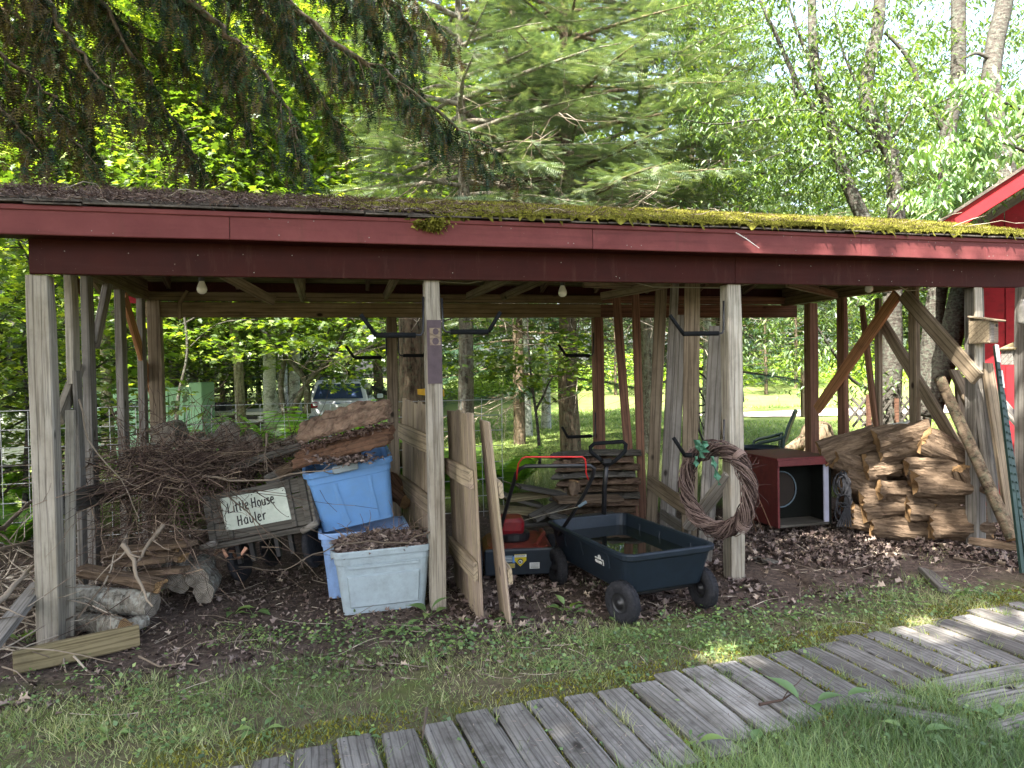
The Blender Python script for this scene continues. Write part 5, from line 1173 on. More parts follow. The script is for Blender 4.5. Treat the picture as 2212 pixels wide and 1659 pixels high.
# bird house on the corner post
bp = onV(2124, 742, -.12); bh, BHM = local('bird_house', bp, RZ(YAW + .35), 'small plain wooden bird house on the corner post', 'bird house')
for nm, c, s in (('front', (.035, -.07, .085), (.075, .012, .155)), ('side', (-.06, 0, .09), (.012, .13, .17)), ('side', (.078, 0, .09), (.012, .13, .17)), ('floor', (.01, 0, .006), (.14, .14, .012)), ('back', (.01, .07, .1), (.15, .012, .2))):
    m = MB(); m.box(c, s, ch=.002); m.build(nm, G['picket'], bh, BHM)
m = MB(); m.box((-.025, -.069, .085), (.06, .012, .155), ch=.002); m.build('front', G['greystud'], bh, BHM)
m = MB(); m.box((.01, -.02, .188), (.18, .2, .014), Matrix.Rotation(.22, 3, 'X'), ch=.003); m.build('roof', G['picket'], bh, BHM)
m = MB(); m.tube([(.035, -.082, .135), (.035, -.075, .135)], .012, 10); m.build('hole', G['ink'], bh, BHM)
b2 = onV(2188, 788, -.02); r, M = local('nest_box', b2, RZ(YAW), 'grey board box half hidden behind the right edge post', 'nest box')
m = MB(); m.box((0, 0, .07), (.13, .1, .14), ch=.003); m.build('body', G['greystud'], r, M); m = MB(); m.box((0, -.01, .15), (.17, .14, .012), Matrix.Rotation(-.35, 3, 'Y')); m.build('roof', G['treated'], r, M)
jp = onV(2209, 672, -.22); r, M = local('hanging_jug', jp, RZ(0), 'pale plastic jug hanging at the right edge', 'jug')
m = MB(); m.lathe([(0, -.1), (.03, -.1), (.036, -.08), (.036, .02), (.025, .05), (.014, .07), (.014, .09), (0, .09)], 18); m.build('body', G['stone'], r, M, smooth=True); m = MB(); m.tube([(.018, 0, .1), (.05, 0, .09), (.055, 0, .03)], .006, 6); m.build('handle', G['lilac'], r, M)

# ================================================================== wire fence, tape, chair, tub, lattice and other things just behind
fr, FMx = local('wire_fence', W(0, 2.66, 0), RY, 'welded wire fence panel running behind the shed', 'wire fence')
def zf(u): p = W(u, 2.66); return float(gz(p.x, p.y))
for k in range(8):
    m = MB(); z_ = .06 + k * .165; m.tube([(u_, 0, z_ + .01 * math.sin(u_ * 1.3 + k) + (.02 if u_ < 0 else 0)) for u_ in np.linspace(-3.2, 3.28, 12)], .0042, 5); m.build('horizontal_wire', G['steel'], fr, FMx)
for k in range(31):
    u_ = -3.2 + k * .216; m = MB(); m.tube([(u_, .006, .0), (u_ + .01 * math.sin(k), .006, .6), (u_, .006, 1.22)], .0034, 5); m.build('vertical_wire', G['steel'], fr, FMx)
for q, (x0, y0, x1, y1) in enumerate(((862, 838, 960, 852),)):
    V = []; F = []
    for k in range(13):
        t = k / 12; p = P(x0 + (x1 - x0) * t, y0 + (y1 - y0) * t + 3 * math.sin(t * 5), 7.62 + .25 * (2 * t - 1) ** 2); w_ = .035 * (1 - .3 * math.sin(t * 6)); V += [p - ZD * w_, p + ZD * w_]
    for k in range(12): F.append((2 * k, 2 * k + 2, 2 * k + 3, 2 * k + 1))
    m = MB(); m.add(V, F); tag(m.build('yellow_tape', G['yellow']), 'sagging yellow tape wrapped round the big trunk', 'tape')
# green garden chair seen from the side
ch0 = onZ(1690, 1010, 0); cd = P(1690, 985, 8.6); ch, CHM = local('garden_chair', Vector((cd.x, cd.y, 0)), RZ(-.30), 'dark green plastic garden chair behind the red box', 'garden chair')
def CHP(px, py): return CHM.inverted() @ P(px, py, 8.6)
m = MB(); V = []; F = []
bk = [(1713, 888), (1706, 905), (1698, 925), (1692, 945), (1688, 958)]
for i, (x_, y_) in enumerate(bk):
    p = CHP(x_, y_); w_ = .24; V += [p + Vector((0, 0, 0)), p + Vector((.05, w_, 0)), p + Vector((.05, w_ * 2, 0)), p + Vector((.03, 0, -.01)), p + Vector((.08, w_, -.01)), p + Vector((.08, 2 * w_, -.01))]
for i in range(len(bk) - 1):
    b = i * 6; F += [(b, b + 1, b + 7, b + 6), (b + 1, b + 2, b + 8, b + 7), (b + 3, b + 9, b + 10, b + 4), (b + 4, b + 10, b + 11, b + 5), (b, b + 6, b + 9, b + 3), (b + 2, b + 5, b + 11, b + 8)]
F.append((0, 3, 4, 1)); F.append((1, 4, 5, 2)); m.add(V, F); m.build('backrest', G['darkgreen'], ch, CHM)
for yy in (0, .46):
    m = MB(); q = [CHP(1697, 944), CHP(1665, 952), CHP(1640, 957), CHP(1631, 962), CHP(1629, 985), CHP(1625, 1040)]; m.tube([p + Vector((0, yy, 0)) for p in q], [.022, .022, .022, .02, .018, .016], 8); m.build('armrest', G['darkgreen'], ch, CHM, smooth=True)
    m = MB(); q = [CHP(1692, 945), CHP(1690, 985), CHP(1694, 1050)]; m.tube([p + Vector((0, yy, 0)) for p in q], .024, 8); m.build('leg', G['darkgreen'], ch, CHM, smooth=True)
m = MB(); sc = CHP(1660, 1000); m.box(sc + Vector((0, .23, 0)), (.4, .46, .025), ch=.008); m.build('seat', G['darkgreen'], ch, CHM)
m = MB(); tb = P(1642, 975, 7.6); m.lathe([(.0, -.05), (.13, -.05), (.19, .05), (.2, .055), (.185, .04), (.12, -.04), (0, -.04)], 26, Matrix.Translation(tb)); tag(m.build('black_tub', G['cartplastic'], smooth=True), 'shallow dark rubber tub in front of the green chair', 'tub')
m = MB(); m.lathe([(.0, -.42), (.11, -.42), (.12, -.06), (0, -.06)], 16, Matrix.Translation(tb)); tag(m.build('tub_stand', G['greyplank']), 'grey round stump carrying the rubber tub', 'stump')
# lattice piece
lt = P(1925, 885, 9.3); lr, LM = local('lattice_panel', lt, RZ(.1), 'dark broken wooden lattice panel on the grass behind the shed', 'lattice panel')
for k in range(9):
    for s in (-1, 1):
        x_ = -.5 + k * .125; m = MB(); m.box((x_, s * .008, -.02), (.5, .01, .03), Matrix.Rotation(s * .86, 3, 'Y')); m.build('slat', G['greyplank'], lr, LM)
for x_, h_ in ((-.33, .62), (.05, .5)):
    m = MB(); m.box((x_, -.03, -.1), (.05, .04, h_)); m.build('upright', G['redstud'], lr, LM)
tp = P(1530, 870, 7.5); tr_, TM = local('curved_trellis', tp, RZ(.2), 'black curved metal trellis seen between the studs', 'trellis')
def TP(px, py): return TM.inverted() @ P(px, py, 7.5)
for pts in (((1462, 830), (1455, 812), (1463, 800), (1480, 795)), ((1505, 802), (1520, 812), (1528, 822), (1545, 850), (1558, 880), (1566, 905)), ((1507, 835), (1525, 872), (1545, 912), (1556, 935)), ((1494, 880), (1525, 874)), ((1494, 897), (1525, 890)), ((1482, 930), (1510, 900), (1530, 950), (1545, 990)), ((1508, 925), (1520, 955), (1530, 985))):
    m = MB(); m.tube([TP(*q) for q in pts], .009, 6); m.build('rod', G['black'], tr_, TM)
# birch post and stake in the lawn
tag(board('lawn_post', P(1739, 900, 13), P(1739, 775, 13), .13, .1, Vector((0, -1, 0)), G['picket']), 'short square wooden post standing in the lawn', 'post')
m = MB(); m.tube([P(1607, 868, 17), P(1601, 820, 17)], .02, 6); tag(m.build('lawn_stake', G['darkgreen']), 'thin green stake in the far lawn', 'stake')
st_ = P(1765, 930, 10.5); m = MB(); m.lathe([(.42, -.45), (.3, -.3), (.24, -.1), (.2, .05), (.16, .12), (0, .1)], 14, Matrix.Translation(st_)); 
m.v = [(x + random.gauss(0, .03), y + random.gauss(0, .03), z + random.gauss(0, .02)) for x, y, z in m.v]; m.tube([st_ + Vector((-.1, 0, -.1)), st_ + Vector((-.45, -.1, -.25)), st_ + Vector((-.65, -.1, -.35))], [.12, .07, .03], 8)
tag(m.build('tree_stump', G['bark'], smooth=True), 'dark mossy tree stump with roots behind the corner post', 'stump')

# ---- far things: car, green container, trailer
def car():
    gx, gy = P(748, 900, 23.5).x, P(748, 900, 23.5).y; g_ = float(gz(gx, gy)); r, M = local('parked_car', Vector((gx, gy, g_)), RZ(math.atan2(gx, gy) * -.0 + .12), 'white sport utility car parked under the trees', 'car')
    sec = [(-2.2, .45, .95, .88), (-2.15, .42, 1.02, .92), (-1.6, .35, 1.08, .93), (0, .3, 1.05, .93), (1.2, .3, 1.0, .92), (2.1, .35, .85, .86), (2.3, .4, .7, .75)]
    m = MB(); vs = []
    for y_, z0, z1, w_ in sec: vs += [(-w_ * .9, y_, z0), (-w_, y_, z0 + .15), (-w_, y_, z1 - .2), (-w_ * .93, y_, z1), (w_ * .93, y_, z1), (w_, y_, z1 - .2), (w_, y_, z0 + .15), (w_ * .9, y_, z0)]
    fs = [(i * 8 + j, i * 8 + (j + 1) % 8, (i + 1) * 8 + (j + 1) % 8, (i + 1) * 8 + j) for i in range(6) for j in range(8)] + [tuple(range(8))[::-1], tuple(48 + j for j in range(8))]
    m.add(vs, fs); m.build('body', G['carwhite'], r, M)
    m = MB(); c = [(-2.05, .9, .98), (-1.6, .72, 1.6), (-1.3, .68, 1.67), (.2, .68, 1.66), (.9, .8, 1.08)]
    vs = []
    for y_, w_, z_ in c: vs += [(-w_, y_, z_), (w_, y_, z_)]
    vs += [(-.9, .9, 1.0), (.9, .9, 1.0), (-.9, -2.05, .98), (.9, -2.05, .98), (-.9, -1.3, 1.0), (.9, -1.3, 1.0), (-.9, .2, 1.0), (.9, .2, 1.0)]
    m.add(vs, [(0, 1, 3, 2), (2, 3, 5, 4), (4, 5, 7, 6), (6, 7, 9, 8), (0, 2, 4, 14, 12), (1, 13, 15, 5, 3)][:4] + [(0, 2, 4, 14), (4, 6, 16, 14), (6, 8, 16), (1, 15, 5, 3), (5, 15, 17, 7), (7, 17, 9)]); m.build('cabin', G['carwhite'], r, M)
    m = MB(); m.add([(-.74, -2.02, 1.09), (.74, -2.02, 1.09), (.62, -1.67, 1.53), (-.62, -1.67, 1.53)], [(0, 1, 2, 3)]); m.v = [(x, y - .03, z + .015) for x, y, z in m.v]; m.build('rear_window', G['glass'], r, M)
    m = MB(); m.box((.12, -1.98, 1.14), (.5, .03, .03), Matrix.Rotation(-.1, 3, 'Y')); m.build('wiper', G['ink'], r, M)
    for s in (-1, 1):
        m = MB(); m.add([(s * .8, -1.8, 1.08), (s * .8, -.2, 1.08), (s * .74, -.2, 1.55), (s * .74, -1.45, 1.52)], [(0, 1, 2, 3)]); m.v = [(x + s * .09, y, z) for x, y, z in m.v]; m.build('side_window', G['glassdark'], r, M)
        m = MB(); m.box((s * .74, -2.19, .93), (.30, .08, .17), Matrix.Rotation(s * .12, 3, 'Y'), ch=.02); l = m.build('tail_light', G['taillight'], r, M); m = MB(); m.box((s * .66, -2.24, .95), (.11, .02, .08)); m.build('clear_lens', G['white'], l, M)
        m = MB(); m.box((s * 1.08, .55, 1.08), (.2, .1, .15), ch=.03); m.build('side_mirror', G['carwhite'], r, M)
        m = MB(); m.tube([(s * .6, -1.4, 1.7), (s * .6, -1.2, 1.73), (s * .6, .1, 1.72), (s * .6, .3, 1.68)], .02, 6); m.build('roof_rail', G['labelgrey'], r, M)
        for yy in (-1.35, 1.4):
            m = MB(); m.lathe([(.0, -.1), (.2, -.11), (.34, -.1), (.35, 0), (.34, .1), (.2, .11), (0, .1)], 20, Matrix.Translation((s * .82, yy, .35)) @ Matrix.Rotation(math.pi / 2, 4, 'Y')); m.build('wheel', G['rubber'], r, M, smooth=True)
    m = MB(); m.box((0, -2.22, .80), (.34, .02, .14)); m.build('number_plate', G['white'], r, M); m = MB(); m.box((0, -2.2, .98), (.16, .03, .045), ch=.01); m.build('badge', G['labelblue'], r, M)
    m = MB(); m.box((0, -2.27, .5), (1.7, .14, .22), ch=.04); m.build('bumper', G['labelgrey'], r, M)
car()
gc0 = P(310, 925, 15.2); r, M = local('green_container', Vector((gc0.x, gc0.y, float(gz(gc0.x, gc0.y)))), RZ(.12), 'low pale mint green metal container beyond the fence', 'container')
hg = P(300, 843, 15.2).z - gz(gc0.x, gc0.y)
m = MB(); m.box((-.15, .6, hg / 2), (2.2, 1.2, hg), ch=.02); m.build('body', G['mint'], r, M); m = MB(); m.box((-.15, .6, hg + .02), (2.26, 1.26, .04)); m.build('rim', G['mint'], r, M)
m = MB(); m.box((1.08, .45, hg / 2 + .06), (.28, .9, hg + .16), ch=.02); m.build('end_box', G['mint'], r, M)
for k in range(7): m = MB(); m.box((-1.1 + k * .32, -.015, hg * .5), (.04, .03, hg * .92)); m.build('rib', G['mint'], r, M)
wb_ = P(22, 850, 14); r, M = local('white_tank', Vector((wb_.x, wb_.y, float(gz(wb_.x, wb_.y)))), RZ(.3), 'white faceted metal tank at the far left', 'tank')
m = MB(); m.lathe([(.42, 0), (.42, .85), (.3, 1.02), (0, 1.05)], 8); m.build('body', G['white'], r, M); m = MB(); m.lathe([(.12, 1.0), (.12, 1.08), (0, 1.09)], 10); m.build('lid', G['white'], r, M)
tq = P(505, 893, 16.5); r, M = local('flat_trailer', Vector((tq.x, tq.y, tq.z)), RZ(.1), 'low flat grey trailer deck on the lawn', 'trailer')
m = MB(); m.box((0, .6, 0), (1.9, 1.7, .07), ch=.01); m.build('deck', G['white'], r, M); m = MB(); m.box((-.02, -.28, -.12), (1.9, .06, .12)); m.build('side_rail', G['white'], r, M)
m = MB(); m.box((.3, -.33, -.09), (.62, .05, .07)); m.build('slot', G['ink'], r, M)
for sx in (-.7, .7): m = MB(); m.lathe([(0, -.08), (.2, -.08), (.22, 0), (.2, .08), (0, .08)], 16, Matrix.Translation((sx, .9, -.28)) @ Matrix.Rotation(math.pi / 2, 4, 'Y')); m.build('wheel', G['rubber'], r, M)
q_ = P(468, 880, 17.2); m = MB(); m.box(q_, (.6, .4, .16), ch=.02); m.box(q_ + Vector((0, 0, .1)), (.64, .44, .03)); tag(m.build('black_box', G['ink']), 'dark low box standing on the grey trailer', 'box')
# ================================================================== boardwalk
bwk = empty('boardwalk', onZ(1500, 1500, 0), 'weathered grey plank boardwalk crossing the grass in the foreground', 'boardwalk')
A0 = onZ(814, 1594, 0); A1 = onZ(2164, 1314, 0); AD = (A1 - A0).normalized(); AN = Vector((AD.y, -AD.x, 0))
rects = []
def wplank(p0, p1, w, z=.006):
    rects.append((p0.xy.copy(), p1.xy.copy(), w)); r_ = random.uniform(-.004, .004)
    board('plank', Vector((p0.x, p0.y, z + r_)), Vector((p1.x, p1.y, z + random.uniform(-.004, .004))), w, .04, (ZD + AD * random.uniform(-.02, .02)).normalized(), G['plank'], bwk, seg=4, ch=.007, rough=.002)
for i in range(-9, 31):
    a = A0 + AD * (.082 + i * .166 + random.uniform(-.006, .006)) + AN * random.uniform(-.02, .045); L = .74 - .012 * max(0, i) if i < 14 else .56 - .006 * (i - 14)
    L += random.uniform(-.02, .03); wplank(a, a + (AN - AD * .06 + AD * random.uniform(-.03, .03)) * L, random.uniform(.140, .154))
for a, b, w_ in (((1850, 1503), (2004, 1528), .10), ((1800, 1522), (2096, 1573), .12), ((2030, 1491), (2260, 1447), .14), ((2068, 1532), (2270, 1490), .14), ((2150, 1588), (2290, 1553), .14)):
    wplank(onZ(*a), onZ(*b), w_, .004)
def in_planks(x, y, grow=0.0):
    m = np.zeros(len(x), bool)
    for p, q, w in rects:
        d = q - p; L = d.length; d = d / L; rx, ry = x - p.x, y - p.y; t = rx * d.x + ry * d.y; s = rx * -d.y + ry * d.x
        m |= (t > -grow) & (t < L + grow) & (np.abs(s) < w / 2 + grow)
    return m

m = MB(); rn = random.Random(8)
for p_, q_, w_ in rects:
    d_ = (q_ - p_).normalized(); s_ = Vector((-d_.y, d_.x))
    for t_ in (.1, .9):
        for e_ in (-.3, .3):
            c_ = p_.lerp(q_, t_ + rn.uniform(-.02, .02)) + s_ * w_ * (e_ + rn.uniform(-.05, .05)); m.add([(c_.x + .0045 * math.cos(a * 1.047), c_.y + .0045 * math.sin(a * 1.047), .0315) for a in range(6)], [tuple(range(6))])
m.build('nail_head', G['ink'], bwk)['kind'] = 'stuff'

# ================================================================== ground cover
def turf(x, y):
    v = zone_v(x, y); u = zone_u(x, y); n = .28 * np.sin(x * 2.7 + 1.3 * np.sin(y * 3.1)) + .2 * np.sin(y * 5.2 + x * 1.1) + .12 * np.sin(x * 9 + y * 7)
    lim = -.62 - .1 * np.clip(u - 3, 0, 4) + .15 * n; patch = sstep(.15, .45, n) * sstep(.25, -.3, v) * .35
    return np.clip(sstep(lim + .12, lim - .22, v) * (.62 + .6 * n) + patch, 0, 1)
T_BLADE = np.array([(0, -.5, 0), (0, .5, 0), (.55, .38, .07), (.55, -.38, .07), (1, 0, .24)]); F_BLADE = np.array([(0, 1, 2), (0, 2, 3), (3, 2, 4)])
def blades(name, x, y, h, w, mat, label, lean=.5, z=None, cat='grass'):
    n = len(x); pos = np.stack([x, y, gz(x, y) if z is None else z], 1); ax = rng.normal(size=(n, 3)) * lean * np.array([1, 1, 0]) + np.array([0, 0, 1])
    a, s, nn = basis(ax, unit(n)); A = T_BLADE[None, :, 0:1] * a[:, None] * h[:, None, None] + T_BLADE[None, :, 1:2] * s[:, None] * w[:, None, None] + T_BLADE[None, :, 2:3] * nn[:, None] * h[:, None, None] * 1.4
    V = (pos[:, None] + A).reshape(-1, 3); F = (F_BLADE[None] + (np.arange(n) * 5)[:, None, None]).reshape(-1, 3)
    tint = .5 + .22 * np.sin(x * 3.1 + 2 * np.sin(y * 2.2)) ; var = np.clip(np.repeat(rng.normal(0, .2, n) + tint, 3), 0, 1)
    return tag(np_mesh(name, V, F, mat, var=var), label, cat, kind='stuff')
def sample(n, x0, x1, y0, y1): return rng.uniform(x0, x1, n), rng.uniform(y0, y1, n)
x, y = sample(210000, -3.6, 4.8, 1.7, 5.6)
inside = in_planks(x, y, -.012); k = (rng.random(len(x)) < turf(x, y) * np.clip(1.2 - (y - 2.4) * .12, .5, 1)) & ~inside; x, y = x[k], y[k]
gap = in_planks(x, y, .03); k = ~gap | (rng.random(len(x)) < .8); x, y = x[k], y[k]
lush = (zone_v(x, y) < -2.1) & ((x - A0.x) * AN.x + (y - A0.y) * AN.y > .4)
clump = .65 + .75 * sstep(.2, 1.2, np.sin(x * 11 + 3 * np.sin(y * 7)) + np.sin(y * 13 + x * 3))
h = np.where(lush, rng.uniform(.04, .095, len(x)), clump * rng.uniform(.02, .07, len(x)) * (1 + .6 * (rng.random(len(x)) < .06)))
blades('front_grass', x[~lush], y[~lush], h[~lush], rng.uniform(.002, .0042, (~lush).sum()), G['grass'], 'thin patchy grass between the shed and the boardwalk', .75)
x2, y2 = sample(60000, .2, 4.2, 1.6, 3.4); k = ((x2 - A0.x) * AN.x + (y2 - A0.y) * AN.y > .60) & ~in_planks(x2, y2, -.03); x2, y2 = x2[k], y2[k]
blades('lush_grass', np.concatenate([x[lush], x2]), np.concatenate([y[lush], y2]), np.concatenate([h[lush], rng.uniform(.04, .1, len(x2))]), np.concatenate([rng.uniform(.002, .004, lush.sum()), rng.uniform(.002, .004, len(x2))]), G['lushgrass'], 'thick green grass along the near side of the boardwalk', .55)
# low weeds and clover
x, y = sample(17000, -3.6, 4.8, 1.9, 5.4); cl_ = .5 + .5 * np.sin(x * 4.3 + 2) * np.sin(y * 5.1 + x); k = (rng.random(len(x)) < turf(x, y) * cl_ ** 2 * 1.1) & ~in_planks(x, y, .0); x, y = x[k], y[k]
for px_, py_, r_, k_ in ((640, 1375, .22, 420), (880, 1375, .28, 420), (1010, 1400, .2, 240), (1180, 1430, .3, 380), (1340, 1385, .15, 160), (1520, 1375, .35, 480), (1700, 1335, .3, 260), (1950, 1300, .35, 380), (2130, 1290, .25, 240), (150, 1490, .3, 260), (1600, 1330, .15, 120)):
    c_ = onZ(px_, py_, 0); k_ = k_ // 3; x = np.concatenate([x, c_.x + rng.normal(0, r_, k_)]); y = np.concatenate([y, c_.y + rng.normal(0, r_ * .5, k_)])
k = ~in_planks(x, y, .0); x, y = x[k], y[k]
n = len(x) * 3; xx = np.repeat(x, 3) + rng.normal(0, .014, n); yy = np.repeat(y, 3) + rng.normal(0, .014, n)
V, F, var = leaf_cloud(np.stack([xx, yy, gz(xx, yy) + rng.uniform(.01, .045, n)], 1), .022, np.array([(0, 0, 0), (.4, .42, .05), (1, 0, 0), (.4, -.42, .05)]), F_OVAL, -.05, 1.0, .5)
tag(np_mesh('clover', V, F, G['weed'], var=var), 'small round clover and weed leaves among the grass', 'clover', kind='stuff')
# edge moss on the soil by the boardwalk
x, y = sample(160000, -1.5, 4.6, 1.9, 5.0); dd = (x - A0.x) * AN.x + (y - A0.y) * AN.y; k = (np.abs(dd + .07) < .1) | in_planks(x, y, .022) & ~in_planks(x, y, -.004); k &= ~in_planks(x, y, -.002) & (rng.random(len(x)) < .7 * sstep(-1, 1, np.sin(x * 5) + .6)); x, y = x[k], y[k]
V, F = stamp(np.array([(0, -.3, 0), (0, .3, 0), (1, 0, 0)]), np.array([(0, 1, 2)]), np.stack([x, y, gz(x, y) + .014], 1), unit(len(x)) * .7 + np.array([0, 0, .8]), unit(len(x)), rng.uniform(.008, .02, len(x)))
tag(np_mesh('path_moss', V, F, G['moss'], var=rng.uniform(.1, .9, len(F))), 'yellow green moss creeping along the boardwalk edge', 'moss', kind='stuff')
# dead leaves, needles and little sticks on the soil
def litter(name, n, u0, u1, v0, v1, size, label, T=T_MAPLE, F=F_MAPLE, zz=.02, mat='litter', dens=None):
    u = rng.uniform(u0, u1, n); v = rng.uniform(v0, v1, n); x = F0.x + UD.x * u + VD.x * v; y = F0.y + UD.y * u + VD.y * v
    if dens is not None: k = rng.random(n) < dens(u, v, x, y); x, y = x[k], y[k]
    n = len(x); ax = unit(n); ax[:, 2] *= .35; nr = unit(n) * .6 + np.array([0, 0, 1]); Tc = T.copy(); Tc[:, 2] += .75 * np.abs(T[:, 1]) - .1 * T[:, 0] + .5 * T[:, 0] * (1 - T[:, 0])
    V, FF = stamp(Tc, F, np.stack([x, y, gz(x, y) + rng.uniform(0, zz, n)], 1), ax, nr, size * rng.uniform(.5, 1.2, n))
    return tag(np_mesh(name, V, FF, G[mat], var=np.repeat(rng.uniform(0, 1, n), len(F))), label, 'leaf litter', kind='stuff')
_dr = lambda u, v, x, y: sstep(-.8, -.3, v + .25 * np.sin(u * 3)) * sstep(4.2, 5.0, u) * (1 - .85 * sstep(.15, -.1, v + .2 * np.sin(u * 5)) * sstep(6.3, 5.9, u))
litter('crumbled_leaves_right', 9000, 4.35, 7.6, -.75, 1.6, .04, 'crumbled brown leaf pieces between the dead leaves of the right bay', T_OVAL, F_OVAL, .04, 'litter', _dr)
litter('crumbled_leaves_left', 6000, -1.8, 4.4, -1.1, 1.3, .03, 'crumbled brown leaf pieces on the soil of the left and middle bays', T_OVAL, F_OVAL, .02, 'litter', lambda u, v, x, y: 1 - turf(x, y) * .8)
litter('dead_leaves_right', 4200, 4.35, 7.6, -.75, 1.6, .055, 'curled brown dead leaves covering the floor of the right bay', zz=.05, dens=lambda u, v, x, y: sstep(-.8, -.3, v + .25 * np.sin(u * 3)) * sstep(4.2, 5.0, u) * (1 - .85 * sstep(.15, -.1, v + .2 * np.sin(u * 5)) * sstep(6.3, 5.9, u)))
litter('dead_leaves_left', 1800, -1.8, 2.6, -.9, 1.2, .045, 'brown dead leaves scattered over the soil before the left bay', dens=lambda u, v, x, y: .25 + .75 * (np.sin(u * 4.1 + 1) * np.sin(v * 5) > .15))
litter('dead_leaves_middle', 900, 2.2, 4.4, -.7, 1.2, .055, 'few dead leaves on the dark soil round the cart')
litter('needle_mat', 60000, -2.5, 7.4, -1.4, 2.6, .045, 'reddish brown needles and bark crumbs covering the bare soil', np.array([(0, -.035, 0), (0, .035, 0), (1, .02, 0)]), np.array([(0, 1, 2)]), .02, 'needles', lambda u, v, x, y: 1 - turf(x, y) * .75)
x, y = sample(14000, -1.2, 4.6, 1.9, 4.8); k = in_planks(x, y, -.005) & (rng.random(len(x)) < .35 + .4 * np.sin(x * 4) * np.sin(y * 5 + x)); x, y = x[k], y[k]
V, FF = stamp(np.array([(0, -.05, 0), (0, .05, 0), (1, .03, 0)]), np.array([(0, 1, 2)]), np.stack([x, y, np.full(len(x), .032)], 1), unit(len(x)) * np.array([1, 1, .06]), np.array([[0, 0, 1.0]]) + unit(len(x)) * .2, rng.uniform(.01, .04, len(x)))
tag(np_mesh('boardwalk_needles', V, FF, G['litter'], var=rng.uniform(.2, 1, len(x))), 'pale needles and chips scattered on the boardwalk planks', 'needle litter', kind='stuff')
for q in range(34):
    r_ = random.choice(rects); t_ = random.random(); c_ = r_[0].lerp(r_[1], t_) + Vector((AD.x, AD.y)) * (r_[2] / 2 + .008); n_ = random.randrange(20, 70)
    xs_ = c_.x + rng.normal(0, .012, n_) ; ys_ = c_.y + rng.normal(0, .02, n_)
    if q == 0: TX, TY = xs_, ys_
    else: TX, TY = np.concatenate([TX, xs_]), np.concatenate([TY, ys_])
blades('boardwalk_tuft_grass', TX, TY, rng.uniform(.03, .085, len(TX)), rng.uniform(.002, .0035, len(TX)), G['grass'], 'grass tufts growing in the gaps between the planks', .8)
pa = []
for q in range(420):
    u = random.uniform(-1.8, 7.2); v = random.uniform(-1.2, 1.0); p = W(u, v, .02); p.z = float(gz(p.x, p.y)) + .015
    pa.append((wander(p, (random.gauss(0, 1), random.gauss(0, 1), .02), random.uniform(.05, .35), 5, .18), taper(.0028, .001, 6)))
tv, tf = tubes_np(pa, 4); tag(np_mesh('ground_twigs', tv, tf, G['deadtwig'], var=rng.uniform(.1, 1, len(tf))), 'thin dry twigs strewn over the soil', 'twigs', kind='stuff')
branch('dead_branch', [onZ(1640, 1522, .05), onZ(1690, 1512, .05), onZ(1720, 1492, .05)], .007, 'thin dark stick lying across the boardwalk planks', 1, 'twig')
branch('dead_branch', [onZ(922, 1530, .03), onZ(918, 1560, .05), onZ(912, 1598, .05)], .008, 'short upright pale stick at the boardwalk edge', 0)
branch('dead_branch', [onZ(2060, 1205, .04), onZ(2110, 1215, .04), onZ(2150, 1225, .05)], .012, 'white peeled stick on the dead leaves at the right', 0)
tag(board('timber_offcut', onZ(1998, 1232, .03), onZ(2045, 1277, .04), .10, .035, ZD + UD * .3, G['greyplank']), 'small brown board half buried in dead leaves at the right', 'board')
tag(board('timber_offcut', onZ(1632, 1205, .03), onZ(1675, 1215, .03), .08, .02, ZD, G['greyplank']), 'flat brown wood piece beside the wreath post', 'board')
# single broad-leaved plants
def rosette(px, py, n, L, label, mat='weed', up=.5, kind='broadleaf_weed', cat='weed', wid=.9):
    b = onZ(px, py, 0); b.z = float(gz(b.x, b.y)); r = empty(kind, b, label, cat)
    pos = []; ax = []; nr = []
    for i in range(n):
        a = i * 2.4 + random.uniform(-.4, .4); d = Vector((math.cos(a), math.sin(a), up * random.uniform(.4, 1.6))); st_ = wander(b, d, L * .5, 3, .1); 
        m = MB(); m.tube(st_, .0018, 4); 
        T = []; F = []; k = 7
        R_ = frame(d + Vector((0, 0, -.25)), ZD); l = L * random.uniform(.7, 1.15)
        for j in range(k):
            t = j / (k - 1); w_ = l * .27 * wid * math.sin(min(1, t * 1.08 + .06) * 3.1) ** .8 if t < 1 else .001; z_ = -.35 * l * t * t
            for s in (-1, 0, 1): T.append(st_[-1] + R_ @ Vector((l * t, s * max(w_, .001) , z_ + abs(s) * w_ * .35)))
        for j in range(k - 1):
            for s in (0, 1): F.append((j * 3 + s, (j + 1) * 3 + s, (j + 1) * 3 + s + 1, j * 3 + s + 1))
        m.add(T, F); o = m.build('leaf', G[mat], r, smooth=True); a_ = o.data.attributes.new('var', 'FLOAT', 'FACE'); a_.data.foreach_set('value', [random.uniform(.3, .8)] * len(o.data.polygons))
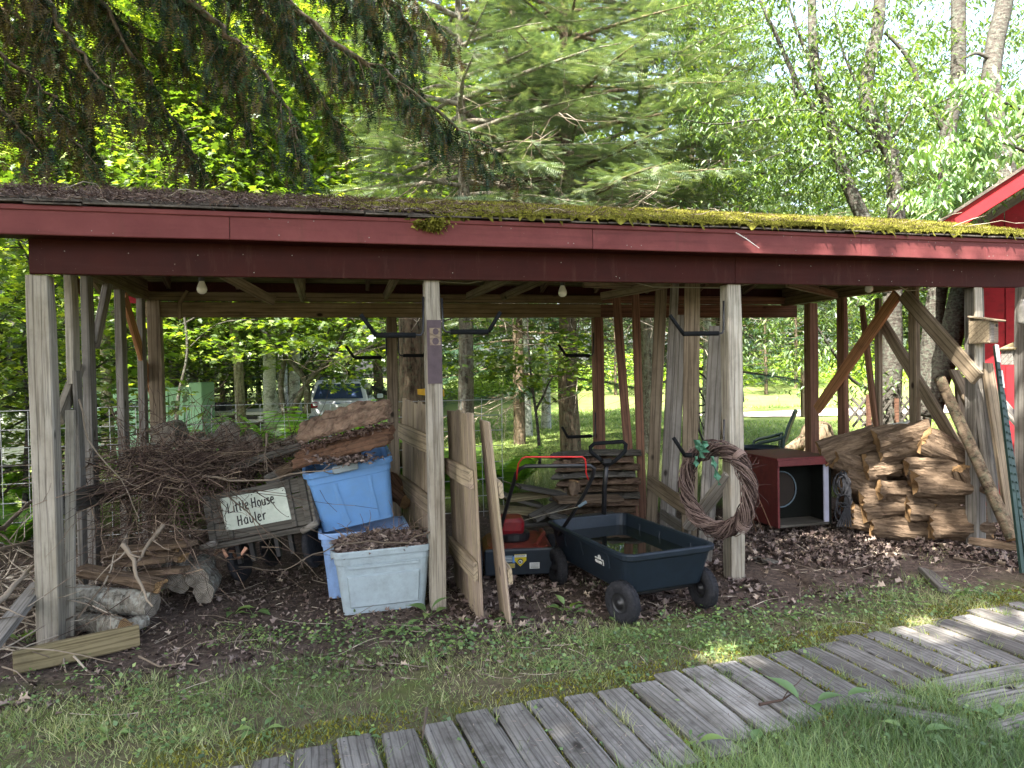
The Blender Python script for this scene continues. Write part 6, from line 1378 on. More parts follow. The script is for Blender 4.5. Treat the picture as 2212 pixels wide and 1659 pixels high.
for px, py, n_, L_, lb in ((372, 1275, 8, .12, 'tall plantain with broad leaves before the wagon'), (505, 1325, 4, .09, 'two-leaved plantain seedling on the needle litter'), (545, 1322, 5, .09, 'broad-leaved weed right of the plantain seedling'), (1225, 1330, 7, .12, 'hosta-like plant with pointed leaves near the cart wheel'),
    (870, 1365, 7, .1, 'dandelion with jagged leaves before the grey tote'), (930, 1330, 5, .11, 'dandelion leaves beside the middle post foot'), (60, 1395, 6, .12, 'yellow green dock at the foot of the left post'), (1000, 1390, 6, .08, 'small weed under the picket panel'), (1105, 1345, 5, .08, 'dark leaf plant beside the mower'),
    (1490, 1620, 4, .11, 'upright dandelion leaf at the plank ends'), (1815, 1485 + 40, 3, .10, 'bright single leaf growing between the boards'), (1625, 1625, 4, .1, 'pale green dandelion in the lush grass'), (1745, 1540, 3, .13, 'tall bright leaf at the edge of the lush grass'), (2170, 1570, 4, .09, 'light green weed beside the crosswise boards'),
    (1975, 1600, 4, .1, 'leafy weed in the grass below the long cross board'), (1530, 1400 - 60, 6, .07, 'clustered small leaves by the right cart wheel'), (1340, 1372, 6, .06, 'yellow green seedling in front of the left cart wheel'), (1390, 1375, 6, .06, 'second yellow green seedling between the cart wheels'), (790, 1600, 5, .06, 'small weed left of the boardwalk start'),
    (560, 1590, 6, .08, 'broad weed in the grass at the lower left'), (240, 1600, 6, .07, 'pale weed rosette near the lower left corner'), (700, 1420, 6, .06, 'low weed on the dark litter in the middle'), (1180, 1440, 6, .06, 'round leaved weed on the grass in front of the cart'), (1980, 1310, 6, .07, 'weed clump on the soil before the log pile'), (1700, 1330, 6, .07, 'weed clump before the red box')):
    rosette(px, py, n_, L_, lb, up=.9 if L_ > .1 else .5)
# grass behind the shed and on the lawn
u = rng.uniform(3.6, 7.8, 16000); v = rng.uniform(2.2, 4.6, 16000); x = F0.x + UD.x * u + VD.x * v; y = F0.y + UD.y * u + VD.y * v
blades('tall_grass', x, y, rng.uniform(.1, .38, len(x)), rng.uniform(.003, .007, len(x)), G['grass'], 'tall seeding grass behind the right bay', .3)
x, y = sample(60000, -9, 14, 7.6, 26); k = (zone_v(x, y) > 3.0) & ~((x > 5) & (np.abs(y - 22) < 3)); x, y = x[k], y[k]; sc_ = np.clip(y / 12, .7, 2)
blades('lawn_grass', x, y, rng.uniform(.03, .07, len(x)) * sc_, rng.uniform(.008, .016, len(x)) * sc_, G['lawnblade'], 'sunlit lawn grass behind the shed', .7)

# ferns behind the wire fence
def fern_mesh(name, seed):
    random.seed(seed); pos = []; ax = []; nr = []; sz = []
    st_ = []
    for f in range(11):
        a = f * 2.4 + random.uniform(-.3, .3); L = random.uniform(.45, .7); pts = wander((0, 0, 0), (math.cos(a) * .4, math.sin(a) * .4, 1), L, 12, .03, .08)
        st_.append((pts, taper(.004, .001, 13)))
        for k in range(2, 13):
            w_ = L * .26 * math.sin(k / 12.6 * 3.0) + .01; d = (pts[k] - pts[k - 1]).normalized(); s = d.cross(ZD).normalized()
            for q in (-1, 1): pos.append(tuple(pts[k])); ax.append(tuple(s * q + d * .25 - ZD * .15)); nr.append(tuple(s.cross(d))); sz.append(w_)
            m_ = (pts[k] + pts[k - 1]) / 2
            for q in (-1, 1): pos.append(tuple(m_)); ax.append(tuple(s * q + d * .25 - ZD * .15)); nr.append(tuple(s.cross(d))); sz.append(w_)
    T = np.array([(0, -.09, 0), (0, .09, 0), (.6, .11, -.02), (1, 0, -.08), (.6, -.11, -.02)]); F = np.array([(0, 1, 2), (0, 2, 4), (4, 2, 3)])
    V, FF = stamp(T, F, np.array(pos), np.array(ax), np.array(nr), np.array(sz)); tv, tf = tubes_np(st_, 3)
    return np_mesh(name, V, FF, G['fern'], var=np.repeat(np.clip(rng.normal(.5, .2, len(pos)), 0, 1), 3), link=False)
ferns = [fern_mesh('fern_a', 1), fern_mesh('fern_b', 2), fern_mesh('fern_c', 3)]
random.seed(77)
for i in range(46):
    u = random.uniform(-.2, 1.9) if i < 22 else random.uniform(-1.5, 3.6) if i < 34 else random.uniform(-4, -.5); v = random.uniform(2.95, 4.4) if i < 34 else random.uniform(1.5, 4); p = W(u, v); p.z = float(gz(p.x, p.y))
    o = bpy.data.objects.new('fern', random.choice(ferns)); COL.objects.link(o); o.location = p; o.rotation_euler = (0, 0, random.uniform(0, 6)); s = random.uniform(1.6, 2.3) if i < 22 else random.uniform(1.0, 1.5) if i < 34 else random.uniform(.6, 1); o.scale = (s, s, s * .85)
    tag(o, 'bright green fern growing behind the wire fence' if i < 34 else 'fern growing left of the shed', 'fern', 'ferns behind the wire fence' if i < 34 else 'ferns left of the shed')
# ================================================================== trees
def custom_tree(kind, base, trunks, label, leaves, lmat, bmat, T=T_OVAL, F=F_OVAL, droop=.3, sides=9, cat='tree', part_='trunk', group=None, flatz=.5):
    """trunks: (points, r0, r1); leaves: (center, radius, count, size)"""
    root = empty(kind, base, label, cat, group)
    for i, (pts, r0, r1) in enumerate(trunks):
        fine = [];  pts = [Vector(p) for p in pts]
        for k in range(len(pts) - 1):
            a = pts[max(k - 1, 0)]; b = pts[k]; c = pts[k + 1]; d = pts[min(k + 2, len(pts) - 1)]
            for s in range(4):
                t = s / 4; fine.append(.5 * ((2 * b) + (c - a) * t + (2 * a - 5 * b + 4 * c - d) * t * t + (3 * b - a - 3 * c + d) * t ** 3))
        fine.append(pts[-1]); m = MB(); m.tube(fine, taper(r0, r1, len(fine)), sides); m.build(part_ if i == 0 else 'branch', bmat, root, smooth=True)
    if leaves:
        ps = []; ss = []
        for c, r, n, s in leaves:
            ps.append(np.array(tuple(c)) + np.clip(rng.normal(size=(n, 3)), -2, 2) * r * np.array([1, 1, flatz])); ss.append(np.full(n, s))
        ps = np.concatenate(ps); ss = np.concatenate(ss); V, FF, var = leaf_cloud(ps, ss, T, F, droop)
        np_mesh('crown', V, FF, lmat, root, var=var)
    return root
def along(pts, n, spread, r, cnt, size):
    """leaf clusters strung along a limb"""
    out = []; pts = [Vector(p) for p in pts]
    for q in range(n):
        t = random.uniform(.15, 1) * (len(pts) - 1); i = min(int(t), len(pts) - 2); p = pts[i].lerp(pts[i + 1], t - i)
        out.append((p + Vector((random.gauss(0, spread), random.gauss(0, spread), random.gauss(0, spread * .6))), r, cnt, size))
    return out
D = 9.4
cherry = [([P(1925, 940, D), P(1924, 860, D), P(1928, 760, D), P(1927, 660, D), P(1932, 560, D), P(1936, 480, D), P(1932, 400, D), P(1924, 330, D), P(1890, 280, D), P(1870, 210, D), P(1880, 130, D + .2), P(1896, 60, D + .3), P(1903, -60, D + .4), P(1910, -200, D + .5)], .135, .07),
          ([P(1926, 640, D), P(1900, 550, D), P(1868, 480, D), P(1832, 400, D), P(1808, 330, D), P(1796, 260, D), P(1772, 190, D), P(1757, 110, D + .1), P(1754, 20, D + .2), P(1750, -120, D + .3)], .105, .05),
          ([P(1800, 300, D), P(1762, 240, D), P(1728, 190, D), P(1700, 130, D), P(1672, 66, D), P(1650, 20, D), P(1620, -60, D)], .045, .015),
          ([P(1730, 235, D), P(1690, 250, D), P(1607, 262, D - .1), P(1540, 268, D - .2), P(1478, 258, D - .3)], .02, .006),
          ([P(1905, 345, D), P(1870, 300, D), P(1820, 262, D - .2), P(1760, 240, D - .3), P(1700, 238, D - .4)], .025, .006),
          ([P(1905, 340, D), P(1880, 325, D), P(1850, 338, D), P(1824, 362, D)], .025, .012), ([P(1800, 310, D), P(1740, 320, D), P(1690, 330, D - .2), P(1640, 350, D - .3)], .014, .005),
          ([P(1790, 345, D), P(1740, 365, D), P(1690, 400, D + .2)], .014, .005), ([P(1756, 150, D), P(1740, 110, D), P(1720, 60, D), P(1700, 0, D)], .03, .012), ([P(1868, 210, D), P(1840, 160, D), P(1815, 90, D), P(1800, 0, D)], .02, .008),
          ([P(1935, 330, D), P(1915, 250, D), P(1912, 180, D)], .03, .012), ([P(1928, 300, D), P(1970, 230, D), P(2000, 150, D - .2)], .02, .007),
          ([P(1710, 160, D), P(1716, 200, D), P(1718, 250, D), P(1719, 280, D)], .015, .012)]
random.seed(5)
lv = []
for pts, r0, r1 in cherry[2:]: lv += along(pts, 12, .3, .15, 45, .095)
lv += along(cherry[0][0][8:], 8, .5, .2, 40, .095)
for q in range(150): lv.append((P(random.uniform(1440, 2010), random.uniform(-60, 480), random.uniform(9.5, 12.5)), .17, 55, .095))
for q in range(26): lv.append((P(random.uniform(1560, 1960), random.uniform(690, 790), random.uniform(9.5, 12)), .14, 40, .1))
custom_tree('cherry_tree', P(1925, 940, D), cherry, 'forked cherry tree with two leaning grey stems behind the right bay', lv, G['cherryleaf'], G['cherrybark'], T_LONG, F_LONG, .55)
t2 = [([P(1985, 930, 10), P(1995, 850, 10), P(2008, 760, 10), P(2020, 660, 10), P(2035, 560, 10), P(2044, 440, 10), P(2046, 330, 10), P(2050, 265, 10), P(2066, 200, 10), P(2070, 120, 10), P(2070, 0, 10.1), P(2075, -120, 10.2)], .14, .09),
      ([P(2046, 290, 10), P(2020, 250, 10), P(1992, 215, 10), P(1975, 150, 10), P(1950, 110, 10), P(1912, 70, 10)], .05, .02), ([P(1945, 920, 10), P(1945, 900, 10), P(1920, 880, 10), P(1895, 850, 10), P(1840, 820, 9.8), P(1800, 760, 9.6), P(1760, 700, 9.5)], .04, .015)]
lv = []
for pts, r0, r1 in t2[1:]: lv += along(pts[3:], 14, .4, .15, 40, .095)
for q in range(80): lv.append((P(random.uniform(1960, 2230), random.uniform(-60, 420), random.uniform(10.5, 13)), .17, 55, .095))
custom_tree('cherry_tree', P(1985, 930, 10), t2, 'straight dark cherry tree left of the barn roof', lv, G['cherryleaf'], G['cherrybark'], T_LONG, F_LONG, .5)
t3 = [([P(2005, 900, 9), P(2022, 830, 9), P(2045, 760, 9), P(2065, 680, 9), P(2085, 600, 9), P(2120, 500, 9), P(2165, 400, 9), P(2168, 340, 9), P(2150, 250, 9), P(2140, 180, 9), P(2150, 90, 9.1), P(2168, 10, 9.2), P(2180, -100, 9.3)], .15, .1),
      ([P(2166, 330, 9), P(2190, 300, 9), P(2230, 280, 9)], .04, .02), ([P(2145, 130, 9), P(2110, 115, 9), P(2085, 125, 9)], .03, .012)]
lv = []
for q in range(34): lv.append((P(random.uniform(2120, 2260), random.uniform(-60, 420), random.uniform(9.8, 12)), .17, 55, .095))
custom_tree('cherry_tree', P(2005, 900, 9), t3, 'thick leaning cherry tree rising behind the barn roof edge', lv, G['cherryleaf'], G['cherrybark'], T_LONG, F_LONG, .5)
# near pale drooping branch over the barn roof: belongs to a young tree behind the barn
t4 = [([P(2330, 520, 7.4), P(2290, 380, 7.2), P(2230, 260, 7.0), P(2150, 215, 6.8), P(2070, 208, 6.7), P(2010, 232, 6.6)], .03, .004), ([P(2290, 380, 7.2), P(2220, 330, 7), P(2130, 300, 6.8), P(2050, 310, 6.7), P(2000, 325, 6.6)], .02, .004), ([P(2250, 420, 7.2), P(2160, 400, 7), P(2080, 420, 6.9), P(2010, 440, 6.9)], .015, .004)]
lv = []
for pts, r0, r1 in t4: lv += along(pts[1:], 26, .14, .08, 24, .10)
for q in range(26): lv.append((P(random.uniform(1990, 2140), random.uniform(330, 480), random.uniform(6.9, 7.6)), .1, 28, .10))
G['paleleaf'] = leafmat('pale_shiny_leaf', hx('#4c6f3a'), hx('#6f9154'), hx('#a9bd86'), trans=.35, tcol=1.4, gloss=.08)
custom_tree('young_cherry_tree', P(2330, 520, 7.4), t4, 'near branch with long pale shiny leaves hanging over the barn roof edge', lv, G['paleleaf'], G['cherrybark'], T_LONG, F_LONG, .75)

# big trunk with tape and two firs whose stems show through the shed
big = [([P(893, 1010, 7.75), P(892, 900, 7.75), P(889, 800, 7.75), P(888, 720, 7.75), P(888, 688, 7.75)], .15, .132)]
custom_tree('tree_snag', P(893, 1010, 7.75), big, 'thick rough-barked broken trunk wrapped with yellow tape', [], G['spruce'], G['bark'], sides=16)
random.seed(21)
f1 = conifer_meshes('fir_a', 8.6, 3.0, 2.7, .115, 105, G['fir'], G['firbark'], 4, .17, 80, 44)
f2 = conifer_meshes('fir_b', 9.5, 3.0, 3.0, .17, 105, G['fir'], G['bark'], 9, .19, 78, 44)
f3 = conifer_meshes('fir_c', 15, 1.0, 2.6, .14, 110, G['firdark'], G['bark'], 12, .28, 36, 8)
def at(px, d): p = P(px, 850, d); return (p.x, p.y)
N3 = ('trunk', 'crown', 'dead_branch')
place_tree(f1, 'fir_tree', at(1008, 9.2), 'grey-stemmed fir behind the middle bay with bare lower twigs', names=N3, rot=.6)
place_tree(f2, 'fir_tree', at(1232, 10.4), 'dark-stemmed fir standing left of the partition studs', names=N3, rot=2.2)
place_tree(f1, 'fir_tree', at(1400, 12.5), 'dense pale fir high over the roof right of the middle', names=N3, rot=3.4, sc=1.15)
place_tree(f2, 'fir_tree', at(1560, 14.5), 'fir at the edge of the sky gap over the right bay', names=N3, rot=4.9, sc=1.0)
place_tree(f3, 'fir_tree', at(1500, 17), 'dark fir low behind the pale firs', names=N3, rot=1)
place_tree(f3, 'fir_tree', at(1120, 15), 'dark fir between the two fir stems far back', names=N3, rot=2)
# leafy tree types
maple = broad_tree_meshes('maple', 9, .22, 2.9, 17000, .135, G['broad'], G['firbark'], .11, T_MAPLE, F_MAPLE, 7, .75, (.4, .2), 18, .25)
maple_s = broad_tree_meshes('maple_sapling', 4.6, .12, 1.5, 3000, .13, G['broad'], G['cherrybark'], .035, T_MAPLE, F_MAPLE, 8, .8, (.3, .1), 14, .25)
forest = [broad_tree_meshes('forest_a', 15, .2, 3.6, 26000, .17, G['farleaf'], G['cherrybark'], .17, T_OVAL, F_OVAL, 31, .8, (.6, .3), 22, .3),
          broad_tree_meshes('forest_b', 17, .12, 3.9, 28000, .18, G['farleaf'], G['bark'], .2, T_OVAL, F_OVAL, 32, .85, (-.5, .3), 24, .3),
          broad_tree_meshes('forest_c', 13, .06, 3.2, 24000, .16, G['farleaf'], G['cherrybark'], .13, T_OVAL, F_OVAL, 33, .8, (.3, -.3), 22, .3)]
birch = broad_tree_meshes('birch', 15, .42, 2.6, 15000, .13, G['broad'], G['birch'], .16, T_OVAL, F_OVAL, 41, .8, (.2, .1), 16, .35)
random.seed(99)
for px, d, s, lb in ((-90, 8.4, 1.0, 'maple sapling with large bright leaves at the far left edge'), (45, 7.2, .85, 'maple sapling beside the left posts'), (170, 18.0, 1.2, 'maple sapling seen between the left posts'), (-10, 6.9, .62, 'smallest maple sapling low behind the fence at the left'), (430, 18.5, 1.1, 'maple sapling right of the green container')):
    place_tree(maple_s, 'maple_sapling', at(px, d), lb, sc=s, szz=.85)
for px, d, s, lb in ((230, 12.5, 1.0, 'bright yellow green maple above the left end of the roof'), (520, 14.0, 1.05, 'bright maple seen through the dark spruce boughs'), (-120, 13, 1.05, 'maple at the far left behind the saplings'), (862, 17.5, 1.15, 'maple above the roof left of the big trunk'), (60, 19, 1.2, 'tall maple behind the white tank')):
    place_tree(maple, 'maple_tree', at(px, d), lb, sc=s)
for px, d, s, lb in ((586, 16.2, 1.0, 'pale birch trunk left of the parked car'), (640, 18.5, 1.0, 'lichened birch trunk behind the crooked tree'), (612, 21, 1.0, 'second birch trunk nearer the parked car'), (1136, 17, .8, 'white-spotted birch on the lawn left of the dark fir trunk'), (1178, 19, .75, 'thinner white birch next to the spotted one'), (1530, 13, .62, 'slim birch seen between the partition studs')):
    place_tree(birch, 'birch_tree', at(px, d), lb, sc=s)
fx = [(380, 19, 0), (450, 23, 2), (520, 25, 1), (760, 27, 0), (850, 25, 2), (620, 29, 1), (930, 31, 0), (300, 24, 1), (120, 24, 2), (-60, 20, 0), (-200, 24, 1), (820, 35, 1), (700, 38, 0), (1010, 38, 2), (1100, 42, 0), (1200, 44, 1), (1310, 45, 2), (1420, 46, 0), (1530, 44, 1), (1660, 47, 2), (1780, 46, 0), (1880, 44, 2), (1980, 45, 1), (2080, 42, 0), (2190, 40, 2), (2300, 38, 1), (560, 40, 2), (420, 34, 0), (260, 34, 1), (100, 34, 0)]
for i, (px, d, k) in enumerate(fx):
    tall = .92 if px > 1500 else 1.05
    place_tree(forest[k], 'forest_tree', at(px, d), 'tall leafy tree of the woods beyond the lawn', 'woodland trees beyond the lawn', sc=tall * random.uniform(.9, 1.15))
for px, d in ((1655, 33), (1720, 36), (1600, 38), (1330, 34), (900, 30), (480, 21), (1830, 40)):
    place_tree(f3, 'far_fir_tree', at(px, d), 'layered fir tree at the woodland edge beyond the lawn', 'firs at the woodland edge', names=N3[:2], sc=random.uniform(.55, .9), szz=.8)
# crooked multi-stemmed tree by the car
cd_ = 12.0
cro = [([P(664, 893, cd_), P(660, 826, cd_), P(628, 780, cd_), P(596, 742, cd_), P(560, 705, cd_), P(520, 640, cd_)], .06, .03), ([P(628, 896, cd_), P(663, 828, cd_), P(700, 790, cd_), P(722, 764, cd_ - .1), P(760, 769, cd_ - .3), P(805, 748, cd_ - .5)], .06, .015), ([P(615, 894, cd_), P(607, 829, cd_), P(622, 740, cd_), P(632, 660, cd_), P(650, 560, cd_)], .05, .03),
       ([P(722, 765, cd_), P(735, 735, cd_), P(760, 690, cd_), P(790, 620, cd_)], .05, .02), ([P(650, 800, cd_), P(700, 740, cd_), P(716, 690, cd_)], .03, .01)]
lv = []
for pts, a, b in cro: lv += along(pts[2:], 14, .35, .16, 22, .13)
custom_tree('crooked_maple', P(664, 893, cd_), cro, 'crooked many-stemmed small tree between birches and car', lv, G['broad'], G['cherrybark'], T_MAPLE, F_MAPLE, .2)
sd = 8.7
sap = [([P(1166, 1005, sd), P(1163, 940, sd), P(1157, 886, sd), P(1148, 820, sd), P(1143, 760, sd), P(1140, 690, sd), P(1150, 560, sd)], .022, .008), ([P(1158, 884, sd), P(1176, 850, sd), P(1190, 820, sd), P(1218, 785, sd), P(1250, 760, sd)], .016, .005), ([P(1150, 850, sd), P(1120, 800, sd), P(1090, 780, sd)], .008, .003)]
lv = []
for pts, a, b in sap: lv += along(pts[2:], 18, .22, .13, 16, .09)
for q in range(24): lv.append((P(random.uniform(1040, 1310), random.uniform(690, 850), random.uniform(8.3, 10)), .13, 16, .09))
custom_tree('maple_sapling', P(1166, 1005, sd), sap, 'slender sapling with forked red stem behind the mower', lv, G['broad'], G['cherrybark'], T_MAPLE, F_MAPLE, .15, flatz=.2)
# low leafy boughs of the middle and left seen under the rear beam
lv = [(P(random.uniform(345, 900), random.uniform(660, 775) + 0, random.uniform(9.5, 12)), .15, 16, .1) for q in range(70)]
custom_tree('maple_sapling', P(470, 960, 10.5), [([P(380, 960, 10.5), P(385, 860, 10.5), P(405, 760, 10.5), P(395, 640, 10.5), P(400, 500, 10.5)], .03, .01), ([P(400, 760, 10.5), P(470, 700, 10.4), P(560, 690, 10.3)], .012, .005), ([P(395, 700, 10.5), P(500, 660, 10.6), P(700, 680, 11), P(850, 700, 11.2)], .014, .004)], 'spreading maple sapling arching over the view to the car', lv, G['broad'], G['cherrybark'], T_MAPLE, F_MAPLE, .15, flatz=.25)
# the woods beyond, one mass, and sunlit brush at the lawn edge
n = 90000; ang = rng.uniform(-.95, .95, n); dist = rng.uniform(48, 74, n); x = np.sin(ang) * dist; y = np.cos(ang) * dist; side = sstep(2, 14, x); top = 30 * (1 - side) + 18 * side + 3 * np.sin(x * .35) + 1.5 * np.sin(x * 1.1); z = rng.uniform(0, 1, n) ** .85 * top
V, F, var = leaf_cloud(np.stack([x, y, z + .6], 1), .75, T_OVAL, F_OVAL, .3, .6, .7); var = np.clip(var + np.repeat(.25 * np.sin(x * .9) * np.sin(z * .8 + y), 2), 0, 1)
tag(np_mesh('distant_woods', V, F, G['farleaf'], var=var), 'distant leafy woods closing the view beyond the lawn', 'woods', kind='stuff')
n = 26000; x = rng.uniform(-4, 30, n); y = 36 + rng.uniform(0, 9, n) + .1 * x; z = rng.uniform(0, 1, n) ** 1.3 * (1.5 + .7 * np.sin(x * 1.3) + .5 * np.sin(x * 3.7))
V, F, var = leaf_cloud(np.stack([x, y, gz(x, y) + z], 1), .2, T_OVAL, F_OVAL, .0, .8, .7)
G['brushleaf'] = leafmat('sunlit_brush', hx('#5d7a2a'), hx('#86a336'), hx('#b5c45a'), trans=.4, tcol=1.5)
tag(np_mesh('lawn_edge_brush', V, F, G['brushleaf'], var=var), 'bright sunlit brush along the far edge of the lawn', 'brush', kind='stuff')
n = 12000; x = rng.uniform(-18, -3, n); y = rng.uniform(25, 33, n); k = ~((np.abs(x + 5.4 - (y - 23) * .0) < 1.6) & (y < 25) & (y > 12)); k &= y > 15 + .3 * (x + 16); x, y = x[k], y[k]
V, F, var = leaf_cloud(np.stack([x, y, gz(x, y) + rng.uniform(0, 1, len(x)) ** 2 * 1.3], 1), .14, T_OVAL, F_OVAL, .0, .8, .7)
tag(np_mesh('forest_undergrowth', V, F, G['farleaf'], var=var * .7), 'dark undergrowth below the woods at the left', 'undergrowth', kind='stuff')
# fallen bare branches lying behind the roof
for i, pts in enumerate((((1105, 430), (1150, 445), (1235, 455), (1330, 440)), ((1180, 300 + 20), (1215, 345), (1213, 400), (1215, 452)), ((1240, 455), (1330, 445), (1410, 420)), ((1060, 445), (1080, 400), (1098, 380)), ((1130, 330), (1170, 325), (1200, 350), (1218, 380)), ((940, 160), (960, 155), (985, 175), (1020, 205)), ((1020, 75), (1060, 80), (1090, 78)), ((1090, 80), (1100, 130), (1115, 150)))):
    branch('bare_branch', [P(x_, y_, 8.6 + .1 * i) for x_, y_ in pts], .018 if i < 6 else .022, ('lowest pale', 'drooping grey', 'long whitish', 'forked bare', 'curved grey', 'lichened stubby', 'horizontal thick', 'hanging dead')[i] + ' bare branch in front of the firs', 8, wob=.02)

# the hanging spruce boughs over the left of the roof
sb = Vector((-5.6, 5.6, 0)); sroot = empty('spruce_tree', sb, 'dark spruce whose hanging boughs fill the upper left', 'spruce tree')
m = MB(); m.tube([sb + Vector((0, 0, z)) for z in (-.1, 2, 4, 7, 11, 15)], [.26, .22, .2, .16, .1, .02], 14); m.build('trunk', G['bark'], sroot, smooth=True)
random.seed(17)
boughs = [([(60, -420), (330, -60), (480, 60), (560, 150), (622, 240), (655, 345)], 5.6, .045, 1), ([(300, -420), (560, -60), (700, 80), (820, 150), (930, 230), (1010, 290), (1085, 332)], 6.0, .05, 1), ([(-200, -200), (60, -60), (130, 60), (200, 150), (285, 240)], 5.4, .04, 0),
          ([(-300, 0), (-60, 60), (80, 180), (150, 290), (210, 372)], 5.3, .03, 0), ([(-60, -300), (200, -30), (290, 120), (370, 250), (440, 375)], 5.8, .035, 0), ([(-300, 120), (-60, 160), (20, 250), (90, 330)], 5.2, .03, 0), ([(500, -400), (720, -60), (860, 10), (905, 90)], 6.3, .03, 1),
          ([(560, -400), (780, -60), (880, -10), (960, 70)], 6.6, .03, 0), ([(100, -300), (380, -40), (470, 90), (520, 200), (545, 300)], 6.4, .03, 1), ([(-100, -300), (120, -80), (240, 30), (330, 90), (420, 130)], 6.6, .03, 0), ([(300, -300), (520, -40), (600, 60), (690, 190), (740, 300)], 6.7, .025, 1), ([(-250, -60), (0, 20), (110, 80), (180, 200), (190, 330)], 6.4, .03, 0), ([(600, -350), (760, -80), (800, 60), (880, 150), (935, 300)], 6.9, .025, 1)]
tub = []; Pg, Ag, Ng, Sg, Pb, Ab, Nb, Sb = [[] for _ in range(8)]
for pts, d, r0, green in boughs:
    w = [sb + Vector((0, 0, 6.8 + random.uniform(-.6, 1.2)))] + [P(x_, y_, d + (.0 if i else .3) - .04 * i) for i, (x_, y_) in enumerate(pts)]
    fine = []
    for k in range(1, len(w)):
        for s in range(6): fine.append(w[k - 1].lerp(w[k], s / 6) + Vector((random.gauss(0, .012),) * 3))
    fine.append(w[-1]); tub.append((fine, taper(r0, .004, len(fine))))
    tot = sum((b - a).length for a, b in zip(fine, fine[1:])); acc = 0
    for k in range(4, len(fine) - 1):
        d_ = (fine[k + 1] - fine[k]); Ls = d_.length; d_.normalize(); s_ = d_.cross(ZD).normalized()
        f = k / len(fine); m_ = max(1, int(Ls / .042))
        for q in range(m_):
            p = fine[k] + (fine[k + 1] - fine[k]) * ((q + random.random()) / m_); sd_ = random.choice((-1, 1)); L2 = random.uniform(.25, .75) * (1.2 - .8 * f)
            dd = (s_ * sd_ * random.uniform(.15, .9) + d_ * random.uniform(.2, .9) - ZD * random.uniform(.0, .5)).normalized()
            br = wander(p, dd, L2, 5, .12, .12); tub.append((br, taper(.005, .0015, 6)))
            for z in range(max(3, int(L2 / .03))):
                t = random.uniform(.1, 1) * 4.99; i = int(t); pp_ = br[i].lerp(br[i + 1], t - i); hang = random.uniform(.05, .30) * random.uniform(.4, 1.2)
                tw = wander(pp_, (random.gauss(0, .35), random.gauss(0, .35), -1), hang, 3, .12, .05); grn = (green and random.random() < .5) or random.random() < .22
                if not grn: tub.append((tw, [.0012] * 4))
                for y_ in range(max(1, int(hang / .045))):
                    t2_ = (y_ + random.random()) / max(1, int(hang / .045)) * 2.99; j = int(t2_); q3 = tw[j].lerp(tw[j + 1], t2_ - j); tgt = (Pg, Ag, Ng, Sg) if grn else (Pb, Ab, Nb, Sb)
                    tgt[0].append(tuple(q3)); tgt[1].append((random.gauss(0, .3), random.gauss(0, .3), -1)); tgt[2].append((random.gauss(0, 1), random.gauss(0, 1), .1)); tgt[3].append(random.uniform(.06, .1))
                Pg.append(tuple(pp_)); Ag.append(tuple((br[i + 1] - br[i]).normalized() + Vector((random.gauss(0, .5), random.gauss(0, .5), random.gauss(-.1, .3))))); Ng.append((random.gauss(0, .3), random.gauss(0, .3), 1)); Sg.append(random.uniform(.06, .1))
        if f > .25:
            for q in range(max(3, int(Ls / .018))):
                p = fine[k] + (fine[k + 1] - fine[k]) * random.random(); sd_ = random.choice((-1, 1)); ax = (d_ + s_ * sd_ * random.uniform(.3, 1.1) + Vector((0, 0, random.uniform(-.3, .15)))); r__ = random.uniform(0, .2) * (1.15 - f)
                Pg.append(tuple(p + ax.normalized() * r__)); Ag.append(tuple(ax)); Ng.append((random.gauss(0, .3), random.gauss(0, .3), 1)); Sg.append(random.uniform(.08, .13))
tv, tf = tubes_np(tub, 4); np_mesh('bough', tv, tf, G['bark'], sroot, smooth=True)
for nm, q, mt in (('green_needles', (Pg, Ag, Ng, Sg), 'spruce'), ('brown_needles', (Pb, Ab, Nb, Sb), 'sprucebrown')):
    V, FF = stamp(T_SPRAY4, F_SPRAY4, np.array(q[0]), np.array(q[1]), np.array(q[2]), np.array(q[3])); np_mesh(nm, V, FF, G[mt], sroot, var=np.repeat(np.clip(rng.normal(.5, .22, len(q[0])), 0, 1), len(F_SPRAY4)))
print('spruce sprays', len(Pg), len(Pb))
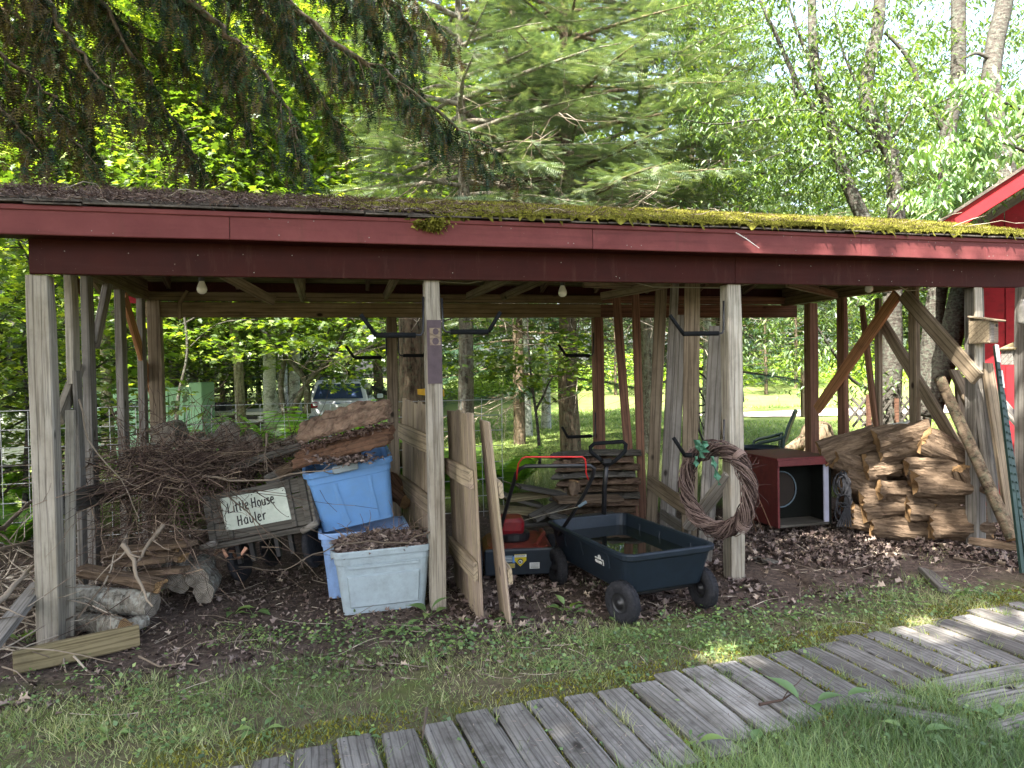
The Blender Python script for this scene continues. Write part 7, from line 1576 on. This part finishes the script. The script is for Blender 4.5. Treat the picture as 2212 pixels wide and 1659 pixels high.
# canopy of the trees standing behind the photographer, which shade the foreground
shade = broad_tree_meshes('shade_maple', 12, .42, 3.4, 9000, .3, G['broad'], G['firbark'], .2, T_OVAL, F_OVAL, 55, .8, (.2, .1), 20, .3)
GAPS = [(Vector((1.07, 3.63, 0)), .16, .97), (Vector((1.3, 3.5, 0)), .12, .97), (Vector((2.35, 3.95, 0)), .22, .97), (Vector((2.75, 4.0, 0)), .26, .97), (Vector((2.2, 3.75, 0)), .13, .95), (Vector((3.2, 4.05, 0)), .2, .95), (Vector((.2, 2.9, 0)), .1, .8), (Vector((1.9, 2.9, 0)), .12, .9),
        (P(2170, 800, 7.3), .6, .5), (P(2180, 940, 7.3), .5, .5), (P(2120, 450, 6.5), .4, .85)]
def open_gaps(me, off):  # canopy shaped for light: leaves removed along sun rays to wanted patches
    nv = len(me.vertices); co = np.empty(nv * 3, np.float32); me.vertices.foreach_get('co', co); co = co.reshape(-1, 4, 3); c = co.mean(1) + np.array(off); kill = np.zeros(len(c), bool); sd_ = np.array(SUN)
    for g_, r_, p_ in GAPS:
        w = c - np.array(g_); t = w @ sd_; dist = np.linalg.norm(w - t[:, None] * sd_, axis=1); kill |= (dist < r_) & (rng.random(len(c)) < p_)
    co[kill] = co[kill].mean(1, keepdims=True) * np.array([1, 1, 1]); keep = ~kill; V = co[keep].reshape(-1, 3); F = (F_OVAL[None] + (np.arange(keep.sum()) * 4)[:, None, None]).reshape(-1, 3)
    return np_mesh('shade_crown', V, F, G['broad'], var=rng.uniform(.2, .8, len(F)), link=False)
for x_, y_, rz, lb in ((-5.2, -1.9, 0, 'tall shade tree left of the viewpoint'), (-1.9, -2.2, 1, 'tall shade tree just behind the viewpoint'), (1.4, -2.6, 2, 'tall shade tree behind the viewpoint to the right'), (-8.2, -.6, 3, 'tall shade tree far left of the viewpoint'), (-4.9, 1.2, 4, 'unseen shade tree added near the left end of the shed')):  # last tree added out of view to shade the spruce boughs
    me = open_gaps(shade[1], (x_, y_, float(gz(x_, y_)))); place_tree((shade[0], me), 'shade_tree', (x_, y_), lb, rot=0)
